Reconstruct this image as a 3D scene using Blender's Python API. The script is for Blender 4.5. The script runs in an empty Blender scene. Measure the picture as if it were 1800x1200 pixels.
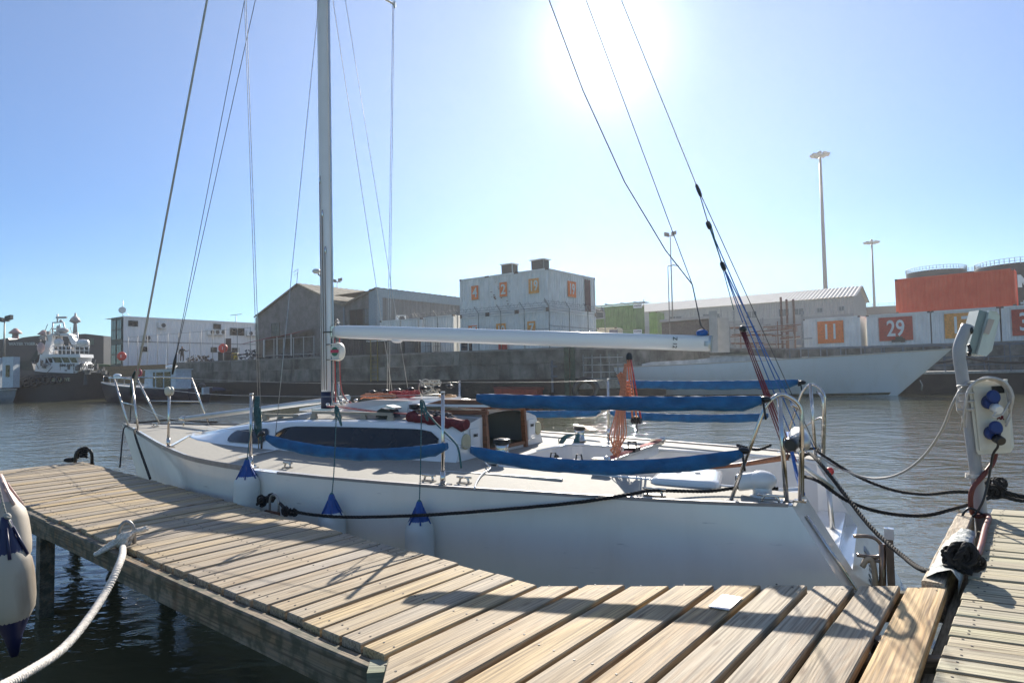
import bpy, bmesh, math, random
from mathutils import Vector, Matrix
R = math.radians
random.seed(7)
sc = bpy.context.scene
col = sc.collection

# ------------------------------------------------------------------ camera
F_PX, PITCH, ROLL, HC = 1120.0, math.atan(51/1120), math.atan(.019), 1.8
cam = bpy.data.cameras.new('camera'); co = bpy.data.objects.new('camera', cam); col.objects.link(co)
cam.sensor_width = 36; cam.lens = 36*F_PX/1800; cam.clip_start = .05; cam.clip_end = 6000
co.matrix_world = Matrix.Translation((0, 0, HC)) @ Matrix.Rotation(math.pi/2+PITCH, 4, 'X') @ Matrix.Rotation(-ROLL, 4, 'Z')
sc.camera = co

# ------------------------------------------------------------------ sky, sun, exposure
SUN_EL_, SUN_AZ_ = R(27.6), R(9)
SUN_DIR = Vector((math.sin(SUN_AZ_)*math.cos(SUN_EL_), math.cos(SUN_AZ_)*math.cos(SUN_EL_), math.sin(SUN_EL_)))
SUN_EL = math.asin(SUN_DIR.z); SUN_AZ = math.atan2(SUN_DIR.x, SUN_DIR.y)
w = bpy.data.worlds.new('World'); sc.world = w; w.use_nodes = True
nt = w.node_tree; nt.nodes.clear()
out = nt.nodes.new('ShaderNodeOutputWorld'); bg = nt.nodes.new('ShaderNodeBackground'); sky = nt.nodes.new('ShaderNodeTexSky')
sky.sky_type = 'NISHITA'; sky.sun_disc = False; sky.sun_elevation = SUN_EL; sky.sun_rotation = SUN_AZ
sky.altitude = 0; sky.air_density = 1.0; sky.dust_density = 0; sky.ozone_density = 3.0
# aureole: the bright scattering round the sun that the photo shows
tc = nt.nodes.new('ShaderNodeTexCoord'); dot = nt.nodes.new('ShaderNodeVectorMath'); dot.operation = 'DOT_PRODUCT'
dot.inputs[1].default_value = SUN_DIR; nt.links.new(tc.outputs['Generated'], dot.inputs[0])
def wm(op, a, b):
    n = nt.nodes.new('ShaderNodeMath'); n.operation = op
    for i, v in enumerate((a, b)):
        if isinstance(v, (int, float)): n.inputs[i].default_value = v
        else: nt.links.new(v, n.inputs[i])
    return n.outputs[0]
cl = wm('MAXIMUM', dot.outputs['Value'], 0.0)
g1 = wm('MULTIPLY', wm('POWER', cl, 5.0), .5)
g2 = wm('MULTIPLY', wm('POWER', cl, 7.0), .9)
g3 = wm('MULTIPLY', wm('POWER', cl, 260.0), 6.0)
gs = wm('ADD', wm('ADD', wm('ADD', g1, g2), g3), 1.2)
gc = nt.nodes.new('ShaderNodeVectorMath'); gc.operation = 'SCALE'; gc.inputs[0].default_value = (.86, .93, .86); nt.links.new(gs, gc.inputs['Scale'])
ad = nt.nodes.new('ShaderNodeVectorMath'); ad.operation = 'ADD'
hs = nt.nodes.new('ShaderNodeHueSaturation'); hs.inputs['Saturation'].default_value = 1.6; nt.links.new(sky.outputs[0], hs.inputs['Color']); tn = nt.nodes.new('ShaderNodeVectorMath'); tn.operation = 'MULTIPLY'; tn.inputs[1].default_value = (.36, .53, .68); nt.links.new(hs.outputs[0], tn.inputs[0]); nt.links.new(tn.outputs[0], ad.inputs[0]); nt.links.new(gc.outputs[0], ad.inputs[1])
nt.links.new(ad.outputs[0], bg.inputs[0]); bg.inputs[1].default_value = .05
nt.links.new(bg.outputs[0], out.inputs[0])
sl = bpy.data.lights.new('sun', 'SUN'); sl.energy = 3.1; sl.angle = R(.53); sl.color = (1, .93, .82)
so = bpy.data.objects.new('sun', sl); col.objects.link(so)
so.rotation_euler = (-SUN_DIR).to_track_quat('-Z', 'Y').to_euler(); so.location = (10, 40, 30)
sc.view_settings.view_transform = 'Standard'; sc.view_settings.look = 'None'
sc.view_settings.gamma = 1; sc.view_settings.exposure = 1.62; sc.view_settings.use_curve_mapping = False
sc.cycles.max_bounces = 8; sc.cycles.caustics_reflective = False; sc.cycles.caustics_refractive = False

# ------------------------------------------------------------------ measuring: sight lines met with real planes of the place
CAM = Vector((0, 0, HC)); _c, _s = math.cos(PITCH), math.sin(PITCH); _cr, _sr = math.cos(ROLL), math.sin(ROLL)
def ray(px, py):
    x, y = px-900, 600-py
    xr, yr = (x*_cr+y*_sr)/F_PX, (-x*_sr+y*_cr)/F_PX
    return Vector((xr, _c-yr*_s, _s+yr*_c))
def pz(px, py, z): d = ray(px, py); return CAM+d*((z-HC)/d.z)
def py_(px, py, Y): d = ray(px, py); return CAM+d*(Y/d.y)
def pl(px, py, P, N): d = ray(px, py); N = Vector(N); return CAM+d*((Vector(P)-CAM).dot(N)/d.dot(N))

# ------------------------------------------------------------------ materials
MC = {}
def M(name, c=(.5, .5, .5), rough=.5, metal=0, var=.12, scale=6, c2=None, bump=0, bscale=30, stretch=None, coat=0, trans=0, emit=0, alpha=1, detail=6, thr=None):
    if name in MC: return MC[name]
    m = bpy.data.materials.new(name); m.use_nodes = True; n = m.node_tree; b = n.nodes['Principled BSDF']; L = n.links
    b.inputs['Roughness'].default_value = rough; b.inputs['Metallic'].default_value = metal
    b.inputs['Coat Weight'].default_value = coat; b.inputs['Transmission Weight'].default_value = trans
    t = n.nodes.new('ShaderNodeTexCoord'); oi = n.nodes.new('ShaderNodeObjectInfo')
    mp = n.nodes.new('ShaderNodeMapping'); L.new(t.outputs['Object'], mp.inputs[0])
    if stretch: mp.inputs['Scale'].default_value = stretch
    cx = n.nodes.new('ShaderNodeCombineXYZ'); mu = n.nodes.new('ShaderNodeMath'); mu.operation = 'MULTIPLY'; mu.inputs[1].default_value = 37
    L.new(oi.outputs['Random'], mu.inputs[0]); L.new(mu.outputs[0], cx.inputs[0]); L.new(mu.outputs[0], cx.inputs[2]); L.new(cx.outputs[0], mp.inputs[1])
    nz = n.nodes.new('ShaderNodeTexNoise'); nz.inputs['Scale'].default_value = scale; nz.inputs['Detail'].default_value = detail; L.new(mp.outputs[0], nz.inputs[0])
    rp = n.nodes.new('ShaderNodeValToRGB'); L.new(nz.outputs[0], rp.inputs[0])
    lo, hi = thr or (.3, .7)
    rp.color_ramp.elements[0].position = lo; rp.color_ramp.elements[1].position = hi
    a = [max(0, x*(1-var)) for x in c]; d = list(c2) if c2 else [min(1, x*(1+var)) for x in c]
    rp.color_ramp.elements[0].color = (*a, 1); rp.color_ramp.elements[1].color = (*d, 1)
    L.new(rp.outputs[0], b.inputs['Base Color'])
    rr = n.nodes.new('ShaderNodeMapRange'); rr.inputs[3].default_value = max(.02, rough-.08); rr.inputs[4].default_value = min(1, rough+.08)
    L.new(nz.outputs[0], rr.inputs[0]); L.new(rr.outputs[0], b.inputs['Roughness'])
    if bump:
        n2 = n.nodes.new('ShaderNodeTexNoise'); n2.inputs['Scale'].default_value = bscale; n2.inputs['Detail'].default_value = 4; L.new(mp.outputs[0], n2.inputs[0])
        bp = n.nodes.new('ShaderNodeBump'); bp.inputs['Strength'].default_value = 1; bp.inputs['Distance'].default_value = bump
        L.new(n2.outputs[0], bp.inputs['Height']); L.new(bp.outputs[0], b.inputs['Normal'])
    MC[name] = m; return m
def wood_mat(name, tones, grain=(.7, 30, 30), ringc=.5, rough=.75, moss=None):
    """sawn timber: grain along local X, rings bent round knots, greyed patches, each board its own tone"""
    m = bpy.data.materials.new(name); m.use_nodes = True; n = m.node_tree; b = n.nodes['Principled BSDF']; L = n.links
    t = n.nodes.new('ShaderNodeTexCoord'); oi = n.nodes.new('ShaderNodeObjectInfo')
    off = n.nodes.new('ShaderNodeVectorMath'); off.operation = 'SCALE'; off.inputs[0].default_value = (31, 17, 53); L.new(oi.outputs['Random'], off.inputs['Scale'])
    ad = n.nodes.new('ShaderNodeVectorMath'); L.new(t.outputs['Object'], ad.inputs[0]); L.new(off.outputs[0], ad.inputs[1])
    def noise(sc3, scale, det=5, dist=0):
        mp = n.nodes.new('ShaderNodeMapping'); mp.inputs['Scale'].default_value = sc3; L.new(ad.outputs[0], mp.inputs[0])
        z = n.nodes.new('ShaderNodeTexNoise'); z.inputs['Scale'].default_value = scale; z.inputs['Detail'].default_value = det; z.inputs['Distortion'].default_value = dist
        L.new(mp.outputs[0], z.inputs[0]); return z.outputs[0]
    def ramp(src, st):
        r = n.nodes.new('ShaderNodeValToRGB'); L.new(src, r.inputs[0]); e = r.color_ramp.elements
        while len(e) < len(st): e.new(.5)
        for i, (p, c) in enumerate(st): e[i].position = p; e[i].color = (*c, 1)
        return r.outputs[0]
    def mix(f, a, c, mode='MIX'):
        x = n.nodes.new('ShaderNodeMix'); x.data_type = 'RGBA'; x.blend_type = mode
        if isinstance(f, float): x.inputs[0].default_value = f
        else: L.new(f, x.inputs[0])
        for k, v in ((6, a), (7, c)):
            if isinstance(v, tuple): x.inputs[k].default_value = (*v, 1)
            else: L.new(v, x.inputs[k])
        return x.outputs[2]
    base = ramp(oi.outputs['Random'], [(i/(len(tones)-1), c) for i, c in enumerate(tones)])
    # growth rings: a sine of (cross position + slow warp)
    sx = n.nodes.new('ShaderNodeSeparateXYZ'); L.new(ad.outputs[0], sx.inputs[0])
    warp = noise((.9, 5, 5), 1.0, 2)
    def mt(op, a, c):
        q = n.nodes.new('ShaderNodeMath'); q.operation = op
        for i, v in enumerate((a, c)):
            if v is None: continue
            if isinstance(v, (int, float)): q.inputs[i].default_value = v
            else: L.new(v, q.inputs[i])
        return q.outputs[0]
    ph = mt('ADD', mt('MULTIPLY', sx.outputs[1], 260), mt('MULTIPLY', warp, 95))
    ring = mt('ADD', mt('MULTIPLY', mt('SINE', ph, None), .5), .5)
    ringf = mt('MULTIPLY', mt('MULTIPLY', ring, ringc), ramp(noise((.6, 4, 4), 1.5, 2), [(.38, (0, 0, 0)), (.62, (1, 1, 1))]))
    fine = ramp(noise(grain, 3.5, 6), [(.34, (.42, .39, .36)), (.60, (1.14, 1.12, 1.08))])
    c = mix(ringf, base, (.30, .165, .065))
    c = mix(1.0, c, fine, 'MULTIPLY')
    grey = ramp(noise((.8, 5, 5), 1.7, 5), [(.42, (0, 0, 0)), (.66, (1, 1, 1))])
    c = mix(mt('MULTIPLY', grey, .38), c, (.33, .30, .26))
    # knots
    mp = n.nodes.new('ShaderNodeMapping'); mp.inputs['Scale'].default_value = (1.6, 6.5, 1); L.new(ad.outputs[0], mp.inputs[0])
    vo = n.nodes.new('ShaderNodeTexVoronoi'); vo.inputs['Scale'].default_value = 1.0; vo.voronoi_dimensions = '2D'; L.new(mp.outputs[0], vo.inputs[0])
    kn = ramp(vo.outputs['Distance'], [(.0, (1, 1, 1)), (.035, (.7, .7, .7)), (.075, (0, 0, 0))])
    c = mix(mt('MULTIPLY', kn, .75), c, (.13, .075, .04))
    if moss:
        ms = ramp(noise((1, 1, 1), 14, 8), [(.45, (0, 0, 0)), (.6, (1, 1, 1))]); c = mix(mt('MULTIPLY', ms, .8), c, moss)
    L.new(c, b.inputs['Base Color']); b.inputs['Roughness'].default_value = rough; b.inputs['Specular IOR Level'].default_value = .35
    bp = n.nodes.new('ShaderNodeBump'); bp.inputs['Strength'].default_value = .8; bp.inputs['Distance'].default_value = .0018
    L.new(mt('ADD', noise(grain, 5, 6), mt('MULTIPLY', ring, .25)), bp.inputs['Height']); L.new(bp.outputs[0], b.inputs['Normal'])
    MC[name] = m; return m

def overlay(m, colr, amt, scale, stretch=(1, 1, 1), thr=(.5, .75), zmask=None):
    """adds a second layer of shaped wear (streaks, stains) over a material's colour"""
    n = m.node_tree; L = n.links; b = n.nodes['Principled BSDF']; src = b.inputs['Base Color'].links[0].from_socket
    t = n.nodes.new('ShaderNodeTexCoord'); mp = n.nodes.new('ShaderNodeMapping'); mp.inputs['Scale'].default_value = stretch; L.new(t.outputs['Object'], mp.inputs[0])
    z = n.nodes.new('ShaderNodeTexNoise'); z.inputs['Scale'].default_value = scale; z.inputs['Detail'].default_value = 9; z.inputs['Roughness'].default_value = .62; L.new(mp.outputs[0], z.inputs[0])
    r = n.nodes.new('ShaderNodeMapRange'); r.inputs[1].default_value = thr[0]; r.inputs[2].default_value = thr[1]; r.inputs[4].default_value = amt; L.new(z.outputs[0], r.inputs[0]); f = r.outputs[0]
    if zmask:
        s = n.nodes.new('ShaderNodeSeparateXYZ'); L.new(t.outputs['Object'], s.inputs[0]); q = n.nodes.new('ShaderNodeMapRange'); q.inputs[1].default_value = zmask[0]; q.inputs[2].default_value = zmask[1]; L.new(s.outputs[2], q.inputs[0])
        k = n.nodes.new('ShaderNodeMath'); k.operation = 'MULTIPLY'; L.new(q.outputs[0], k.inputs[0]); L.new(f, k.inputs[1]); f = k.outputs[0]
    x = n.nodes.new('ShaderNodeMix'); x.data_type = 'RGBA'; L.new(f, x.inputs[0]); L.new(src, x.inputs[6]); x.inputs[7].default_value = (*colr, 1); L.new(x.outputs[2], b.inputs['Base Color']); return m

# ------------------------------------------------------------------ mesh collector
class MB:
    def __init__(s): s.v = []; s.f = []; s.m = []; s.sm = []; s.mi = 0
    def pv(s, *P):
        i = len(s.v); s.v += [Vector(p) for p in P]; return range(i, i+len(P))
    def poly(s, P, smooth=False): s.f.append(tuple(s.pv(*P))); s.m.append(s.mi); s.sm.append(smooth); return s
    def fc(s, idx, smooth=False): s.f.append(tuple(idx)); s.m.append(s.mi); s.sm.append(smooth)
    def ob(s, O, X, Y, Z):
        """box from a corner and three edge vectors"""
        O, X, Y, Z = map(Vector, (O, X, Y, Z))
        i = s.pv(O, O+X, O+X+Y, O+Y, O+Z, O+X+Z, O+X+Y+Z, O+Y+Z)
        fl = X.cross(Y).dot(Z) < 0
        for q in ((3, 2, 1, 0), (4, 5, 6, 7), (0, 1, 5, 4), (1, 2, 6, 5), (2, 3, 7, 6), (3, 0, 4, 7)):
            q = [i[k] for k in q]; s.fc(q[::-1] if fl else q)
        return s
    def box(s, c, d, rz=0):
        c = Vector(c); m = Matrix.Rotation(rz, 3, 'Z'); X, Y, Z = m@Vector((d[0], 0, 0)), m@Vector((0, d[1], 0)), Vector((0, 0, d[2]))
        return s.ob(c-(X+Y+Z)/2, X, Y, Z)
    def grid(s, rows, closed=False, smooth=True, flip=False):
        n = len(rows[0]); idx = [s.pv(*r) for r in rows]
        for a in range(len(rows)-1):
            for b in range(n if closed else n-1):
                q = [idx[a][b], idx[a][(b+1) % n], idx[a+1][(b+1) % n], idx[a+1][b]]
                s.fc(q[::-1] if flip else q, smooth)
        return idx
    def tube(s, P, r, n=8, caps=True, ry=None, tw=0, up=None):
        P = [Vector(p) for p in P]; k = len(P); rr = r if isinstance(r, (list, tuple)) else [r]*k
        T = [(P[min(i+1, k-1)]-P[max(i-1, 0)]).normalized() for i in range(k)]
        u = Vector(up) if up else (Vector((0, 0, 1)) if abs(T[0].z) < .9 else Vector((1, 0, 0)))
        u = (u-T[0]*u.dot(T[0])).normalized(); rows = []
        for i in range(k):
            if up: u = Vector(up)
            u = (u-T[i]*u.dot(T[i])).normalized(); v = T[i].cross(u)
            q = rr[i]; qy = q if ry is None else (ry[i] if isinstance(ry, (list, tuple)) else ry)
            rows.append([P[i]+v*math.cos(2*math.pi*j/n)*q+u*math.sin(2*math.pi*j/n)*qy for j in range(n)])
        ix = s.grid(rows, closed=True)
        if caps: s.fc(list(ix[0])[::-1]); s.fc(list(ix[-1]))
        return s
    def lathe(s, O, ax, prof, n=16, up=None, caps=True):
        """profile: list of (distance along axis, radius)"""
        O, ax = Vector(O), Vector(ax).normalized(); u = ax.orthogonal().normalized(); v = ax.cross(u)
        rows = [[O+ax*h+(u*math.cos(2*math.pi*j/n)+v*math.sin(2*math.pi*j/n))*max(r, 1e-4) for j in range(n)] for h, r in prof]
        ix = s.grid(rows, closed=True)
        if caps: s.fc(list(ix[0])[::-1]); s.fc(list(ix[-1]))
        return s
    def ell(s, c, d, n=12, k=8):
        c = Vector(c); rows = []
        for a in range(k+1):
            t = math.pi*a/k; rows.append([c+Vector((math.sin(t)*math.cos(2*math.pi*j/n)*d[0], math.sin(t)*math.sin(2*math.pi*j/n)*d[1], -math.cos(t)*d[2])) for j in range(n)])
        s.grid(rows, closed=True); return s
    def prism(s, P, Z, smooth=False):
        """polygon extruded along Z vector"""
        P = [Vector(p) for p in P]; Z = Vector(Z); n = len(P); a = s.pv(*P); b = s.pv(*[p+Z for p in P])
        nrm = sum(((P[i]-P[0]).cross(P[(i+1) % n]-P[0]) for i in range(n)), Vector()); fl = nrm.dot(Z) < 0
        A, B = (list(a), list(b)) if fl else (list(a)[::-1], list(b))
        if fl: B = B[::-1]
        s.fc(A); s.fc(B)
        for i in range(n):
            j = (i+1) % n; q = (a[i], a[j], b[j], b[i]); s.fc(q[::-1] if fl else q, smooth)
        return s
    def build(s, name, mats, parent=None, loc=None, **props):
        me = bpy.data.meshes.new(name); O = Vector(loc) if loc is not None else Vector((0, 0, 0))
        me.from_pydata([tuple(v-O) for v in s.v], [], s.f)
        for m in (mats if isinstance(mats, (list, tuple)) else [mats]): me.materials.append(m)
        me.polygons.foreach_set('material_index', s.m); me.polygons.foreach_set('use_smooth', s.sm); me.validate(); me.update()
        o = bpy.data.objects.new(name, me); col.objects.link(o); o.location = O
        if parent: o.parent = parent
        for k, v in props.items(): o[k] = v
        return o
def thing(name, label, cat, loc=(0, 0, 0), group=None, rot=0):
    o = bpy.data.objects.new(name, None); o.empty_display_size = .2; col.objects.link(o); o.location = loc; o.rotation_euler.z = rot
    o['label'] = label; o['category'] = cat
    if group: o['group'] = group
    return o
def tag(o, label, cat, group=None):
    o['label'] = label; o['category'] = cat
    if group: o['group'] = group
    return o
def adopt(o, root):
    """parent a mesh written in world coordinates to a thing"""
    o.parent = root; o.matrix_parent_inverse = Matrix.Identity(4); o.location = o.location-root.location; return o
def copy_tree(o, parent=None):
    c = o.copy(); col.objects.link(c); c.parent = parent
    for ch in o.children: copy_tree(ch, c)
    return c
def crom(P, n=8):
    P = [Vector(p) for p in P]
    if len(P) < 3: return [P[0].lerp(P[-1], i/n) for i in range(n+1)]
    Q = [P[0]*2-P[1]]+P+[P[-1]*2-P[-2]]; o = []
    for i in range(1, len(Q)-2):
        a, b, c, d = Q[i-1:i+3]
        for k in range(n):
            t = k/n; o.append(.5*((2*b)+(c-a)*t+(2*a-5*b+4*c-d)*t*t+(3*b-a-3*c+d)*t**3))
    return o+[P[-1]]
def sagline(A, B, s, n=16):
    A, B = Vector(A), Vector(B); return [A.lerp(B, i/n)-Vector((0, 0, 4*s*(i/n)*(1-i/n))) for i in range(n+1)]
def resample(P, step):
    o = [P[0]]; acc = 0
    for a, b in zip(P, P[1:]):
        l = (b-a).length
        if l < 1e-6: continue
        t = step-acc
        while t <= l: o.append(a.lerp(b, t/l)); t += step
        acc = (acc+l) % step
    return o+[P[-1]]
def laid(mb, P, r, pitch=None, strands=3, n=5, step=None):
    """a rope of twisted strands along a path"""
    pitch = pitch or r*7; P = resample([Vector(p) for p in P], step or pitch/8); k = len(P)
    T = [(P[min(i+1, k-1)]-P[max(i-1, 0)]).normalized() for i in range(k)]
    u = T[0].orthogonal().normalized(); fr = []; d = 0
    for i in range(k):
        u = (u-T[i]*u.dot(T[i])).normalized(); fr.append((u.copy(), T[i].cross(u), d)); d += (P[min(i+1, k-1)]-P[i]).length
    for q in range(strands):
        mb.tube([P[i]+(fr[i][0]*math.cos(2*math.pi*(fr[i][2]/pitch+q/strands))+fr[i][1]*math.sin(2*math.pi*(fr[i][2]/pitch+q/strands)))*r*.5 for i in range(k)], r*.56, n)
    return mb
def text(body, size, mat, name, parent, O, X, Y, depth=.004, align='CENTER', sx=1.0, bold=0.0):
    """raised lettering: O centre, X reading direction, Y up"""
    cu = bpy.data.curves.new(name, 'FONT'); cu.body = body; cu.size = size; cu.align_x = align; cu.align_y = 'CENTER'; cu.extrude = depth; cu.offset = bold; cu.resolution_u = 3
    t = bpy.data.objects.new('tmp', cu); me = bpy.data.meshes.new_from_object(t); bpy.data.objects.remove(t)
    X, Y = Vector(X).normalized(), Vector(Y).normalized(); Z = X.cross(Y).normalized(); Y = Z.cross(X)
    m3 = Matrix((X*sx, Y, Z)).transposed()
    for v in me.vertices: v.co = Vector(O)+m3@v.co
    me.materials.clear(); me.materials.append(mat); o = bpy.data.objects.new(name, me); col.objects.link(o); o.parent = parent; return o
UP = Vector((0, 0, 1))
# ------------------------------------------------------------------ shared materials
WOODS = [(.46, .325, .17), (.41, .33, .22), (.50, .375, .215), (.34, .285, .21), (.52, .365, .17), (.40, .35, .275), (.48, .36, .20)]
m_plank = wood_mat('deck_board_wood', WOODS)
m_plank_old = wood_mat('weathered_board_wood', [(.40, .32, .215), (.33, .28, .215), (.46, .36, .215), (.36, .31, .25), (.48, .36, .19), (.38, .32, .235)], ringc=.25)
m_plank_new = wood_mat('new_pine_board', [(.56, .39, .19), (.58, .40, .2)], ringc=.75)
m_plank_green = wood_mat('treated_board_wood', [(.42, .40, .26), (.47, .44, .31), (.43, .38, .27), (.50, .45, .30)], ringc=.2)
m_beam = wood_mat('old_beam_wood', [(.20, .165, .12), (.25, .20, .14)], moss=(.07, .075, .05))
m_post = wood_mat('pile_wood', [(.13, .12, .10), (.16, .14, .11)], moss=(.05, .06, .045))
m_gel = M('white_gelcoat', (.74, .74, .725), .16, var=.03, scale=2.5, c2=(.83, .83, .82), coat=.3)
m_deck = M('sand_nonslip', (.29, .275, .24), .8, var=.1, scale=30, bump=.0006, bscale=400)
m_steel = M('polished_steel', (.62, .58, .53), .2, 1, var=.15, scale=12)
m_alu = M('anodised_alloy', (.55, .55, .54), .38, .85, var=.12, scale=5)
m_black = M('black_plastic', (.012, .012, .013), .35, var=.3)
m_blackrope = M('black_rope', (.014, .013, .013), .85, var=.5, scale=60)
m_whiterope = M('white_rope', (.62, .58, .52), .85, var=.25, scale=50)
m_greyrope = M('grey_braid', (.40, .38, .33), .85, var=.3, scale=60)
m_tealrope = M('teal_braid', (.05, .13, .14), .8, var=.4, scale=70)
m_redrope = M('red_braid', (.42, .035, .04), .8, var=.4, scale=90, c2=(.6, .12, .12))
m_maroon = M('maroon_fabric', (.13, .015, .02), .8, var=.4, scale=50)
m_orange = M('orange_braid', (.62, .20, .095), .85, var=.3, scale=80, c2=(.75, .33, .18))
m_bluerope = M('blue_braid', (.02, .10, .33), .75, var=.35, scale=80)
m_cover = M('blue_acrylic_canvas', (.014, .115, .27), .75, var=.28, scale=9, bump=.012, bscale=20, stretch=(1, 1, 1.6))
m_wire = M('rigging_wire', (.42, .41, .39), .35, .9, var=.2, scale=30)
m_dwire = M('dark_rigging', (.05, .05, .055), .5, .3, var=.2, scale=30)
m_teak = M('teak_trim', (.21, .085, .04), .5, var=.35, scale=7, stretch=(1, 8, 8))
m_teakgrey = M('greyed_teak', (.36, .31, .24), .75, var=.25, scale=7, stretch=(1, 8, 8))
m_concrete = M('quay_concrete', (.10, .095, .078), .9, var=.4, scale=.9, c2=(.27, .255, .22), bump=.03, bscale=6, detail=12); overlay(m_concrete, (.035, .04, .03), .85, 1.6, (1, 1, .35), (.50, .68)); overlay(m_concrete, (.36, .34, .30), .5, 3.5, (1, 1, .5), (.60, .75))
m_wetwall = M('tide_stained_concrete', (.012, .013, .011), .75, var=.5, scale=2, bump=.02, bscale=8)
m_yard = M('yard_ground', (.34, .32, .28), .95, var=.3, scale=.6)
m_glass = M('dark_glass', (.012, .016, .02), .05, var=.2)
m_bluenavy = M('navy_vinyl', (.012, .025, .17), .35, var=.2)
m_white = M('white_paint', (.72, .72, .70), .45, var=.08, scale=2)

# ------------------------------------------------------------------ water
def water():
    mb = MB(); mb.poly([(-420, -60, 0), (420, -60, 0), (420, 316, 0), (-420, 316, 0)])
    m = bpy.data.materials.new('harbour_water'); m.use_nodes = True; n = m.node_tree; b = n.nodes['Principled BSDF']; L = n.links
    b.inputs['Base Color'].default_value = (.095, .093, .052, 1); b.inputs['Roughness'].default_value = .035; b.inputs['IOR'].default_value = 1.37
    t = n.nodes.new('ShaderNodeTexCoord'); h = None
    for scl, st, wt, det in ((.9, (1, 1.5, 1), 1.0, 2), (3.2, (1, 1.9, 1), .36, 3), (9, (1, 1.5, 1), .12, 3), (.12, (1, 1, 1), 1.2, 2)):
        mp = n.nodes.new('ShaderNodeMapping'); mp.inputs['Scale'].default_value = st; mp.inputs['Rotation'].default_value = (0, 0, R(-12)); L.new(t.outputs['Object'], mp.inputs[0])
        z = n.nodes.new('ShaderNodeTexNoise'); z.inputs['Scale'].default_value = scl; z.inputs['Detail'].default_value = det; z.inputs['Distortion'].default_value = .6; L.new(mp.outputs[0], z.inputs[0])
        q = n.nodes.new('ShaderNodeMath'); q.operation = 'MULTIPLY'; q.inputs[1].default_value = wt; L.new(z.outputs[0], q.inputs[0])
        if h is None: h = q.outputs[0]
        else:
            a = n.nodes.new('ShaderNodeMath'); L.new(h, a.inputs[0]); L.new(q.outputs[0], a.inputs[1]); h = a.outputs[0]
    bp = n.nodes.new('ShaderNodeBump'); bp.inputs['Strength'].default_value = 1; bp.inputs['Distance'].default_value = .055
    sy_ = n.nodes.new('ShaderNodeSeparateXYZ'); L.new(t.outputs['Object'], sy_.inputs[0]); mr = n.nodes.new('ShaderNodeMapRange'); mr.inputs[1].default_value = 3.0; mr.inputs[2].default_value = 9.0; mr.inputs[3].default_value = .28; mr.inputs[4].default_value = 1.0; L.new(sy_.outputs[1], mr.inputs[0]); mh = n.nodes.new('ShaderNodeMath'); mh.operation = 'MULTIPLY'; L.new(h, mh.inputs[0]); L.new(mr.outputs[0], mh.inputs[1]); L.new(mh.outputs[0], bp.inputs['Height']); L.new(bp.outputs[0], b.inputs['Normal'])
    mb.build('water', m, kind='structure')
water()

# ------------------------------------------------------------------ timber piers
DZ = .82                                    # walking surface above the water
P2 = lambda v: Vector((v.x, v.y))
def meet(n, c, A, B):
    """point of line A-B whose offset along n equals c"""
    da, db = n.dot(A)-c, n.dot(B)-c; t = da/(da-db); return A.lerp(B, t)
nail_root = []
def board(root, poly, thick, mat, ax, z=DZ, nails=None, gap=0):
    c = sum(poly, Vector((0, 0)))/4; zz = z+random.uniform(-.0035, .0035)
    ang = math.atan2(ax.y, ax.x); m = Matrix.Rotation(-ang, 2)
    q = [m@(p-c) for p in poly]; mb = MB(); ch = .004
    top = [Vector((p.x-math.copysign(ch, p.x), p.y-math.copysign(ch, p.y), 0)) for p in q]
    mid = [Vector((p.x, p.y, -ch)) for p in q]; bot = [Vector((p.x, p.y, -thick)) for p in q]
    s2 = sum((q[i].x*q[(i+1) % 4].y-q[(i+1) % 4].x*q[i].y) for i in range(4))
    if s2 < 0: top, mid, bot = top[::-1], mid[::-1], bot[::-1]
    mb.grid([bot, mid, top], closed=True, smooth=False); mb.poly(top); mb.poly(bot[::-1])
    o = mb.build('plank', mat); o.location = (c.x, c.y, zz); o.rotation_euler = (random.uniform(-.004, .004), 0, ang+random.uniform(-.0025, .0025)); adopt(o, root)
    if nails is not None:
        d = Vector((ax.x, ax.y)).normalized(); nn = Vector((-d.y, d.x))
        L = max((p-c).dot(d) for p in poly); wdt = max((p-c).dot(nn) for p in poly)
        for sgn in (-1, 0, 1):
            for k in (-.5, .5):
                p = c+d*(sgn*(L-.07)+random.uniform(-.012, .012))+nn*(k*wdt+random.uniform(-.008, .008)); nails.append(Vector((p.x, p.y, zz+.0012)))
def nail_part(root, pts):
    mb = MB()
    for p in pts: mb.lathe(p-Vector((0, 0, .003)), UP, [(0, .0045), (.0035, .0045)], 6)
    o = mb.build('nail_heads', M('rusty_nails', (.03, .022, .018), .6), kind='stuff'); adopt(o, root)
PD = Vector((.6262, .7797)); PN = Vector((.7797, -.6262))       # boards run along PD
K = P2(pz(945, 1028, DZ)); CN = P2(pz(680, 1150, DZ))
FE = P2(pz(150, 812, DZ)); NE = P2(pz(230, 966, DZ))            # far edge, near edge of the finger
k0 = PN.dot(K)
fing = thing('finger_pier', 'long narrow grey timber finger pier running off to the left beside the white sailboat', 'pier', (-2.2, 4.1, 0))
nails = []; c = k0-.004; end = PN.dot(FE); i = 0
while c > end:
    wd = .113 if i else .118; a, b = c, c-wd
    pol = [meet(PN, a, CN, NE), meet(PN, a, K, FE), meet(PN, b, K, FE), meet(PN, b, CN, NE)]
    e = random.uniform(-.008, .012); pol[1] = pol[1]+PD*e; pol[2] = pol[2]+PD*e; e = random.uniform(-.012, .008); pol[0] = pol[0]+PD*e; pol[3] = pol[3]+PD*e
    board(fing, pol, .034, m_plank_old, PD, nails=nails); c -= wd+random.uniform(.013, .019); i += 1
nail_part(fing, nails)
NEND = meet(PN, end, CN, NE); FEND = FE.copy()
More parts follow.
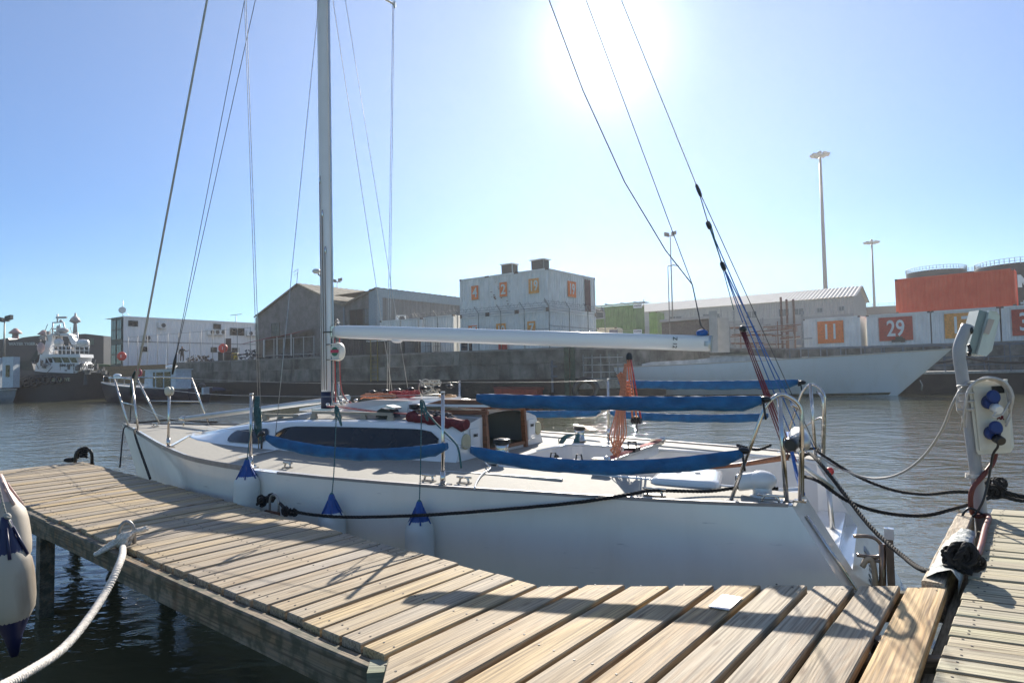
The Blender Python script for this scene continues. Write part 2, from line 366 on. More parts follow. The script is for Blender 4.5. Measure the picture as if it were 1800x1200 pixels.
def beam(root, A, B, z0, z1, wd, mat, name='edge_beam', out=None, **kw):
    """a timber standing between two plan points; wd to the left of A-B"""
    A, B = Vector(A), Vector(B); d = (B-A).normalized(); L = (B-A).length; mb = MB(); n = 14
    rows = []
    for i in range(n+1):
        x = L*i/n; j = random.uniform(-.004, .004) if 0 < i < n else 0
        rows.append([Vector((x, 0, z0)), Vector((x, wd, z0)), Vector((x, wd, z1-.006+j)), Vector((x, wd-.006, z1+j)), Vector((x, .006, z1+j*.6)), Vector((x, 0, z1-.006+j*.6))])
    ix = mb.grid(rows, closed=True, smooth=False, flip=False); mb.fc(list(ix[0])); mb.fc(list(ix[-1])[::-1])
    bmx = mb.build(name, mat); bmx.location = (A.x, A.y, 0); bmx.rotation_euler.z = math.atan2(d.y, d.x); adopt(bmx, root)
    for k, v in kw.items(): bmx[k] = v
    return bmx
nd = (NE-CN).normalized(); nl = Vector((-nd.y, nd.x))      # left of CN->NE points to the open water side? fixed by sign below
if nl.dot(PD) > 0: nl = -nl
oA = CN+nl*.075-nd*.03; 
bm1 = P2(pz(235, 968, DZ-.02)); tB = (bm1-CN).dot(nd)
Lf = (NEND-CN).dot(nd)
beam(fing, CN+nl*.07+nd*tB, CN+nl*.07-nd*.02, DZ-.155, DZ-.022, .055, m_beam)
beam(fing, CN+nl*.05+nd*(tB+1.35), CN+nl*.05+nd*(tB+.01), DZ-.135, DZ-.018, .05, m_beam)
beam(fing, CN+nl*.045+nd*(Lf+.02), CN+nl*.045+nd*(tB+1.36), DZ-.145, DZ-.015, .05, m_beam)
fd = (FE-K).normalized()
beam(fing, K+fd*.02, FE, DZ-.16, DZ-.028, .05, m_beam)
for t_ in (.02, .60, .80, 1.0):
    for (A, B, s_) in ((CN, NEND, 1), (K, FE, -1)):
        if t_ == .02 and s_ == -1: continue
        p = A.lerp(B, t_)+Vector((PD.x, PD.y))*.09*s_
        o = MB().box((p.x, p.y, -.3), (.095, .095, 2.04), math.atan2(PD.y, PD.x)).build('post', m_post); adopt(o, fing)
for t_ in (.2, .42, .7, .97):
    a, b = CN.lerp(NEND, t_), K.lerp(FE, t_)
    beam(fing, a, b, DZ-.15, DZ-.04, .05, m_post, 'cross_beam')
# main platform
M2 = P2(pz(1666, 1030, DZ))
plat = thing('timber_platform', 'broad timber platform of wide pale boards across the bottom of the photo', 'platform', (.7, 1.9, 0))
LN0, LN1 = CN+Vector((.008, -.012)), CN+Vector((.20, -1.9))
nails = []; c = k0+.016; 
tot = PN.dot(M2)-k0; N = 9; PITCH_M = (tot-.016+.026)/N
for i in range(N):
    wd = PITCH_M-.026; a, b = c, c+wd
    NL = [meet(PN, v, LN0, LN1) for v in (a, b)] if i < 3 else [meet(PN, v, Vector((0, .55)), Vector((3, .5))) for v in (a, b)]
    if i < 12:
        NL = [max([meet(PN, v, LN0, LN1), meet(PN, v, Vector((0, .55)), Vector((3, .5)))], key=lambda q: q.y) for v in (a, b)]
    FL = [meet(PN, v, K, M2) for v in (a, b)]
    e = random.uniform(-.006, .008); FL = [q+PD*e for q in FL]
    board(plat, [NL[0], NL[1], FL[1], FL[0]], .038, m_plank_new if i == N-1 else m_plank, PD, nails=nails); c = b+.026
nail_part(plat, nails)
RE = c-.026
beam(plat, K+Vector((.02, .05)), M2+Vector((.0, .035)), DZ-.17, DZ-.045, .05, m_beam)
beam(plat, LN0+Vector((.03, -.02)), LN0+Vector((.17, -1.5)), DZ-.18, DZ-.04, .05, m_beam)
rb = [meet(PN, RE-.05, K, M2), meet(PN, RE-.05, Vector((0, .55)), Vector((3, .5)))]
beam(plat, rb[1], rb[0]-PD*.02, DZ-.17, DZ-.04, .05, m_beam)
q = CN+Vector((-.005, .0)); o = MB().box((q.x, q.y-.035, -.3), (.1, .1, 2.2), .1).build('post', wood_mat('green_treated_post', [(.20, .25, .16), (.22, .26, .17)])); adopt(o, plat)
for p in ((.55, 2.4), (1.35, 2.35), (.3, 1.2), (1.0, 1.3)):
    o = MB().box((p[0], p[1], -.35), (.1, .1, 2.3)).build('post', m_post); adopt(o, plat)
for yy in (2.3, 1.5):
    beam(plat, (-.3, yy), (1.5 if yy > 2 else 1.0, yy-.05), DZ-.16, DZ-.045, .05, m_post, 'cross_beam')
# right-hand pier
RA, RB = P2(pz(1742, 897, DZ)), P2(pz(1637, 1200, DZ)); r1, r2 = P2(pz(1674, 1085, DZ)), P2(pz(1800, 1101, DZ))
RD = (r2-r1).normalized(); RN = Vector((-RD.y, RD.x))
rp = thing('side_pier', 'timber pier of crosswise greenish boards at the right edge behind the light post', 'pier', (2.9, 3.0, 0))
nails = []; edge = (RA-RB).normalized(); off = Vector((1.75, -1.0)); cut = RN.dot(RA)+.02
c = RN.dot(RB)-5.2
while c < cut:
    wd = .092+random.uniform(-.004, .012); a, b = c, c+wd
    NL = [meet(RN, v, RA, RB) for v in (a, b)]; FL = [meet(RN, v, RA+off, RB+off) for v in (a, b)]
    e = random.uniform(-.002, .006); NL = [q+RD*e for q in NL]
    board(rp, [NL[0], FL[0], FL[1], NL[1]], .034, m_plank_green, RD, nails=nails); c = b+.012
nail_part(rp, nails)
R0 = RB-edge*5.2; R1 = RA+edge*.02
beam(rp, R0, R1, DZ-.2, DZ-.09, .06, M('mouldy_beam', (.28, .25, .19), .85, var=.4, scale=14, stretch=(1, 9, 9)))
beam(rp, R0+off, R1+off, DZ-.17, DZ-.04, .05, m_beam)
for t_ in (.35, .9):
    for dx in (0.06, 1.5):
        p = R0.lerp(R1, t_)+RD*dx; o = MB().box((p.x, p.y, -.3), (.1, .1, 2.1)).build('post', m_post); adopt(o, rp)
# projecting pad of old beam wrapped in torn white tarpaulin
T0, T1 = P2(pz(1712, 905, DZ)), P2(pz(1662, 1025, DZ))
beam(rp, T1+(T1-T0).normalized()*.05, T0, DZ-.16, DZ+.012, .085, wood_mat('bleached_beam', [(.48, .40, .30), (.52, .45, .35)], grain=(3, 40, 40), ringc=.5), 'rubbing_beam', label='pale split rubbing beam along the pier edge')
tp = MB(); rows = []; dT = (T1-T0); nT = Vector((dT.y, -dT.x)).normalized()
if nT.x > 0: nT = -nT
for i in range(17):
    s = .42+.58*i/16; p = T0+dT*s; row = []
    prof = [(.045, -.04), (.05, .03), (.02, .05), (-.03, .045), (-.07, .02), (-.09, -.04), (-.10, -.13), (-.08, -.18)]
    f = .55+.45*math.sin(min(1, i/7)*math.pi/2)
    for j, (u_, h_) in enumerate(prof):
        q = p-nT*u_*(f if u_ < 0 else 1)*1.0; rr = random.uniform(-.011, .011); row.append(Vector((q.x+rr, q.y+rr, DZ+h_+rr)))
    rows.append(row)
tp.grid(rows); o = tp.build('torn_padding', M('torn_tarpaulin', (.30, .36, .37), .7, var=.5, scale=18, c2=(.62, .62, .58), bump=.02, bscale=35)); tag(o, 'torn white tarpaulin padding wrapped round the beam below the light post', 'padding')
# small metal plate left on the boards
a = pz(1245, 1069, DZ); e1_ = pz(1281, 1075.5, DZ)-a; e2_ = pz(1271, 1047, DZ)-a
mb = MB().ob(a+UP*.006, e1_, e2_, UP*.003); o = mb.build('metal_plate', M('bare_galvanised_sheet', (.60, .57, .58), .5, .35, var=.12, scale=60)); tag(o, 'small square bare metal plate screwed on a platform board', 'plate')
# ================================================================== the white racing sailboat
_A, _B, _N = pz(1395, 890, .98), pz(1442, 800, .98), pz(216, 747, 1.12)
BS = (_A+_B)/2; BS.z = 0; _u = _N-BS; _u.z = 0; _u.normalize(); _v = Vector((-_u.y, _u.x, 0))
boat = thing('sailboat', 'white racing sailboat with blue lifeline covers moored alongside the timber pier', 'sailboat', BS, rot=math.atan2(_u.y, _u.x))
def loc(q): d = q-BS; return Vector((d.dot(_u), d.dot(_v), q.z))
def bw(p): p = Vector(p); return BS+_u*p.x+_v*p.y+UP*p.z
_o = loc(CAM)
def bt(px, py, a=None, b=None, z=None):
    d = ray(px, py); dd = Vector((d.dot(_u), d.dot(_v), d.z)); i, v = (2, z) if z is not None else (1, b) if b is not None else (0, a)
    return _o+dd*((v-_o[i])/dd[i])
ST = [(0, 1.18), (.43, 1.33), (.93, 1.45), (1.5, 1.56), (2.15, 1.69), (3.15, 1.81), (3.97, 1.82), (4.55, 1.75), (5.04, 1.64), (5.85, 1.34), (6.6, 1.03), (7.5, .64), (8.2, .34), (8.75, .11), (9.0, .012)]
def wv(a):
    if a <= 0: return ST[0][1]+a*.3
    P = [ST[0]]+ST+[ST[-1]]
    for i in range(1, len(P)-2):
        if P[i][0] <= a <= P[i+1][0]:
            t = (a-P[i][0])/(P[i+1][0]-P[i][0]); y0, y1, y2, y3 = P[i-1][1], P[i][1], P[i+1][1], P[i+2][1]
            m1 = (y2-y0)/(P[i+1][0]-P[i-1][0]+1e-6)*(P[i+1][0]-P[i][0]); m2 = (y3-y1)/(P[i+2][0]-P[i][0]+1e-6)*(P[i+1][0]-P[i][0])
            return (2*t**3-3*t*t+1)*y1+(t**3-2*t*t+t)*m1+(-2*t**3+3*t*t)*y2+(t**3-t*t)*m2
    return .01
zd = lambda a: .98+.0165*a
def dk(px, py, dz=0):
    a = 3
    for _ in range(8): q = bt(px, py, z=zd(a)+dz); a = q.x
    return q
def hp(a, t, s):
    """hull surface: t 0 at the sheer, 1 at the keel line"""
    z = zd(a)-t*(zd(a)+.38); wl = 1-.035*t**1.6-.75*max(0, t-.55)**2/.2; bow = max(0, (a-5)/4)
    x = a-(zd(a)-z)*.55*bow**3+(-(zd(a)-z)*.58*max(0, 1-a/1.6) if a < 1.6 else 0)
    fine = 1-.55*bow*min(1, t*1.6)
    return Vector((x, s*max(.006, wv(a)*wl*fine), z))
AS = [0, .2, .43, .7, .93, 1.2, 1.5, 1.8, 2.15, 2.6, 3.15, 3.6, 3.97, 4.3, 4.55, 4.8, 5.04, 5.4, 5.85, 6.2, 6.6, 7.05, 7.5, 7.85, 8.2, 8.5, 8.75, 8.9, 9.0]
TS = [0, .02, .06, .14, .24, .34, .44, .54, .62, .7, .8, .9, 1]
mb = MB()
for s in (1, -1): mb.grid([[hp(a, t, s) for t in TS] for a in AS], flip=(s < 0))
mb.grid([[hp(9, t, 1) for t in TS], [hp(9, t, -1) for t in TS]])
# transom: solid wings and a lower centre, leaving the open walk-through
def tr(b, z): return Vector((-(.98-z)*.58, b, z))
CB = .62; CZ = .50
for s in (1, -1):
    wing = [tr(s*CB, .975)]+[hp(0, t, s) for t in TS if hp(0, t, s).z > -.3]; zl = wing[-1].z
    wing += [tr(s*CB, zl)]; mb.poly(wing if s < 0 else wing[::-1])
zl = [hp(0, t, 1) for t in TS if hp(0, t, 1).z > -.3][-1].z
mb.poly([tr(-CB, CZ), tr(-CB, zl), tr(CB, zl), tr(CB, CZ)])
m_hull = M('white_topsides', (.84, .785, .69), .20, var=.04, scale=1.1, c2=(.86, .82, .75), coat=.2)
mb.build('hull', m_hull, boat); overlay(m_hull, (.56, .50, .41), .22, 3.2, (1.6, 1.6, .35), (.50, .80)); overlay(m_hull, (.36, .33, .25), .35, 5, (.5, .5, 3), (.52, .72), (.42, .18)); overlay(m_hull, (.30, .28, .26), .45, 9, (.4, .4, 3), (.66, .72))
# deck with the cockpit well left open
mb = MB(); W2 = .80; CA0, CA1 = -.02, 2.3
def dp(a, b):
    cam_ = .02*(1-(b/max(wv(a), .02))**2) if abs(b) < wv(a) else 0; return Vector((a, b, zd(a)+cam_))
for s in (1, -1):
    L = [[dp(a, s*(W2+(wv(a)-.012-W2)*k/5)) for k in range(6)] for a in [CA0]+[x for x in AS if .1 < x < 2.2]+[CA1]]
    mb.grid(L, flip=(s > 0), smooth=False)
fa = [CA1, 2.6, 3.15, 3.6, 3.97, 4.3, 4.55, 5.04, 5.4, 5.85, 6.2, 6.6, 7.05, 7.5, 7.85, 8.2, 8.5, 8.75, 8.98]
mb.grid([[dp(a, (wv(a)-.012)*k/8) for k in range(-8, 9)] for a in fa], flip=True, smooth=False)
mb.build('deck', m_deck, boat)
# white waterway band along the deck edge, toe rail on top
m_rail = M('toe_rail_alloy', (.30, .28, .28), .5, .6, var=.15, scale=20)
for s in (1, -1):
    mb = MB(); mb.grid([[Vector((a, s*(wv(a)+.002), zd(a)+.004)), Vector((a, s*(wv(a)-.06), zd(a)+.0075))] for a in AS if a < 8.7], flip=(s > 0)); mb.build('deck_edge_band', m_gel, boat)
    mb = MB(); pts = [a for a in AS if a < 8.95]
    mb.grid([[Vector((a, s*(wv(a)+.003), zd(a)-.012)), Vector((a, s*(wv(a)+.004), zd(a)+.03)), Vector((a, s*(wv(a)-.006), zd(a)+.03)), Vector((a, s*(wv(a)-.006), zd(a)+.006)), Vector((a, s*(wv(a)-.03), zd(a)+.009))] for a in pts if a > 3.6], flip=(s > 0), smooth=False)
    mb.grid([[Vector((a, s*(wv(a)+.003), zd(a)-.006)), Vector((a, s*(wv(a)+.003), zd(a)+.014)), Vector((a, s*(wv(a)-.02), zd(a)+.014)), Vector((a, s*(wv(a)-.02), zd(a)+.006))] for a in [.02]+[x for x in pts if .1 < x <= 3.7]], flip=(s > 0), smooth=False)
    mb.build('toe_rail', m_rail, boat)
# nonslip divisions: white radial stripe lines on the foredeck
mb = MB()
for (A, B) in ((dk(300, 787), dk(337, 766)), (dk(420, 800+8), dk(497, 792)), (dk(380, 756), dk(328, 764)), (dk(240, 748), dk(372, 755))):
    d = (B-A).normalized(); n = Vector((-d.y, d.x, 0))*.016
    q = [A-n, B-n, B+n, A+n]; mb.poly([Vector((p.x, p.y, zd(p.x)+.024)) for p in q])
mb.build('deck_stripe', m_gel, boat)
# cockpit tub
mb = MB(); CFZ = .50
fw = [(CA1+.03, -W2+.05), (CA1+.03, W2-.05)]
def wall(P, z1=None):
    for i in range(len(P)-1):
        (a0, b0), (a1, b1) = P[i], P[i+1]; mb.poly([(a0, b0, CFZ), (a1, b1, CFZ), (a1, b1, zd(a1)+.005), (a0, b0, zd(a0)+.005)])
for s in (1, -1):
    n0 = [(-.3, s*CB), (-.0, s*CB), (.12, s*.74), (.35, s*W2), (CA1-.12, s*W2), (CA1-.03, s*(W2-.04)), (CA1, s*(W2-.12))]
    mb.poly([tr(s*CB, CZ), Vector((0, s*CB, CZ)), Vector((0, s*CB, zd(0))), tr(s*CB, .975)])
    wall(n0[1:] if s < 0 else n0[1:][::-1])
    mb.poly([(-.02, s*CB, zd(0)+.004), (.12, s*.74, zd(0)+.004), (.35, s*W2, zd(0)+.006), (.35, s*(W2+.03), zd(0)+.006), (-.02, s*(W2+.03), zd(0)+.004)][::s])
mb.poly([(CA1, -W2+.12, CFZ), (CA1, W2-.12, CFZ), (CA1, W2-.12, zd(CA1)+.02), (CA1, -W2+.12, zd(CA1)+.02)])
mb.poly([tr(-CB, CFZ), (.0, -CB, CFZ), (.35, -W2, CFZ), (CA1, -W2, CFZ), (CA1, W2, CFZ), (.35, W2, CFZ), (0, CB, CFZ), tr(CB, CFZ)])
# rounded coaming lip
for s in (1, -1):
    mb.tube([(-.01, s*CB, zd(0)+.005), (.12, s*.74, zd(0)+.008), (.35, s*W2, zd(.3)+.01), (CA1-.1, s*W2, zd(CA1)+.012), (CA1-.01, s*(W2-.1), zd(CA1)+.02), (CA1, 0, zd(CA1)+.03)], .014, 8)
mb.build('cockpit', m_gel, boat)
for s in (1, -1):
    mb = MB(); mb.ob((.42, s*.47, CFZ), (1.75, 0, 0), (0, s*.325, 0), (0, 0, .2)); mb.build('cockpit_bench', m_deck, boat)
# sloping steps inside the transom opening
mb = MB(); mb.ob((-.2, -.618, .502), (.2, 0, 0), (0, 1.236, 0), (0, 0, .1)); mb.build('transom_step', m_gel, boat)
mb = MB(); mb.prism([tr(-.34, .42), tr(-.2, .42), tr(-.2, .3), tr(-.34, .3)], (-.012, 0, -.007)); mb.build('transom_vent', M('grey_vent', (.18, .19, .22), .5), boat)
mb = MB(); mb.lathe((-.02, -.7, .86), (-1, 0, -.55), [(0, .0), (.0, .05), (.015, .05), (.02, .03)], 14); mb.build('exhaust_cap', M('yellowed_cap', (.33, .28, .19), .6), boat)
mb = MB(); mb.tube([tr(1.02, .9)+Vector((-.012, 0, 0)), tr(.99, .6)+Vector((-.02, 0, 0)), tr(.96, .35)+Vector((-.012, 0, 0))], .011, 8); mb.build('transom_grab_bar', m_steel, boat)
nrm = Vector((-1, 0, -.58)).normalized()
text('SA 30', .2, m_black, 'registration_lettering', boat, tr(.12, .30)+nrm*.006, (0, 1, 0), (.58, 0, 1), .001, sx=.9)
# stern ladder of bent tube
mb = MB()
L_ = lambda x, y: bt(x, y, b=.34)
for P_ in (((1500, 942), (1525, 942), (1540, 947), (1549, 957)), ((1506, 975), (1530, 978), (1547, 977), (1551, 968)), ((1520, 987), (1535, 985), (1547, 986), (1551, 990)), ((1536, 1030), (1546, 1024), (1551, 1014), (1551, 1000))): mb.tube(crom([L_(*p) for p in P_], 5), .0125, 8)
mb.tube([L_(1551, 955), L_(1552, 1075)], .021, 8); mb.tube([L_(1553, 1060), L_(1552, 1120)], .015, 8)
mb.build('stern_ladder', M('tarnished_steel', (.28, .21, .16), .3, .9, var=.3, scale=10), boat)
mb = MB(); q = L_(1566, 1010); mb.box((q.x, q.y, .12), (.045, .045, 1.06)); mb.build('ladder_stile', M('weathered_brown_stile', (.16, .12, .09), .7), boat); mb = MB(); mb.box((q.x, q.y, .685), (.055, .055, .07)); mb.build('stile_cap', m_gel, boat)
mb = MB(); mb.tube(crom([L_(1516, 995), L_(1524, 982), L_(1533, 985), L_(1538, 1010), L_(1538, 1040)], 4), .03, 10, ry=.018); mb.build('rubber_buffer', M('tan_buffer', (.42, .36, .28), .6), boat)
mb = MB(); mb.prism([(-.42, .012, .22), (-.62, .012, .2), (-.7, .012, -.3), (-.45, .012, -.3)], (0, -.03, 0)); mb.build('rudder_blade', m_gel, boat)

# ---- coachroof
CS = [(2.63, .80, .66, 1.33, 1.42), (2.9, .83, .71, 1.345, 1.43), (3.3, .87, .77, 1.35, 1.435), (3.7, .90, .80, 1.35, 1.435), (4.1, .92, .81, 1.345, 1.43), (4.5, .935, .81, 1.335, 1.42), (4.9, .935, .80, 1.315, 1.40), (5.3, .92, .77, 1.28, 1.36), (5.7, .87, .71, 1.23, 1.30), (6.1, .78, .61, 1.18, 1.235), (6.5, .62, .46, 1.135, 1.17), (6.78, .42, .30, 1.115, 1.13), (6.95, .16, .1, 1.107, 1.11)]
def csec(i, s=1):
    a, b0, b1, z1, zt = CS[i]; z0 = zd(a)+.004; o = [Vector((a, b0+.02, z0)), Vector((a, b0+.004, z0+.016))]
    for k in range(1, 6): t = k/6; o.append(Vector((a, b0+(b1-b0)*t, z0+.016+(z1-z0-.03)*t)))
    o += [Vector((a, b1+.006, z1-.02)), Vector((a, b1-.01, z1-.004)), Vector((a, b1-.04, z1+.008))]
    for k in range(1, 6): t = k/5; b = (b1-.04)*(1-t); o.append(Vector((a, b, z1+.008+(zt-z1-.008)*(1-(b/(b1-.04))**2))))
    return o
mb = MB(); mb.mi = 0
for s in (1, -1):
    rows = [[Vector((p.x, p.y*s, p.z)) for p in csec(i)] for i in range(len(CS))]
    mb.grid(rows, flip=(s < 0))
# aft bulkhead with the companionway left open
OB, OZ0, OZ1 = .36, 1.05, 1.44
r0 = csec(0)
for s in (1, -1):
    pol = [Vector((p.x, p.y*s, p.z)) for p in r0 if p.y >= OB]; pol += [Vector((2.63, s*OB, 1.405)), Vector((2.63, s*OB, zd(2.6)))]
    mb.poly(pol if s > 0 else pol[::-1])
mb.ob((2.61, -OB, zd(2.6)), (.05, 0, 0), (0, 2*OB, 0), (0, 0, .05))
mb.build('coachroof', m_gel, boat)
mb = MB(); mb.ob((2.66, -.6, .6), (1.6, 0, 0), (0, 1.2, 0), (0, 0, .02)); mb.ob((3.4, -.5, .62), (.02, 0, 0), (0, .95, 0), (0, 0, .6)); mb.ob((2.8, -.34, .62), (.5, 0, 0), (0, .6, 0), (0, 0, .3))
mb.build('cabin_interior', M('dim_interior', (.10, .075, .055), .7, var=.5), boat)
# grey top panels (nonslip on the roof)
for s in (1, -1):
    mb = MB(); rows = []
    for i in range(0, 9):
        a, b0, b1, z1, zt = CS[i]; row = []
        for k in range(4):
            b = (b1-.09)-(b1-.09-.46)*k/3; row.append(Vector((a, s*b, z1+.0125+(zt-z1-.008)*(1-(b/(b1-.04))**2))))
        rows.append(row)
    mb.grid(rows, flip=(s < 0)); mb.build('roof_nonslip', m_deck, boat)
# long smoked side windows, set 3 mm proud
def window(a0, a1, t0, t1, s, name):
    mb = MB(); rows = []; N_ = 22
    for i in range(N_+1):
        a = a0+(a1-a0)*i/N_; j = max(k for k in range(len(CS)-1) if CS[k][0] <= a); f = (a-CS[j][0])/(CS[j+1][0]-CS[j][0])
        A_, B_ = csec(j), csec(j+1); P = [A_[k].lerp(B_[k], f) for k in range(1, 8)]; lo, hi = P[0], P[-1]
        e = min(1, min(i, N_-i)/3.0); rd = math.sqrt(1-(1-e)**2)
        tm = (t0+t1)/2; h_ = (t1-t0)/2*(.35+.65*rd); row = []
        for q in (tm-h_, tm, tm+h_):
            p = lo.lerp(hi, q); n = Vector((0, hi.z-lo.z, lo.y-hi.y)).normalized(); p = p+n*.0075; row.append(Vector((p.x, p.y*s, p.z)))
        rows.append(row)
    mb.grid(rows, flip=(s < 0)); mb.build(name, m_glass, boat)
for s in (1, -1):
    window(2.84, 4.76, .10, .90, s, 'cabin_window'); window(4.87, 5.52, .14, .84, s, 'fore_window')
    # fine chips of white frame between
# hatch garage and sliding hatch
mb = MB(); g = lambda a, b, z: Vector((a, b, z))
mb.grid([[g(4.42, -.3, 1.43), g(4.42, .3, 1.43)], [g(4.3, -.36, 1.49), g(4.3, .36, 1.49)], [g(3.9, -.42, 1.535), g(3.9, .42, 1.535)], [g(3.42, -.45, 1.53), g(3.42, .45, 1.53)]], smooth=False)
for s in (1, -1): mb.poly([g(4.42, s*.3, 1.40), g(4.42, s*.3, 1.43), g(4.3, s*.36, 1.49), g(3.9, s*.42, 1.535), g(3.42, s*.45, 1.53), g(3.42, s*.46, 1.36)][::-s])
mb.poly([g(4.42, -.3, 1.38), g(4.42, .3, 1.38), g(4.42, .3, 1.43), g(4.42, -.3, 1.43)]); mb.poly([g(3.42, .45, 1.38), g(3.42, -.45, 1.38), g(3.42, -.45, 1.53), g(3.42, .45, 1.53)])
mb.build('hatch_garage', m_gel, boat)
h = boat
mb = MB(); mb.ob((2.58, -.38, 1.475), (.9, 0, 0), (0, .76, 0), (0, 0, .022)); sh = mb.build('sliding_hatch', m_gel, boat)
mb = MB(); mb.prism([(2.56, .33, 1.495), (3.3, .33, 1.495), (3.1, .33, 1.54), (2.6, .33, 1.54)], (0, -.05, 0)); mb.build('hatch_handle', m_teak, sh)
for s in (1, -1):
    mb = MB(); mb.ob((2.56, s*.40-.02, 1.41), (.88, 0, 0), (0, .035, 0), (0, 0, .035)); mb.build('hatch_slide', m_teak, boat)
    mb = MB(); mb.prism([(2.575, s*.36-.02, zd(2.6)), (2.625, s*.36-.02, zd(2.6)), (2.64, s*.36-.02, 1.46), (2.60, s*.36-.02, 1.46)], (0, .042, 0)); mb.build('companionway_post', m_teak, boat)
mb = MB(); mb.ob((2.585, -.33, zd(2.6)+.05), (.03, 0, 0), (0, .66, 0), (0, 0, .03)); mb.build('companionway_sill', m_teak, boat)
# instrument panel lids and yellowed covers on the bulkhead
for s in (1, -1):
    mb = MB(); mb.ob((2.612, s*.46 if s > 0 else -.60, 1.10), (.012, 0, 0), (0, .14, 0), (0, 0, .20)); pn = mb.build('instrument_lid', m_gel, boat)
    text('B&G', .035, m_black, 'lid_lettering', pn, (2.606, s*.53, 1.24), (0, -1, 0), (0, 0, 1), .001, bold=.0015)
    mb = MB(); mb.lathe((2.622, s*.67, 1.20), (-1, 0, 0), [(0, .066), (.012, .066), (.016, .058)], 20); mb.build('compass_cover', M('yellowed_plastic', (.56, .50, .32), .6, var=.15, scale=8), boat)
# teak handrails
for s in (1, -1):
    for (a0, a1) in ((4.75, 5.2), (3.42, 4.4)):
        mb = MB(); n_ = max(2, round((a1-a0)/.32)); b = .70 if a0 < 4.6 else .62; z0 = 1.375 if a0 < 4.6 else 1.33
        mb.ob((a0-.02, s*b-.014, z0+.035), (a1-a0+.04, 0, 0), (0, .028, 0), (0, 0, .026))
        for i in range(n_+1):
            x = a0+(a1-a0)*i/n_; mb.prism([(x-.05, s*b-.013, z0-.03), (x+.05, s*b-.013, z0-.03), (x+.025, s*b-.013, z0+.036), (x-.025, s*b-.013, z0+.036)], (0, .026, 0))
        mb.build('handrail', m_teakgrey, boat)
mb = MB(); mb.prism([(4.98, -.52, 1.42), (5.5, -.42, 1.34), (5.5, -.1, 1.37), (4.98, -.1, 1.44)], (0, 0, .03)); mb.build('fore_hatch', m_gel, boat)

# ---- spars
MA = 4.93
m_mast = M('painted_mast', (.85, .82, .77), .32, .1, var=.06, scale=3, c2=(.87, .84, .80), coat=.2)
mb = MB(); hz = [1.40, 2, 3, 4.5, 6, 7.5, 9, 10.5, 12.2]
mb.tube([(MA+.01*(z-1.4), 0, z) for z in hz], [.052*(1-.02*i) for i in range(9)], 16, ry=[.088*(1-.022*i) for i in range(9)], up=(1, 0, 0)); mast = mb.build('mast', m_mast, boat)
mb = MB(); mb.tube([(MA, 0, 1.395), (MA, 0, 1.60)], .057, 16, ry=.093, up=(1, 0, 0)); mb.build('mast_boot', M('navy_boot', (.012, .018, .05), .6), mast)
mb = MB(); mb.box((MA, 0, 1.40), (.3, .2, .03)); mb.build('mast_collar', m_alu, mast)
mb = MB(); mb.ob((MA-.098, -.008, 1.7), (.014, 0, 0), (0, .016, 0), (.09, 0, 10)); mb.build('sail_track', m_alu, mast)
for i, (y0, zt) in enumerate(((.054, 4.02), (.056, 3.62), (.054, 3.2))):
    mb = MB(); x = MA+.03-.035*i; mb.tube([(x, y0+.004, 1.62), (x+.01*(zt-1.6), y0+.003, zt)], .0045, 6); mb.build('halyard', M('brown_halyard', (.13, .09, .075), .8), mast)
    mb = MB(); mb.ell((x+.01*(zt-1.6), y0-.004, zt), (.012, .012, .05)); mb.build('halyard_exit', m_steel, mast)
mb = MB(); mb.tube([(MA, .055, 2.27), (MA-.02, .058, 2.27), (MA-.09, .03, 2.27)], .007, 6); mb.tube([(MA, -.055, 2.27), (MA+.09, 0, 2.27), (MA, .06, 2.27)], .007, 6); mb.build('mast_band', m_black, mast)
SPZ = bt(690, 9, b=-1.16).z
for sz, wz in ((SPZ-.06, 1.16), (9.4, .9)):
    for s in (1, -1):
        mb = MB(); mb.tube([(MA+.05, s*.05, sz), (MA-.05, s*wz, sz+.06)], [.028, .018], 10, ry=[.012, .009]); sp = mb.build('spreader', m_mast, mast)
        mb = MB(); mb.ell((MA-.05, s*(wz+.01), sz+.06), (.02, .022, .05)); mb.build('spreader_tip', m_alu, sp)
mb = MB(); mb.ell((MA+.15, .02, 2.98), (.05, .045, .03)); mb.tube([(MA+.08, 0, 2.9), (MA+.14, 0, 2.95)], .012); mb.build('steaming_light', m_white, mast)
# boom
B0, B1 = Vector((4.82, 0, 2.275)), Vector((.70, 0, 1.985))
m_boom = M('painted_boom', (.85, .83, .80), .22, .05, var=.04, scale=3, c2=(.8, .8, .78), coat=.4)
bd = (B1-B0).normalized(); bz = Vector((0, 1, 0)).cross(bd).normalized(); bz = bz if bz.z > 0 else -bz
def boomrow(f, sc_=1, dz=0):
    c = B0.lerp(B1, f)+bz*dz; h, w_ = .074*sc_, .040*sc_; return [c+bz*(h*math.copysign(abs(math.sin(t))**.7, math.sin(t)))+Vector((0, 1, 0))*(w_*math.copysign(abs(math.cos(t))**.7, math.cos(t))) for t in [2*math.pi*k/20 for k in range(20)]]
mb = MB(); ix = mb.grid([boomrow(0, .8), boomrow(.012, .92), boomrow(.05), boomrow(.4, .98), boomrow(.7, .92), boomrow(1, .86)], closed=True); mb.fc(list(ix[0])[::-1]); mb.fc(list(ix[-1])); boom = mb.build('boom', m_boom, boat)
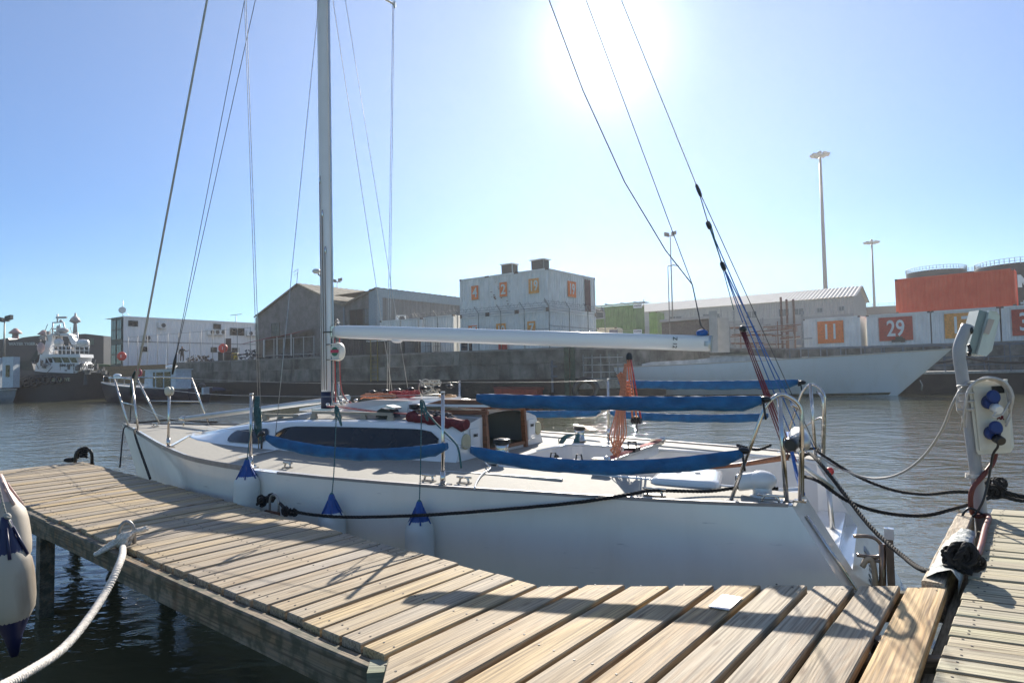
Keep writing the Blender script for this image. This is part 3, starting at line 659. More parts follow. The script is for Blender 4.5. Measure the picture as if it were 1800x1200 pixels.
# reefing hump below, end fitting, goose neck
mb = MB()
for f in (.22,):
    c = B0.lerp(B1, f)-bz*.07; mb.ell(c, (.08, .03, .03))
mb.build('boom_bracket', m_boom, boom)
mb = MB(); c = B1+bd*.012; mb.tube([B1-bd*.03, B1+bd*.02], .036, 14, ry=.068, up=bz); mb.build('boom_end_cap', m_alu, boom)
mb = MB(); mb.ell(B1-bd*.06+bz*.085, (.05, .035, .03)); mb.build('reef_line_bundle', m_bluerope, boom)
text('Z 12', .05, m_black, 'boom_lettering', boom, B0.lerp(B1, .935)+Vector((0, .0365, 0))-bz*.0, -bz, -bd*-1, .001)
mb = MB(); mb.box((4.84, 0, 2.275), (.09, .05, .12)); mb.tube([(4.85, .0, 2.2), (4.85, 0, 2.36)], .012); mb.build('gooseneck', m_steel, boom)
for z_, in ((2.40,), (2.37,)): 
    mb = MB(); mb.tube([(4.8, .02, z_-.03), (4.76, .02, z_+.01), (4.72, .02, z_-.03)], .006); mb.build('tack_hook', m_steel, boom)

# ---- standing rigging: each wire runs from its fitting through the sighted direction up to the mast
def wire(P, Q, r=.0035, mat=None, name='stay', ext=None, par=None):
    P, Q = Vector(P), Vector(Q)
    if ext is not None and abs(Q.x-P.x) > 1e-6: Q = P+(Q-P)*((ext-P.z)/(Q.z-P.z))
    mb = MB(); mb.tube([P.lerp(Q, i/6) for i in range(7)], r, 6); return mb.build(name, mat or m_wire, par or boat)
FS0 = Vector((8.83, 0, 1.17)); q = bt(364, 0, b=0)
o = wire((8.8, 0, 1.4), q, .016, M('grey_luff_foil', (.42, .41, .38), .4, .3), 'forestay', 11.2); wire(FS0, (8.8, 0, 1.42), .008, m_dwire, 'forestay_strop', par=o)
mb = MB(); mb.tube([(8.79, 0, 1.52), (8.8, 0.0, 1.66), (8.74, 0, 1.84), (8.7, 0, 1.9)], [.016, .022, .02, .012], 8); mb.build('forestay_wrap', M('green_tape', (.01, .13, .07), .6, var=.6, scale=20, c2=(.02, .02, .02)), o)
for px0, px1, s in ((430, 449, 0),):
    A = bt(303, 655, b=-.42)
    for pxx in (px0, px1):
        wire(A, bt(pxx, 0, b=-.2), .0045, m_dwire, 'tied_halyard', 9.5)
mb = MB(); mb.tube([A+Vector((0, 0, -.02)), A+(bt(440, 0, b=-.2)-A)*.03, A+(bt(440, 0, b=-.2)-A)*.06], [.014, .024, .01], 7); mb.build('halyard_snap', m_black, boat)
for s in (1, -1):
    cp = Vector((4.86, s*.96, 1.07)); sp = Vector((MA-.05, s*1.16, SPZ))
    for dx in (0, .035):
        p = cp+Vector((dx, 0, 0)); k = wire(p+Vector((0, 0, .3)), sp+Vector((dx*.6, 0, 0)), .0035, name='shroud')
        mb = MB(); mb.tube([p, p+Vector((0, 0, .1)), p+Vector((0, 0, .12)), p+Vector((0, 0, .26)), p+Vector((0, 0, .34))], [.005, .005, .009, .009, .004], 7); mb.build('turnbuckle', M('bronze_screw', (.40, .30, .17), .35, .9, var=.2), k)
        wire(sp+Vector((dx*.6, 0, 0)), (MA-.05, s*.9, 9.46), .003, name='shroud')
        
    wire((4.7, s*.93, 1.12), (MA, s*.05, 6.5), .0035, name='lower_shroud')
wire((4.35, -.75, 1.40), bt(607, 0, b=-.35), .003, name='checkstay')
# backstay and lifts
P1 = bt(1228, 335, b=0); top = bt(1092, 0, b=0); bs = wire(P1, top, .004, name='backstay', ext=12.0)
bend = bt(1217, 500, b=0); bend2 = bt(1232, 572, b=0); BE = B1+bz*.06+bd*.0
wire(bend, bt(1030, 0, b=0), .0035, m_dwire, 'topping_lift', 12.0)
mb = MB(); mb.tube([bt(965, 0, b=0)+(bt(965, 0, b=0)-bt(1098, 320, b=0))*4, bt(965, 0, b=0), bt(1025, 160, b=0), bt(1098, 320, b=0), bt(1170, 440, b=0), bend, bend2, BE], .005, 6); mb.build('main_halyard', m_dwire, boat)
def block(c, axis, l=.06, r=.02, mat=None, par=None, name='block'):
    mb = MB(); c = Vector(c); ax = Vector(axis).normalized(); mb.lathe(c-ax*l/2, ax, [(0, r*.4), (l*.15, r*.9), (l*.5, r), (l*.85, r*.9), (l, r*.4)], 10); return mb.build(name, mat or m_black, par or boat)
dn = (P1-top).normalized(); T1_ = bt(1246, 396, b=0); T2_ = bt(1271, 468, b=0); T3 = bt(1306, 578, b=0)
block(P1, dn, .12, .015, par=bs); block(T1_, dn, .075, .02, par=bs); block(T2_, dn, .08, .019, par=bs); block(T3, (0, 1, .0), .10, .028, par=bs, name='cleat_block')
Q1, Q2, Q3 = Vector((.04, .12, 1.12)), Vector((.02, -.25, 1.08)), Vector((.02, -.62, 1.05))
for k in range(2): wire(P1+Vector((0, .008*k, 0)), T1_+Vector((0, .01*k, 0)), .0035, m_dwire, 'backstay_purchase', par=bs)
for k in range(3): wire(T1_+Vector((-.01*k, .01, 0)), (T2_ if k < 2 else bt(1290, 545, b=0)), .0035, m_tealrope, 'backstay_purchase', par=bs)
for k in range(6):
    q = Vector((.1+.012*(k % 3), .12-.03*(k//3), 1.10)); wire(T3+Vector((.012*(k % 3)-.012, .02-.04*(k//3), -.02)), q+Vector((.012*k-.03, .04-.02*k, 0)), .0042, m_maroon if k % 2 else M('crimson_braid', (.13, .03, .045), .8, var=.4, scale=90), 'backstay_purchase', par=bs)
wire(T2_, T3+Vector((0, 0, .05)), .004, m_bluerope, 'backstay_purchase', par=bs)
for k, (c, mt_) in enumerate(((bt(1420, 800, b=-.5), m_bluerope), (bt(1432, 790, b=-.7), m_bluerope), (bt(1405, 800, b=-.2), m_bluerope))):
    wire(T2_ if k else T1_, c, .0045, mt_, 'backstay_purchase', par=bs)
wire(P1+Vector((0, -.02, 0)), bt(1437, 792, b=-.8), .0035, m_dwire, 'backstay_purchase', par=bs)
mb = MB(); mb.tube(crom([bt(1385, 760, b=0), bt(1402, 840, b=.4), bt(1412, 868, b=.75)], 4), .012, 7); mb.build('loose_blue_tail', m_bluerope, bs)
# ---- mainsheet: blocks and parts of orange line from the boom down to the traveller
ms_top = bt(1106, 628, b=0); ms_blk = bt(1119, 738, b=0); trv = Vector((ms_blk.x+.0, -.03, 1.14))
mb = MB(); mb.tube([ms_top+Vector((0, 0, .03)), ms_top], .012, 7); mb.ell(ms_top, (.03, .02, .045)); ms = mb.build('mainsheet_block', m_black, boat)
mb = MB()
for k in (-1.5, -.5, .5, 1.5): mb.lathe(ms_blk+Vector((.0, 0, 0))+Vector((k*.022-.008, 0, 0)), (1, 0, 0), [(0, .028), (.006, .034), (.012, .034), (.018, .028)], 14)
mb.tube([ms_blk-Vector((0, 0, .03)), ms_blk-Vector((0, 0, .1))], .006, 6); mb.build('sheet_block', m_black, ms)
for k in range(6):
    x = (k-2.5)*.018; mb = MB(); mb.tube([ms_top+Vector((x*.4, .012*(-1)**k, -.02)), ms_blk+Vector((x, .02*(-1)**k, .02))], .0065, 6); mb.build('sheet_part', m_orange if k % 3 else m_redrope, ms)
# a long gasket-coiled hank of the tail
def hank():
    mb = MB(); top_ = bt(1100, 640, b=.05)
    for k in range(15):
        t = (k-7)/6; a_ = Vector((t*.02, .03*math.sin(k*2.1), 0)); bm = bt(1083+t*9, 805-abs(t)*12, a=1.36+.04*math.cos(k)); 
        mb.tube(crom([top_+a_*.3, top_.lerp(bm, .3)+a_*1.2, top_.lerp(bm, .6)+a_*2.4, top_.lerp(bm, .85)+a_*3.6, bm], 5), .0052, 6)
    up_ = bt(1096, 655, b=.06)
    for k in range(7):
        t = (k-3)/3; mb.tube(crom([bt(1112+t*3, 720, b=.08), bt(1099+t*4, 690, b=.08), bt(1094+t*5, 668, b=.08), bt(1091+t*6, 654+abs(t)*5, b=.07)], 4), .0075, 6)
    for k in range(7):
        c = bt(1101+k*1.2, 676+k*6, b=.07); mb.tube([c+Vector((.035*math.cos(j*.785), .03*math.sin(j*.785), .004*j)) for j in range(9)], .0065, 6)
    o = mb.build('orange_rope_hank', m_orange); o.matrix_world = boat_m @ o.matrix_world; return o
boat_m = Matrix.Translation(BS) @ Matrix.Rotation(boat.rotation_euler.z, 4, 'Z')
tag(hank(), 'orange rope hank hanging from the boom above the cockpit traveller', 'rope')
# traveller beam across the cockpit
ta = 1.38; mb = MB(); mb.ob((ta-.03, -.8, 1.06), (.06, 0, 0), (0, 1.6, 0), (0, 0, .03)); tv = mb.build('traveller_track', m_alu, boat)
mb = MB(); mb.prism([(ta, -.79, .98), (ta, .79, .98), (ta, .79, 1.06), (ta, -.79, 1.06)], (.03, 0, 0)); mb.build('traveller_bridge', m_gel, tv)
mb = MB(); mb.box((ta, -.03, 1.11), (.1, .14, .035)); mb.tube([(ta-.035, -.03, 1.12), (ta-.035, -.03, 1.17), (ta+.035, -.03, 1.17), (ta+.035, -.03, 1.12)], .008); mb.build('traveller_car', m_black, tv)
for k in range(4):
    mb = MB(); mb.tube([(ta-.03+.02*k, -.78, 1.098), (ta-.02+.015*k, -.3, 1.104), (ta-.03+.02*k, .75, 1.098)], .006, 6); mb.build('traveller_line', m_redrope if k % 2 else M('pink_braid', (.55, .27, .24), .8, var=.3, scale=90), tv)
for s in (1, -1):
    mb = MB(); mb.box((ta-.01, s*.72, 1.105), (.11, .08, .05)); mb.ell((ta-.06, s*.72, 1.12), (.03, .04, .03)); mb.build('traveller_cleat', m_steel, tv)
for p in ((1.66, .46), (1.9, .44)):
    mb = MB(); mb.box((p[0], p[1], .98+.06), (.13, .07, .05)); mb.tube([(p[0]-.03, p[1], 1.06), (p[0]-.02, p[1], 1.11), (p[0]+.02, p[1], 1.11), (p[0]+.03, p[1], 1.06)], .007); mb.box((p[0], p[1], .86), (.05, .05, .34)); mb.build('cam_cleat', m_black, boat)
mb = MB(); mb.tube([(1.33, -.2, 1.0), (.6, -.3, 1.02), (.5, -.28, 1.04)], .014); mb.build('cockpit_bar', m_gel, boat)
mb = MB(); mb.ell((CA1-.01, -.42, .93), (.03, .04, .045)); mb.build('cockpit_instrument', m_black, boat)
# tiller
mb = MB(); t0_, t1_ = bt(1387, 803, a=.12), bt(1226, 824, a=.95); mb.tube([t0_, t0_.lerp(t1_, .5)+Vector((0, 0, -.01)), t1_], [.03, .026, .018], 8, ry=[.022, .018, .013]); mb.build('tiller', m_teak, boat)
mb = MB(); mb.tube([Vector((-.15, .0, .9)), t0_], .018, 10); mb.tube([Vector((-.14, 0, .52)), Vector((-.12, 0, .93))], .018, 10); mb.build('rudder_stock', m_alu, boat)

# ---- winches
def winch(p, r=.055, h=.13, base=True, handle=None):
    p = Vector(p); mb = MB(); mb.lathe(p, UP, [(0, r*1.25), (.015, r*1.25), (.02, r*.95), (h*.5, r*.85), (h*.72, r*.95)], 20); o = mb.build('winch', m_steel, boat)
    mb = MB(); z = h*.72
    mb.lathe(p+Vector((0, 0, z)), UP, [(0, r*.9), (.004, r*1.15), (.012, r*1.2), (.02, r*1.02), (.026, r*1.2), (.036, r*1.15), (.04, r*.6)], 20); mb.build('self_tailer', m_black, o)
    mb = MB(); mb.lathe(p+Vector((0, 0, z+.038)), UP, [(0, r*.55), (.008, r*.5)], 12); mb.build('winch_top', m_steel, o); return o
winch((2.29, .62, zd(2.3)+.05), .062, .17); mb = MB(); mb.box((2.29, .62, zd(2.3)+.03), (.17, .17, .05)); mb.build('winch_pad', m_gel, boat)
winch((2.3, -1.02, zd(2.3)+.02), .055, .17)
winch((3.2, .62, 1.385), .05, .12); winch((3.2, -.62, 1.385), .05, .12)
# rope clutches on the roof
for s in (1, -1):
    mb = MB(); mb.prism([(3.42, s*.62-.06, 1.39), (3.62, s*.62-.06, 1.39), (3.60, s*.62-.06, 1.45), (3.55, s*.62-.06, 1.475), (3.45, s*.62-.06, 1.46)], (0, .12, 0)); o = mb.build('rope_clutch', m_black, boat)
    for k in (-.04, 0, .04):
        mb = MB(); mb.prism([(3.40, s*.62+k-.012, 1.462), (3.52, s*.62+k-.012, 1.482), (3.50, s*.62+k-.012, 1.502), (3.40, s*.62+k-.012, 1.48)], (0, .024, 0)); mb.build('clutch_lever', m_alu, o)
    for k, mt_ in ((-.03, m_redrope), (0, m_greyrope), (.03, m_redrope)):
        mb = MB(); mb.tube([(3.61, s*.62+k, 1.43), (4.3, s*.42+k, 1.46), (4.72, s*.2+k*.6, 1.45)], .0055, 6); mb.build('control_line', mt_, boat)
        mb = MB(); mb.tube([(3.43, s*.62+k, 1.43), (3.25, s*.62+k, 1.42)], .0055, 6); mb.build('control_line', mt_, boat)
# mast base clutter: halyard turning blocks and tails
mb = MB()
for k in range(9):
    a_ = random.uniform(-.28, -.1); b_ = random.uniform(-.18, .2); mb.ell((MA+a_, b_, 1.45+random.uniform(0, .05)), (.025, .02, .022))
mb.build('turning_blocks', m_steel, boat, kind='stuff')
for k in range(9):
    mt_ = (m_greyrope, m_tealrope, m_redrope, m_greyrope)[k % 4]; x = MA-.11-.02*(k % 3); b_ = (k-4)*.018
    mb = MB(); P = [Vector((x, b_, 2.1+.1*(k % 3))), Vector((x-.005, b_, 1.75)), Vector((x-.02*(k % 3), b_*1.6, 1.55)), Vector((x-.12, b_*3, 1.44+.01*(k % 4)))]
    if k % 3 == 1: P += [Vector((x-.22, b_*4, 1.47)), Vector((x-.28, b_*2, 1.45)), Vector((x-.18, b_, 1.45))]
    mb.tube(crom(P, 5), .0055, 6); mb.build('mast_tail', mt_, boat)
wire((MA-.15, .03, 1.45), (MA-.13, .02, 2.2), .008, m_redrope, 'vang_line'); wire((MA-.12, .06, 1.47), (MA-.12, .06, 2.2), .007, m_tealrope, 'reef_line')

# ---- guard rails
def tubep(P, r=.0125, name='tube', par=None, mat=None, n=8):
    mb = MB(); mb.tube(P, r, n); return mb.build(name, mat or m_steel, par or boat)
def rnd(P, n=6):
    """rounds the corners of a bent tube"""
    P = [Vector(p) for p in P]; o = [P[0]]
    for i in range(1, len(P)-1):
        d = min(.07, (P[i]-P[i-1]).length/2, (P[i+1]-P[i]).length/2); a_, b_ = P[i]+(P[i-1]-P[i]).normalized()*d, P[i]+(P[i+1]-P[i]).normalized()*d
        o += [a_.lerp(P[i], k/n).lerp(P[i].lerp(b_, k/n), k/n) for k in range(n+1)]
    return o+[P[-1]]
stn = []
for a_, s, hh in ((2.16, 1, .64), (3.98, 1, .60), (5.86, 1, .60), (2.22, -1, .66), (4.33, -1, .62), (6.0, -1, .60)):
    b_ = s*(wv(a_)-.05); z_ = zd(a_); mb = MB(); mb.tube([(a_, b_, z_), (a_-.01, b_, z_+hh)], .0125, 10); o = mb.build('stanchion', m_steel, boat); stn.append((a_-.01, b_, z_+hh))
    mb = MB(); mb.box((a_, b_, z_+.008), (.10, .08, .014)); mb.lathe((a_, b_, z_+.01), UP, [(0, .02), (.09, .018)], 10); mb.build('stanchion_base', m_steel, o)
    mb = MB(); mb.lathe((a_-.01, b_, z_+hh-.005), UP, [(0, .015), (.014, .015)], 10); mb.build('stanchion_cap', m_alu, o)
SP, SS = stn[:3], stn[3:]
mb = MB(); a_, b_, z_ = SP[2]; mb.lathe((a_, b_-.03, z_-.02), (0, 1, 0), [(0, .018), (.005, .045), (.02, .045), (.03, .03), (.04, .045), (.055, .045), (.06, .018)], 20); mb.build('line_roller', M('white_nylon', (.66, .62, .5), .5), boat)
# pulpit
mb = MB()
for s in (1, -1):
    f = Vector((8.45, s*.22, zd(8.4))); f2 = Vector((7.75, s*.5, zd(7.8))); t = Vector((8.95, s*.16, 1.80)); t2 = Vector((8.05, s*.42, 1.78))
    tubep([f, Vector((8.95, s*.16, 1.80))], .0125, 'pulpit_leg'); tubep([f2, t2], .0125, 'pulpit_leg'); tubep([f.lerp(t, .5), f2.lerp(t2, .5)], .009, 'pulpit_rail')
    tubep([t2, (8.55, s*.3, 1.80), t], .0125, 'pulpit_rail')
tubep(rnd([(8.95, .16, 1.80), (9.16, .13, 1.80), (9.16, -.13, 1.80), (8.95, -.16, 1.80)]), .0125, 'pulpit_rail')
mb = MB(); mb.ell((9.16, 0, 1.83), (.07, .05, .035)); mb.build('bow_light', m_gel, boat)
# pushpits
for s in (1, -1):
    b_ = s*1.08; tubep(rnd([(.34, s*1.2, .985), (.13, s*1.12, 1.57), (.05, b_, 1.64), (-.06, s*1.02, 1.56), (-.03, s*1.04, .99)], 8), .0115, 'pushpit_tube')
    tubep([(.04, b_, .985), (.06, b_, 1.635)], .0145, 'pushpit_leg'); tubep(rnd([(.30, s*1.185, 1.12), (0, s*1.1, 1.33), (-.05, s*.95, 1.33)]), .008, 'pushpit_brace') if s < 0 else None
    tubep(rnd([(-.03, s*.9, .99), (-.05, s*.9, 1.52), (.0, s*1.0, 1.56)]), .0115, 'pushpit_tube')
    tubep([(-.04, s*1.06, 1.28), (-.05, s*.88, 1.28)], .007, 'pushpit_brace')
    for p in ((.34, s*1.2), (.04, b_), (-.03, s*1.03)):
        mb = MB(); mb.box((p[0], p[1], zd(0)+.006), (.07, .06, .012)); mb.build('tube_foot', m_steel, boat)
mb = MB(); mb.tube([(0, 1.16, 1.33), (0, 1.12, 1.33), (0, .8, 1.33), (0, .74, 1.33)], [.03, .042, .042, .03], 12); mb.build('pushpit_pouch', m_black, boat)
mb = MB(); mb.lathe((-.02, .72, 1.28), (.2, -1, .3), [(0, .02), (.03, .06), (.18, .06), (.22, .02)], 12); mb.build('outboard_bracket', m_alu, boat)
# lifelines
def life(P, r=.0022): 
    for a_, b_ in zip(P, P[1:]): mb = MB(); mb.tube(sagline(a_, b_, .012, 6), r, 5); mb.build('lifeline', m_wire, boat)
def C_(px, py, s, a): b_ = s*(wv(a)-.05); return bt(px, py, b=b_)
hi_p = [(.13, 1.12, 1.6)]+[(x, y, z-.01) for x, y, z in SP]+[(8.05, .42, 1.77)]; hi_s = [(.13, -1.12, 1.6)]+[(x, y, z-.01) for x, y, z in SS]+[(8.05, -.42, 1.77)]
life([Vector(p) for p in hi_p[1:]]); life([Vector(p) for p in hi_s[1:]])
lo = lambda P: [Vector((x, y, z-.30)) for x, y, z in P]
life([C_(925, 723, -1, 3.3), lo(SS)[1], lo(SS)[2], Vector((7.75, -.5, 1.42))]); life([C_(786, 781, 1, 2.3), lo(SP)[0], C_(828, 787, 1, 2.0)])
life([lo(SP)[1], lo(SP)[2], Vector((7.75, .5, 1.44))])
# blue canvas covers: flattened sleeves hanging on the wires
def sleeve(A, B, sag, r=.045, n=34, droop=1.0, tw=.012, tail=True):
    A, B = Vector(A), Vector(B); P = sagline(A, B, sag, n); rows = []; k = 14; ph = random.uniform(0, 6)
    d = (B-A).normalized(); sd = d.cross(UP).normalized()
    for i, p in enumerate(P):
        t = i/n; e = min(1, min(i, n-i)/2.0); hh = r*(.55+.45*e)*(1+.04*math.sin(t*23+ph)+.02*math.sin(t*61)); ww = r*.42*(1+.2*math.sin(t*57+ph*2)); row = []
        for j in range(k):
            th = 2*math.pi*j/k; s_, c_ = math.sin(th), math.cos(th)
            row.append(p+UP*(hh*(s_-.75)+.0015*math.sin(t*120+j*1.7))+sd*(ww*c_*(1+.35*(s_ < 0))+.0025*math.sin(t*73+j*2.3)))
        rows.append(row)
    mb = MB(); ix = mb.grid(rows, closed=True); mb.fc(list(ix[0])[::-1]); mb.fc(list(ix[-1])); return mb.build('lifeline_cover', m_cover, boat)
def C_(px, py, s, a): b_ = s*(wv(a)-.05); return bt(px, py, b=b_)
sleeve(C_(838, 694, 1, 1.95), C_(1338, 698, 1, .15), .012, .046); sleeve(C_(470, 765, 1, 4.0), C_(786, 779, 1, 2.3), .075, .045)
sleeve(C_(828, 785, 1, 2.0), C_(1305, 791, 1, .3), .085, .046)
sleeve(C_(1089, 669, -1, 2.1), C_(1403, 668, -1, .3), .015, .045); sleeve(C_(925, 723, -1, 3.3), C_(1055, 719, -1, 2.3), .01, .044); sleeve(C_(1074, 722, -1, 2.15), C_(1350, 727, -1, .5), .03, .042)
# lashings at the cover ends
for p in (C_(460, 762, 1, 4.0), C_(1345, 702, 1, .1), C_(1410, 672, -1, .2), C_(1308, 792, 1, .3)):
    mb = MB(); mb.tube(crom([p, p+Vector((.03, .02, -.03)), p+Vector((.02, -.02, .02)), p+Vector((.0, 0, -.12))], 4), .007, 6); mb.ell(p, (.035, .02, .02)); mb.build('lashing', m_black, boat)
# ---- deck fittings
def padeye(p, l=.14, name='mooring_cleat', mat=None):
    p = Vector(p); mb = MB(); mb.box(p+Vector((0, 0, .006)), (l*.9, .035, .012)); mb.tube(rnd([p+Vector((-l*.32, 0, .01)), p+Vector((-l*.26, 0, .045)), p+Vector((l*.26, 0, .045)), p+Vector((l*.32, 0, .01))], 4), .008, 7)
    mb.tube([p+Vector((-l*.5, 0, .047)), p+Vector((l*.5, 0, .047))], .008, 7); return mb.build(name, mat or m_steel, boat)
padeye((.12, 1.15, zd(0)), .15); padeye((.78, 1.30, zd(1)), .15); padeye((8.05, .1, zd(8)+.02), .13)
padeye((3.72, 1.62, zd(3.7)), .10, 'sheet_lead'); padeye((2.35, 1.55, zd(2.3)), .12, 'sheet_lead'); padeye((2.08, 1.5, zd(2.)), .12, 'sheet_lead')
for s in (1, -1):
    mb = MB(); mb.ob((1.5, s*1.12-.012, zd(1.5)+.012), (1.25, .06*s, 0), (0, .024, 0), (0, 0, .016)); mb.build('genoa_track', m_alu, boat)
p = Vector((.19, .98, zd(0)+.0)); mb = MB(); rows = []
mb.lathe(p+Vector((0, 0, .0)), UP, [(0, .08), (.012, .08), (.02, .05), (.05, .055)], 20); mb.build('vent_base', m_gel, boat)
mb = MB(); mb.ell(p+Vector((.0, 0, .105)), (.088, .08, .062), 26, 16); mb.tube([p+Vector((.0, 0, .02)), p+Vector((0, 0, .08))], .058, 24); mb.tube(crom([p+Vector((-.01, 0, .105)), p+Vector((.05, .01, .10)), p+Vector((.10, .015, .092)), p+Vector((.14, .02, .085))], 4), [.058+.002*k for k in range(0)] or .054, 24); o = mb.build('cowl_vent', m_gel, boat)
mb = MB(); mb.lathe(p+Vector((.139, .02, .086)), (1, 0, -.2), [(0, .054), (.004, .05)], 18); mb.build('cowl_mouth', m_black, o)
# side hatch lid
h0 = [dk(1145, 852), dk(1165, 831), dk(1268, 838), dk(1262, 862)]; cc = sum(h0, Vector())/4
def lid(z, k): return [Vector((cc.x+(p.x-cc.x)*k, cc.y+(p.y-cc.y)*k, zd(cc.x)+z)) for p in h0]
mb = MB(); R_ = []
for z, k in ((.01, 1.04), (.03, 1.04), (.045, 1.0), (.055, .85)):
    q = lid(z, k); R_.append([v for i in range(4) for v in (q[i].lerp(q[(i+1) % 4], .06), q[i].lerp(q[(i+1) % 4], .2), q[i].lerp(q[(i+1) % 4], .8), q[i].lerp(q[(i+1) % 4], .94))])
ix = mb.grid(R_, closed=True, flip=False); mb.fc(list(ix[-1])); o = mb.build('locker_hatch', m_gel, boat)
for t in (.3, .7):
    q = lid(.056, .8); c = q[1].lerp(q[2], t).lerp(q[0].lerp(q[3], t), .45); mb = MB(); mb.tube([c+Vector((.022*math.cos(k*.6), .03*math.sin(k*.6), .002)) for k in range(11)], .003, 5); mb.build('hatch_latch', m_alu, o)
# spinnaker pole lying on the foredeck
pp0, pp1 = Vector((7.75, -.15, 1.23)), Vector((4.95, -.35, 1.52))
mb = MB(); mb.tube([pp0, pp1], .032, 12); o = mb.build('spinnaker_pole', m_alu, boat)
mb = MB(); mb.tube([pp0+Vector((.16, 0, -.01)), pp0+Vector((.1, 0, 0)), pp0], [.018, .034, .034], 10); mb.tube([pp0+Vector((.06, 0, -.02)), pp0+Vector((.06, 0, -.1))], .01); mb.build('pole_end_fitting', m_steel, o)
# halyard bag on the mast
c = bt(594, 618, b=.05); mb = MB(); rows = []
for k in range(9):
    t = k/8; rows.append([c+Vector((-.075*math.cos(th)*(1 if k else 1)*(.9+.1*math.sin(t*3.14)), (-.045+.09*t), .105*math.sin(th)*(.9+.1*math.sin(t*3.14)))) for th in [2*math.pi*j/20 for j in range(20)]])
ix = mb.grid(rows, closed=True); mb.fc(list(ix[0])[::-1]); mb.fc(list(ix[-1])); o = mb.build('buoy_case', M('yellowed_case', (.60, .60, .48), .45, var=.1, c2=(.72, .72, .66)), boat)
yy = c.y+.0475
mb = MB(); mb.lathe((c.x-.0, yy, c.z), (0, 1, 0), [(0, .05), (.002, .05)], 20); mb.build('roundel', M('green_print', (.02, .16, .09), .5), o)
mb = MB(); mb.box((c.x, yy+.004, c.z+.004), (.12, .003, .032)); mb.build('red_band', M('red_print', (.5, .05, .10), .5), o)
for z_ in (.085, -.085):
    mb = MB(); mb.tube(rnd([(MA-.04, .06, c.z+z_), (c.x+.02, .10, c.z+z_), (c.x-.07, .09, c.z+z_)], 4), .007); mb.build('case_bracket', m_steel, o)
boat_done = True
# ================================================================== the quays and everything on them
E1 = Vector((-.80, .60, 0)); E2 = Vector((.60, .80, 0)); QZ = 3.0
WA, WB = Vector((3.4, 38, 0)), Vector((-46.5, 68.5, 0)); wd_ = (WB-WA).normalized()
quay_line = [Vector((-46.5, 68.5, 0)), WA, Vector((6.4, 41.5, 0)), Vector((23.0, 51.2, 0)), Vector((50, 29.5, 0)), Vector((75, 12, 0))]
P = quay_line+[Vector((400, 12, 0)), Vector((400, 290, 0)), Vector((60, 290, 0)), Vector((-20, 104, 0))]
MB().poly([p+UP*QZ for p in P]).build('quay_ground', m_yard, kind='structure')
def quay_wall(A, B, label, stain=1.25, n=8, name='quay_wall'):
    A, B = Vector(A), Vector(B); d = (B-A).normalized(); nrm = Vector((d.y, -d.x, 0)); nrm = nrm if nrm.y < 0 else -nrm; L = (B-A).length
    r = thing(name, label, 'wall', (A+B)/2)
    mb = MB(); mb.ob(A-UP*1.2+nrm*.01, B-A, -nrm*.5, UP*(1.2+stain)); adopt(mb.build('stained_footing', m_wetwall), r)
    k = max(1, int(L/n)); me_ = {}
    for i in range(k):
        for j, (z0, z1) in enumerate(((stain+.01, 2.2), (2.215, QZ+.02))):
            a = A+d*(L*i/k+.012); q = MB().ob(a+UP*z0+nrm*(.03*j+random.uniform(0, .02)), d*(L/k-.024), -nrm*.5, UP*(z1-z0)); adopt(q.build('concrete_block', m_concrete), r)
    mb = MB(); mb.ob(A+UP*(QZ+.022)+nrm*.07, B-A, -nrm*.6, UP*.12); adopt(mb.build('coping', M('coping_concrete', (.22, .21, .19), .9, var=.3, scale=2)), r); return r
quay_wall(WA, WB-wd_*18, 'long dark stained concrete quay wall behind the mast and boom')
q = WB-wd_*18; wr = thing('timber_faced_wall', 'brown timber faced stretch of quay wall below the person', 'wall', (q+WB)/2)
nn = Vector((wd_.y, -wd_.x, 0)); nn = nn if nn.y < 0 else -nn; m_brownboard = M('brown_timber_facing', (.22, .15, .075), .85, var=.4, scale=3, stretch=(1, 6, 6))
for j in range(4):
    for i in range(3):
        a = q+wd_*(6*i+.02)+UP*(1.25+.44*j+.01); adopt(MB().ob(a+nn*random.uniform(.1, .14), wd_*5.96, -nn*.12, UP*.42).build('facing_board', m_brownboard), wr)
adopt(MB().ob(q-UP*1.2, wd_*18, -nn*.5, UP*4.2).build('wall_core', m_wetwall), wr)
quay_wall(quay_line[1]+Vector((.3, .3, 0)), quay_line[2], 'short lit return of concrete wall beside the green corner pile', n=5)
quay_wall(quay_line[2], quay_line[3], 'pale stained concrete wall behind the small railed walkway', n=5)
quay_wall(quay_line[3], quay_line[4]-Vector((1, 0, 0)), 'dark quay wall below the row of numbered white containers', n=7)
g = pl(975, 650, WA, (wd_.y, -wd_.x, 0)); mb = MB(); 
for k in range(2): mb.box((WA.x+.15-.35*k, WA.y-.25, 1.0), (.26, .26, 4.2))
tag(mb.build('corner_pile', M('green_painted_timber', (.03, .07, .045), .8, var=.5, scale=5)), 'tall green painted timber fender piles on the quay corner', 'pile')

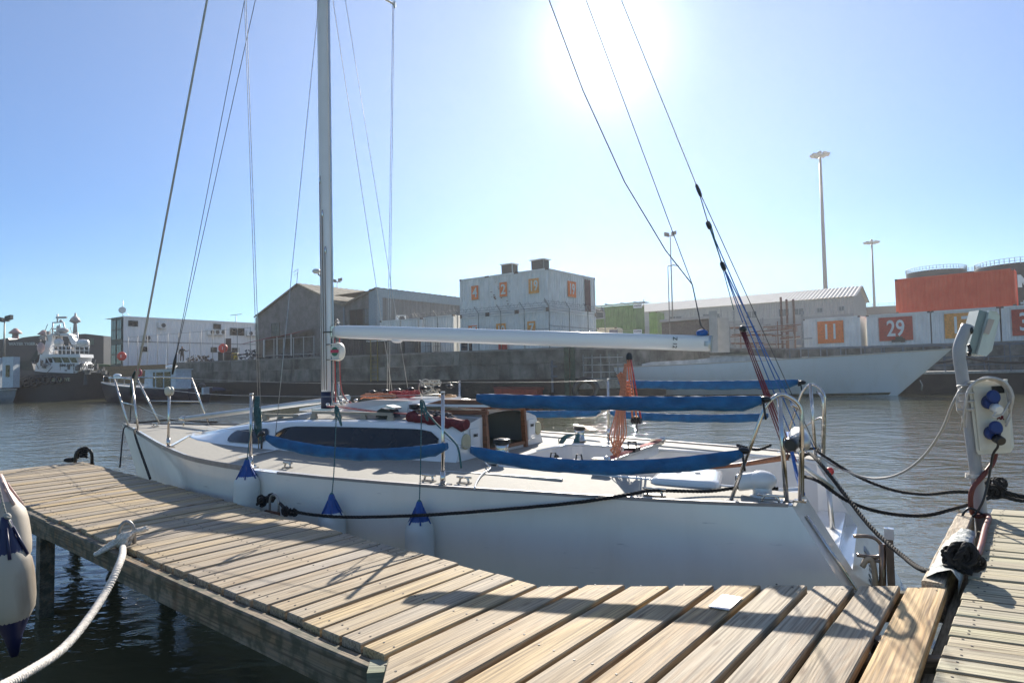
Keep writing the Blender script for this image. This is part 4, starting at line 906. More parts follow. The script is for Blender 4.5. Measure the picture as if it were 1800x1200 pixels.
# ---- shipping containers, each with corrugated skins, posts, rails and castings
def corr(mb, O, X, Z, n, dep, N):
    """trapezoidal corrugation over a rectangle"""
    rows = [[], []]; w_ = 1/n
    for i in range(n):
        for f, d_ in ((0, 0), (.36, 0), (.5, dep), (.86, dep)):
            p = O+X*((i+f)*w_)-N*d_; rows[0].append(p); rows[1].append(p+Z)
    rows[0].append(O+X); rows[1].append(O+X+Z); mb.grid(rows, smooth=False)
def container(O, D, S, H, label, mat, corner=None, group=None, name='shipping_container', W=2.44, doors=False, loc_=None):
    """O base corner nearest the camera, D long edge vector, S short edge unit"""
    O, D, S = Vector(O), Vector(D), Vector(S).normalized(); L = D.length; d = D.normalized(); r = thing(name, label, 'container', O, group)
    Nl = -S; Ns = -d; mb = MB()
    corr(mb, O+Nl*-.03+UP*.15+d*.1, d*(L-.2), UP*(H-.27), max(3, int(L/.28)), .05, Nl); corr(mb, O+S*(W-.03)+UP*.15+d*.1, d*(L-.2), UP*(H-.27), 8, .0, Nl)
    corr(mb, O-Ns*.03+UP*.15+S*.1, S*(W-.2), UP*(H-.27), 9, .045, Ns); corr(mb, O+D+Ns*.03+UP*.15+S*.1, S*(W-.2), UP*(H-.27), 9, .045, -Ns)
    mb.poly([O+UP*(H-.03)+d*.05+S*.05, O+UP*(H-.03)+D-d*.05+S*.05, O+UP*(H-.03)+D-d*.05+S*(W-.05), O+UP*(H-.03)+d*.05+S*(W-.05)]); adopt(mb.build('corrugated_shell', mat), r)
    for a_ in (0, L-.12):
        for b_ in (0, W-.12): adopt(MB().ob(O+d*a_+S*b_, d*.12, S*.12, UP*H).build('corner_post', mat), r)
    mb = MB()
    for z_ in (0, H-.12):
        for b_ in (.003, W-.103): mb.ob(O+d*.12+S*b_+UP*(z_+.002), d*(L-.24), S*.1, UP*.116)
        for a_ in (.003, L-.103): mb.ob(O+S*.12+d*a_+UP*(z_+.002), d*.1, S*(W-.24), UP*.116)
    adopt(mb.build('frame_rails', mat, kind='stuff'), r)
    mb = MB()
    for a_ in (-.006, L-.164):
        for b_ in (-.006, W-.164):
            for z_ in (-.006, H-.116): mb.ob(O+d*a_+S*b_+UP*z_, d*.17, S*.17, UP*.122)
    adopt(mb.build('corner_castings', M('rusty_casting', (.18, .13, .10), .7, var=.5, scale=10), kind='stuff'), r); return r
def number(r, txt, c, X, N, size, colr, wd=None, ht=None):
    """stencilled number: a painted square and the figures"""
    X = Vector(X).normalized(); N = Vector(N).normalized(); w_ = wd or size*1.0; h_ = ht or size*1.1; c = Vector(c)
    o = MB().ob(c-X*w_/2-UP*h_/2+N*.012, X*w_, UP*h_, N*.012).build('number_panel', colr); adopt(o, r)
    t = text(txt, size*1.18, m_white, 'number_digits', None, c+N*.028-UP*.02, X, UP, .003, sx=.72 if len(txt) > 1 else .9, bold=.02*size); t.parent = o; t.location = -r.location*0
    o_loc = o.location.copy(); t.location = -o.location-r.location; return o
m_cwhite = M('chalky_white_steel', (.74, .74, .72), .6, var=.10, scale=1.2, c2=(.80, .80, .78)); m_cwhite2 = M('warm_white_steel', (.76, .745, .71), .6, var=.08, scale=1)
overlay(m_cwhite, (.40, .27, .18), .5, 3.0, (3, 3, .35), (.60, .74)); overlay(m_cwhite, (.60, .58, .53), .5, 1.4, (1, 1, .6), (.48, .7)); overlay(m_cwhite2, (.48, .36, .26), .45, 3.0, (3, 3, .35), (.60, .76)); overlay(m_cwhite2, (.62, .59, .54), .4, 1.2, (1, 1, .6), (.48, .7))
m_org = M('orange_print', (.80, .20, .04), .7, var=.2, scale=8); m_ochre = M('ochre_print', (.74, .32, .07), .7, var=.25, scale=8); m_redp = M('brick_red_print', (.45, .07, .04), .7, var=.25, scale=8)
m_rust = M('rust_stain', (.16, .07, .04), .8, var=.4, scale=12)
C0 = Vector((2.3, 39.9, QZ-.0)); HH = 2.59
for lvl in range(2):
    for i in range(3):
        O = C0+E1*(2.46*i)+UP*(lvl*(HH+.03)); 
        # long edge runs back along E2; the short end faces the water
        nm = (('10', '7') if 0 else None); num = [['7', '10', '20'], ['19', '2', '4']][lvl][i]
        ll = {'19': 'white upper container with a 19 on its end and side', '2': 'white upper container with rust marks and a faded 2', '4': 'white upper container with an orange 4, leftmost of the top row', '7': 'white lower container marked 7 behind the barbed fence', '10': 'white lower container marked 10, middle of the bottom row', '20': 'white lower container marked 20, leftmost of the bottom row'}[num]
        r = container(O, E2*6.06, E1, HH, ll, m_cwhite, group='stacked white containers with stencilled numbers')
        X = -E1; N = -E2; fc = O+E1*(1.05 if num not in ('7', '10', '20') else 1.3)+UP*(1.55 if lvl else 1.45)
        number(r, num, fc, X, N, .78, m_org if num in ('4', '20', '2') else m_ochre, .8 if len(num) > 1 else .62, .95)
        if num == '19':
            number(r, '19', O+E2*2.9+UP*1.5, E2, -E1, .85, m_org, 1.05, 1.05)
            adopt(MB().ob(O+E2*4.6-E1*.03+UP*.15, E2*.75, E1*.02, UP*2.2).build('side_door', M('brown_door', (.10, .05, .05), .7)), r)
        if num == '2':
            mb = MB()
            for k in range(14): p = O+E1*random.uniform(.4, 2.1)+UP*random.uniform(.5, 2.2)-E2*.012; mb.ob(p, E1*random.uniform(.03, .18), UP*random.uniform(.03, .08), -E2*.004)
            adopt(mb.build('rust_patches', m_rust, kind='stuff'), r)
for (px, pw, lab) in ((896, 1.05, 'dark boxy cooling unit on the roof above the number 2'), (950, 1.15, 'taller cooling unit with mesh on the roof above the 19')):
    c = pl(px, 480, C0+E2*1.2, E2); t = thing('rooftop_cooler', lab, 'air cooler', (c.x, c.y, QZ+2*HH+.03), 'rooftop coolers')
    adopt(MB().box((c.x, c.y, QZ+2*HH+.47), (pw-.2, .7, .62), R(-37)).build('casing', M('dark_cooler', (.05, .05, .045), .6, var=.3)), t)
    mb = MB()
    for dx in (-.45, .45):
        for dy in (-.3, .3): p = Vector((c.x, c.y, 0))-E1*dx+E2*dy; mb.box((p.x, p.y, QZ+2*HH+.45), (.05, .05, .85))
    adopt(mb.build('frame', m_alu), t); adopt(MB().box((c.x, c.y, QZ+2*HH+.82), (pw, .85, .06), R(-37)).build('lid', m_cwhite2), t)
# right-hand row
RO = Vector((24.2, 53, QZ)); RDv = (Vector((34.9, 43.4, 0))-Vector((24.2, 53, 0))).normalized(); RNv = Vector((-RDv.y, RDv.x, 0)); RNv = RNv if RNv.y < 0 else -RNv
L11 = 5.1; xs = [0]; 
def s_at(px): q = pl(px, 560, RO, RNv); return (q-RO).dot(RDv)
cuts = [1411, 1511.5, 1523, 1634.5, 1637, 1757, 1760]; cs_ = [s_at(x) for x in cuts]
row = [(cs_[0], cs_[1], '11', m_org, 'white container with orange 11, leftmost of the low row', 1460), (cs_[2], cs_[3], '29', m_redp, 'white container with a red 29 beside the orange 11', 1575), (cs_[4], cs_[5], '17', m_ochre, 'white container with ochre number partly hidden by the light post', 1690), (cs_[6], cs_[6]+(cs_[5]-cs_[4]), '31', m_redp, 'white container cut by the right edge with a red number', 1812)]
for (a, b, num, mt_, lab, px) in row:
    r = container(RO+RDv*a, RDv*(b-a), -RNv, HH, lab, m_cwhite2, group='low row of numbered white containers')
    q = pl(px, 590, RO, RNv); q.z = QZ+1.42; number(r, num, q, RDv, RNv, 1.45, mt_, 2.25 if num == '29' else 1.95, 1.8)
    if num == '29':
        mb = MB()
        for k, (dx, dz, w_, h_) in enumerate(((-.05, -.6, .5, .4), (.3, -.65, .3, .3), (-.3, -.62, .25, .2))): mb.ob(q+RDv*dx+UP*(dz-.4)+RNv*.04, RDv*w_, UP*h_, RNv*.01)
        adopt(mb.build('worn_sticker', m_black), r)
O = RO-RNv*.7; a = (pl(1574, 520, O, RNv)-O).dot(RDv); b = (pl(1785, 520, O, RNv)-O).dot(RDv)
r = container(O+RDv*a+UP*(HH+.03), RDv*(b-a), -RNv, HH*1.02, 'bright red orange shipping container standing on the white row', M('red_orange_steel', (.90, .13, .05), .6, var=.06, scale=1.3, c2=(.94, .18, .08)))
container(O+RDv*(b+.25)+UP*(HH+.03), RDv*6, -RNv, .35, 'white flat rack end beside the red container', m_cwhite2)
# green containers with a mesh window and pipes
GO = pl(1120, 590, (8.9, 50, 0), E2); GO = Vector((9.9, 50, QZ)); m_green = M('leaf_green_steel', (.17, .27, .09), .6, var=.18, scale=1.5)
G2 = Vector((.78, -.62, 0))
gA = py_(1028, 560, 67); gA.z = QZ; gB = py_(1118, 560, 64); gB.z = QZ; gd = gB-gA; gs = Vector((-gd.y, gd.x, 0)).normalized(); gs = gs if gs.y > 0 else -gs
for lvl in range(2):
    r = container(gA+UP*(lvl*(HH+.03)), gd, gs, HH, 'green container with a mesh window and white sign, upper of two' if lvl else 'green container carrying the upper green one, sign above the boom', m_green, group='green site containers')
    n_ = -gs; q = pl(1121, 538 if lvl else 583, gA, gs); sg = MB().ob(q-gd.normalized()*.45-UP*.2+n_*.02, gd.normalized()*.9, UP*.42, n_*.02).build('sign', m_white); adopt(sg, r)
    t = text('tranHub', .22, m_black, 'sign_lettering', None, q+n_*.043+UP*.05, gd, UP, .002, bold=.006); t.parent = sg; t.location = -sg.location-r.location
    if lvl:
        q = pl(1054, 551, gA, gs); f = MB().ob(q-gd.normalized()*.55-UP*.55+n_*.02, gd.normalized()*1.1, UP*1.1, n_*.03).build('window', M('window_frame_grey', (.5, .5, .5), .5)); adopt(f, r)
        g_ = MB().ob(q-gd.normalized()*.47-UP*.47+n_*.053, gd.normalized()*.94, UP*.94, n_*.01).build('pane', m_glass); g_.parent = f; g_.location = -f.location-r.location
q = py_(1141, 560, 69); q.z = QZ+HH*.9; r = container(q, gd.normalized()*.9, gs, HH*.97, 'lighter green container at the right behind the pair', m_green, group='green site containers')
t = thing('roof_pipes', 'long grey pipe frame lying on top of the green containers', 'pipes', gA+UP*(2*HH+.1))
mb = MB(); z_ = 2*HH+.16
for k in range(3): mb.tube([gA+gs*(.3+k*.7)+UP*(z_+.06*k), gB+gs*(.3+k*.7)+gd.normalized()*.9+UP*(z_+.12)], .045, 6)
adopt(mb.build('pipe', m_alu), t); mb = MB()
for f in (.15, .45, .75, 1.0): mb.box(tuple(gA.lerp(gB, f)+gs*.5+UP*(z_+.08)), (.08, 1.6, .16), R(-38)); 
mb.tube([gB+UP*(z_-.2)+gs*2.3, gB+UP*(z_+.6)+gs*2.3], .05, 6); adopt(mb.build('pipe_rack', m_alu), t)
cr = py_(1050, 600, 50.5); cr.z = QZ; r = container(cr-E1*0, Vector((1.5, -.3, 0)), Vector((.4, .9, 0)), 2.05, 'small cream container with dark panels in front of the green ones', M('cream_steel', (.62, .55, .42), .6, var=.1), W=2.0)
for k in range(2): adopt(MB().ob(cr+Vector((.95, -.245, .4+.85*k))+Vector((0, -.05, 0)), Vector((.62, -.16, 0)), UP*.6, Vector((-.03, -.06, 0))).build('dark_panel', M('slate_panel', (.1, .11, .16), .6)), r)

# ---- yard sheds
def ribbed(mb, O, X, Z, n, dep=.04, N=None): corr(mb, Vector(O), Vector(X), Vector(Z), n, dep, Vector(N))
m_shed = M('weathered_shed_render', (.17, .165, .16), .9, var=.25, scale=1.6, bump=.01, bscale=10); overlay(m_shed, (.09, .085, .08), .7, 1.2, (1, 1, .5), (.48, .68)); overlay(m_shed, (.27, .255, .23), .6, 5, (1, 1, 2.2), (.55, .68)); m_rooff = M('old_fibre_roof', (.19, .165, .12), .9, var=.4, scale=1.4)
HC_ = Vector((-11.4, 54, 0)); base = QZ
p_l, p_pk, p_v, p_c = [pl(x, y, HC_, E2) for x, y in ((450, 558), (525, 500), (605, 537), (660, 509))]
shed = thing('brick_shed', 'grey gabled harbour shed with brown sloping roofs left of the mast', 'shed', (p_pk.x, p_pk.y, QZ))
f0 = lambda p: Vector((p.x, p.y, QZ))
mb = MB(); mb.poly([f0(p_l), f0(p_c), p_c, p_v, p_pk, p_l]); mb.poly([f0(p_l)+E2*26, f0(p_l), p_l, p_l+E2*26]); adopt(mb.build('gable_wall', m_shed), shed)
for (a, b, nm) in ((p_l, p_pk, 0), (p_pk, p_v, 1), (p_v, p_c+(p_c-p_v)*.05, 2)):
    mb = MB(); n_ = 40; up_ = Vector((0, 0, .10)); e_ = (b-a).normalized()
    rows = []
    for i in range(n_*2+1):
        s_ = 28*i/(n_*2); h_ = .05*(i % 2); rows.append([a-E2*.25+E2*s_+up_+UP*h_-e_*(.15 if nm == 0 else 0), b-E2*.25+E2*s_+up_+UP*h_])
    mb.grid(rows, smooth=False, flip=True); mb.poly([a-E2*.25-UP*.08, b-E2*.25-UP*.08, b-E2*.25+up_, a-E2*.25+up_]); adopt(mb.build('roof', m_rooff), shed)
a_, b_ = p_pk, p_v; q = a_.lerp(b_, .42)+E2*8+UP*.17; adopt(MB().ob(q, (b_-a_)*.38, E2*1.2, UP*.02).build('skylight', M('skylight_sheet', (.55, .53, .47), .5)), shed)
def win(root, px0, py0, px1, py1, P0, N, name='window', bars=(2, 2), fm=None, gm=None, dep=.05):
    N = Vector(N).normalized(); N = -N if N.dot(Vector(P0)-CAM) > 0 else N
    a, b, c, d = [pl(x, y, P0, N)+N*.03 for x, y in ((px0, py1), (px1, py1), (px1, py0), (px0, py0))]
    X = Vector(((b-a).x, (b-a).y, 0)); h_ = ((d-a).z+(c-b).z)/2; X_ = X.normalized(); t = .07; mb = MB()
    mb.ob(a, X, UP*t, N*dep); mb.ob(a+UP*(h_-t), X, UP*t, N*dep); mb.ob(a+UP*t, X_*t, UP*(h_-2*t), N*dep); mb.ob(a+X-X_*t+UP*t, X_*t, UP*(h_-2*t), N*dep)
    for k in range(1, bars[0]): mb.ob(a+X*(k/bars[0])-X_*.02+UP*t, X_*.04, UP*(h_-2*t), N*dep*.8)
    for k in range(1, bars[1]): mb.ob(a+UP*(h_*k/bars[1]-.02)+X_*t, X-X_*2*t, UP*.04, N*dep*.8)
    f = mb.build(name, fm or M('dark_frame', (.06, .07, .07), .5)); adopt(f, root)
    g_ = MB().ob(a+X_*.03+UP*.03-N*.005, X-X_*.06, UP*(h_-.06), N*.02).build('pane', gm or M('dusty_pane', (.03, .04, .045), .12, var=.4, scale=2)); g_.parent = f; g_.location = -f.location-root.location; return f
win(shed, 478, 568, 492, 594, HC_, E2, bars=(3, 2)); win(shed, 615, 544, 640, 574, HC_, E2, 'loading_opening', (2, 1), gm=M('black_void', (.01, .01, .01), .8)); win(shed, 641, 542, 657, 570, HC_, E2, bars=(3, 2), gm=M('blue_grey_pane', (.12, .14, .15), .3))
mb = MB(); mb.tube([pl(605, 540, HC_-E2*.12, E2), pl(605, 640, HC_-E2*.12, E2)], .1, 8); adopt(mb.build('downpipe', M('blue_grey_pipe', (.13, .18, .2), .5)), shed)
p0_ = pl(456, 600, HC_, E2); mb = MB(); 
aw = thing('red_awning', 'faded red awning on white posts against the grey shed', 'awning', (p0_.x, p0_.y, QZ))
A_ = pl(460, 604, HC_, E2)-E2*.1; B_ = pl(553, 588, HC_, E2)-E2*.1; A_.z = 5.35; B_.z = 6.0
rows = []
for i in range(9): q0 = A_.lerp(B_, i/8); rows.append([q0+UP*.12*math.sin(i), q0-E2*2.4-UP*(.55)+UP*.06*(i % 2)])
mb.grid(rows, smooth=True); adopt(mb.build('canopy', M('red_canvas', (.22, .02, .02), .8, var=.3)), aw)
for i in range(0, 9, 2): q0 = A_.lerp(B_, i/8)-E2*2.4; adopt(MB().box((q0.x, q0.y, (q0.z+QZ)/2-.3), (.06, .06, q0.z-QZ-.5)).build('post', m_white), aw)
# corrugated workshop
blue = M('blue_grey_cladding', (.17, .175, .175), .6, var=.1, scale=1); trim = M('pale_blue_trim', (.22, .29, .33), .6)
ws = thing('corrugated_workshop', 'grey ribbed metal workshop with pale blue corner trim behind the boom', 'shed', (HC_.x, HC_.y, QZ))
zt = pl(665, 507, HC_, -E1).z; mb = MB(); ribbed(mb, (HC_.x, HC_.y, QZ), E2*30, UP*(zt-QZ-.5), 60, .07, -E1*-1 if False else Vector((.8, -.6, 0))); mb.poly([HC_+UP*(zt-.1), HC_+E2*30+UP*(zt-.1), HC_+E2*30+E1*6+UP*(zt-.1), HC_+E1*6+UP*(zt-.1)]); adopt(mb.build('ribbed_wall', blue), ws)
Np = Vector((.8, -.6, 0)); adopt(MB().ob(HC_+UP*(zt-.75)-E2*.1, E2*30.3, Np*.09, UP*.75).build('fascia', trim), ws)
adopt(MB().ob(Vector((HC_.x, HC_.y, QZ))-E2*.1, E2*.62, Np*.08, UP*(zt-QZ-.76)).build('corner_trim', trim), ws); adopt(MB().ob(Vector((HC_.x, HC_.y, QZ))-E2*.1, E1*.9, -E2*.06, UP*(zt-QZ)).build('corner_trim', trim), ws)
# white two-storey container offices
BO = Vector((-41.3, 67.6, QZ)); wb = thing('container_offices', 'white two storey office block of stacked containers with dark glazed end', 'building', BO)
Nw = Vector((.8, -.6, 0)); HB = 5.35
m_off = M('off_white_cladding', (.76, .75, .74), .6, var=.05, scale=1); mb = MB(); ribbed(mb, BO, E2*24, UP*(HB-.15), 66, .04, Nw); mb.poly([BO+UP*HB, BO+E2*24+UP*HB, BO+E2*24+E1*5+UP*HB, BO+E1*5+UP*HB]); adopt(mb.build('cladding', m_off), wb)
adopt(MB().ob(BO+UP*(HB-.14)-E2*.05, E2*24.1, Nw*.06, UP*.16).build('roof_edge', m_off), wb); adopt(MB().ob(BO+UP*2.63, E2*24, Nw*.05, UP*.07).build('floor_band', M('grey_band', (.2, .2, .2), .6)), wb)
mt_g = M('dark_green_steel', (.02, .035, .032), .5); GE = E1*3.0
ge = MB(); ge.ob(BO-E2*.02+E1*.06, GE, E2*2, UP*HB); adopt(ge.build('glazed_end', mt_g), wb)
for i in range(2):
    for j in range(2):
        a = BO+E1*(.25+1.38*i)-E2*.03+UP*(.25+2.65*j); f = MB().ob(a, E1*1.15, -E2*.05, UP*2.15).build('window', mt_g); adopt(f, wb)
        for (dx, dz) in ((.06, .06), (.6, .06), (.06, 1.15), (.6, 1.15)):
            g_ = MB().ob(a+E1*dx+UP*dz-E2*.055, E1*.48, -E2*.012, UP*.94).build('pane', M('teal_glass', (.10, .17, .18), .1, var=.3, scale=1)); g_.parent = f; g_.location = -f.location-wb.location
for b in ((225, 563, 242, 573), (374.5, 569, 388, 578), (404, 576, 429, 589), (247, 609, 259, 618), (370, 610, 381, 619), (407, 611, 420, 619), (448, 572, 456, 580)): win(wb, *b, BO, Nw, bars=(2, 1), gm=m_glass)
acs = []
def aircon(px, py, P0, N, label, group=None, w_=.85):
    N = Vector(N).normalized(); q = pl(px, py, P0, N); X = UP.cross(N); t = thing('air_conditioner', label, 'air conditioner', q, group)
    adopt(MB().ob(q-X*w_/2-UP*.3+N*.05, X*w_, N*.34, UP*.6).build('casing', m_cwhite), t)
    mb = MB(); mb.lathe(q+N*.395+X*.1, N, [(0, .24), (.01, .24), (.012, .2)], 16); adopt(mb.build('fan_grille', M('grille_dark', (.05, .05, .05), .6)), t)
    adopt(MB().ob(q-X*w_*.45-UP*.38+N*.05, X*.9*w_, N*.36, UP*.04).build('bracket', m_alu), t)
for k, (x, y, l) in enumerate(((283, 572, 'air conditioner on the upper wall between forestay and black stays'), (256, 594, 'air conditioner low on the white wall just right of the forestay'), (369, 584, 'leftmost of the three air conditioners under the upper small window'), (378, 584, 'middle of the three air conditioners under the upper small window'), (388, 584, 'rightmost of the three air conditioners under the upper small window'), (437, 586, 'air conditioner right of the wide upper window'), (447, 586, 'air conditioner at the far right end of the white block'))): aircon(x, y, BO, Nw, l, 'air conditioners on the white office block', .8)
q = pl(215, 545, BO, E2); t = thing('satellite_dish', 'round white satellite dish on the corner of the white offices', 'dish', (q.x, q.y, QZ+HB)); mb = MB(); mb.lathe(Vector((q.x, q.y, q.z)), (.3, -1, .2), [(-.05, .1), (0, .33), (.03, .36), (.02, .3)], 20); adopt(mb.build('dish', m_cwhite), t); mb = MB(); mb.tube([(q.x, q.y+.1, QZ+HB-.4), (q.x, q.y+.1, q.z+1.1)], .03); mb.tube([(q.x+.6, q.y+.6, QZ+HB), (q.x, q.y+.1, q.z)], .02); adopt(mb.build('pole', m_alu), t)
# small white box units on the quay behind the boom
for k, (x0, x1, D, H, mt_, lab) in enumerate(((602, 668, 50.5, 1.7, M('dark_crate', (.035, .037, .04), .7, var=.4), 'row of dark crates on the quay just right of the halyard bag'), (668, 742, 50.2, 2.9, m_cwhite, 'long low white container below the ribbed workshop'), (742, 798, 48.5, 2.95, m_cwhite2, 'white container with air conditioner left of the numbered stack'))):
    a = py_(x0, 630, D); b = py_(x1, 630, D-2.2); a.z = b.z = QZ; d = b-a; s_ = Vector((-d.y, d.x, 0)); s_ = s_ if s_.y > 0 else -s_; container(a, d, s_, H, lab, mt_)
q = py_(705, 560, 52); aircon(705, 561, (q.x, q.y, 0), Vector((.1, -1, 0)), 'single air conditioner above the boom in front of the ribbed wall', w_=.8)
def tot(px, D, h, lab, mat, shape='cage'):
    q = py_(px, 630, D); q.z = QZ; t = thing('liquid_tote', lab, 'container', q, 'caged liquid totes on the quay'); adopt(MB().box((q.x, q.y, QZ+.65), (.95, .95, .95), R(-30)).build('tank', mat), t)
    mb = MB()
    for k in range(5):
        for s_ in (-1, 1): p = q+E1*(-.5+.25*k)+E2*.5*s_; mb.box((p.x, p.y, QZ+.65), (.03, .03, 1.15)); p = q+E2*(-.5+.25*k)+E1*.5*s_; mb.box((p.x, p.y, QZ+.65), (.03, .03, 1.15))
    for z_ in (.2, .6, 1.0, 1.2): 
        for s_ in (-1, 1): mb.ob(q-E1*.5+E2*.5*s_+UP*z_, E1, E2*.02, UP*.03); mb.ob(q-E2*.5+E1*.5*s_+UP*z_, E2, E1*.02, UP*.03)
    adopt(mb.build('cage', M('grey_cage', (.12, .12, .12), .5)), t)
tot(700, 46.8, 1.2, 'caged grey liquid tote nearest the yellow ladder', M('tote_grey', (.16, .18, .19), .5)); tot(728, 46, 1.2, 'caged dark tote, middle one below the boom', M('tote_dark', (.07, .08, .09), .5)); tot(757, 45.2, 1.2, 'caged pale tote beside the window frames', M('tote_pale', (.35, .37, .38), .5))
# leaning white window frames
for k, px in enumerate((808, 830, 852)):
    q = pl(px, 600, WA-nn*.9, (wd_.y, -wd_.x, 0)); q.z = QZ+.14; X = -wd_; mb = MB()
    for (o_, e_) in ((Vector(), X*.72), (UP*1.6, X*.72)): mb.ob(q+o_, e_, UP*.06, nn*-.05)
    for o_ in (0, .66): mb.ob(q+X*o_+UP*.06, X*.06, UP*1.54, nn*-.05)
    o = mb.build('window_frame', m_white); tag(o, ['white empty window frame leaning on the quay, leftmost', 'white empty window frame leaning on the quay, middle one', 'white empty window frame leaning nearest the red drum'][k], 'frame', 'white frames standing on the quay edge')
def drum(px, py, D, mat, lab, r_=.3, h_=.9):
    q = py_(px, py, D); mb = MB(); mb.lathe((q.x, q.y, QZ+.14), UP, [(0, r_), (.02, r_), (h_*.33, r_), (h_*.34, r_*1.04), (h_*.36, r_), (h_*.66, r_), (h_*.67, r_*1.04), (h_*.69, r_), (h_, r_), (h_+.005, r_*.9)], 16); tag(mb.build('drum', mat), lab, 'drum')
drum(884, 615, 41.8, M('red_drum', (.5, .03, .03), .5), 'red drum on the quay below the boom', .3, 1.1); drum(822, 615, 44, M('dark_drum', (.05, .05, .06), .5), 'dark round drum behind the white frames', .45, .9); drum(413, 636, 63, M('yellow_drum', (.45, .36, .03), .5), 'yellow drum at the foot of the white offices', .3, .9)
# ladder on the wall
q = pl(640, 630, WA+nn*.15, (wd_.y, -wd_.x, 0)); q2 = pl(663, 670, WA+nn*.15, (wd_.y, -wd_.x, 0)); t = thing('quay_ladder', 'yellow ladder on the quay wall with black and yellow hoops on top', 'ladder', (q.x, q.y, 1))
a = pl(652, 672, WA+nn*.15, (wd_.y, -wd_.x, 0)); b = pl(664, 672, WA+nn*.15, (wd_.y, -wd_.x, 0)); my = M('faded_yellow', (.20, .15, .035), .7, var=.3)
for p in (a, b): adopt(MB().ob(Vector((p.x, p.y, 1.2)), -wd_*.07, nn*.06, UP*3.0).build('stile', my), t)
mb = MB()
for k in range(7): mb.ob(Vector((a.x, a.y, 1.3+.28*k))+nn*.02, (b-a)-Vector((0, 0, (b-a).z)), nn*.03, UP*.03)
adopt(mb.build('rung', my), t)
m_hz = M('black_yellow_paint', (.03, .03, .02), .6, var=.3)
for p in (a-(b-a)*.3, b+(b-a)*.6): adopt(MB().box((p.x, p.y, QZ+.62), (.42, .1, .95), R(-30)).build('hoop_board', m_hz), t)
adopt(MB().ob(Vector((a.x, a.y, QZ+1.08))-wd_*-.4, -wd_*2.0, nn*.05, UP*.05).build('top_bar', m_white), t)
# boxed red lifebuoys, cabinets, junk
for px, py, D, lab, g_ in ((214, 626, 63, 'red lifebuoy housing beside the glazed corner', 0), (392, 612, 62, 'red lifebuoy housing above the dark bin', 1)):
    q = py_(px, py, D); t = thing('lifebuoy_housing', lab, 'lifebuoy', (q.x, q.y, QZ)); mb = MB(); mb.lathe(q, (.2, -1, 0), [(-.12, .1), (-.1, .38), (0, .44), (.1, .38), (.12, .14)], 18); adopt(mb.build('shell', M('signal_red', (.62, .05, .03), .5)), t); mb = MB(); mb.tube([(q.x, q.y+.1, QZ), (q.x, q.y+.1, q.z+.3)], .04); adopt(mb.build('post', m_alu), t)
    adopt(MB().box((q.x, q.y-.13, q.z), (.06, .02, .3)).build('label_strip', m_white), t)
q = py_(398, 636, 64); adopt_ = thing('skip_bin', 'dark bin standing on the quay under the right lifebuoy', 'bin', (q.x, q.y, QZ)); adopt(MB().box((q.x, q.y, QZ+.6), (1.5, 1.1, 1.1), .4).build('body', m_black), adopt_); adopt(MB().box((q.x, q.y, QZ+1.18), (1.6, 1.2, .06), .4).build('lid', m_black), adopt_); adopt(MB().box((q.x+.2, q.y, QZ+1.9), (.5, .4, 1.3), .4).build('louvred_cabinet', M('brown_louvre', (.09, .07, .06), .7, stretch=(1, 1, 14))), adopt_)
def heap(name, c, d, mat, label, cat, n=90):
    mb = MB()
    for k in range(n):
        a_ = random.uniform(0, 6.28); rr = random.random()**.5; x, y = c[0]+math.cos(a_)*rr*d[0], c[1]+math.sin(a_)*rr*d[1]; z = c[2]+(1-rr*rr)*d[2]*random.uniform(.3, 1); s_ = random.uniform(.08, .26)
        v = [Vector((x, y, z))+Vector((random.uniform(-s_, s_), random.uniform(-s_, s_), random.uniform(-s_, s_)*.7)) for _ in range(4)]
        for f in ((0, 1, 2), (0, 2, 3), (0, 3, 1), (1, 3, 2)): mb.poly([v[i] for i in f])
    return tag(mb.build(name, mat), label, cat)
q = py_(350, 640, 63); heap('net_heap', (q.x, q.y, QZ), (1.8, 1.2, 1.05), M('brown_net', (.085, .07, .06), .95, var=.5, scale=9), 'long brown heap of nets on the quay right of the standing person', 'nets', 240)
q = py_(440, 640, 61); heap('tarpaulin_heap', (q.x, q.y, QZ), (2.0, 1.0, 1.3), M('grey_blue_tarp', (.06, .075, .09), .8, var=.5), 'dark covered heap in front of the white offices', 'heap', 200)
q = py_(525, 636, 55); heap('scrap_heap', (q.x, q.y, QZ), (3.5, .8, .8), M('scrap_mix', (.05, .05, .055), .8, var=.6), 'low dark scrap heap along the quay left of the mast', 'scrap', 200)
t = thing('steel_table', 'long low bench of grey steel beside the bin', 'table', py_(425, 630, 62)); q = py_(427, 628, 62)
adopt(MB().box((q.x, q.y, QZ+.85), (2.2, .7, .1), .5).build('top', m_black), t)
for dx in (-.9, .9): adopt(MB().box((q.x+dx*.88, q.y+dx*.48, QZ+.4), (.08, .5, .8), .5).build('leg', m_black), t)
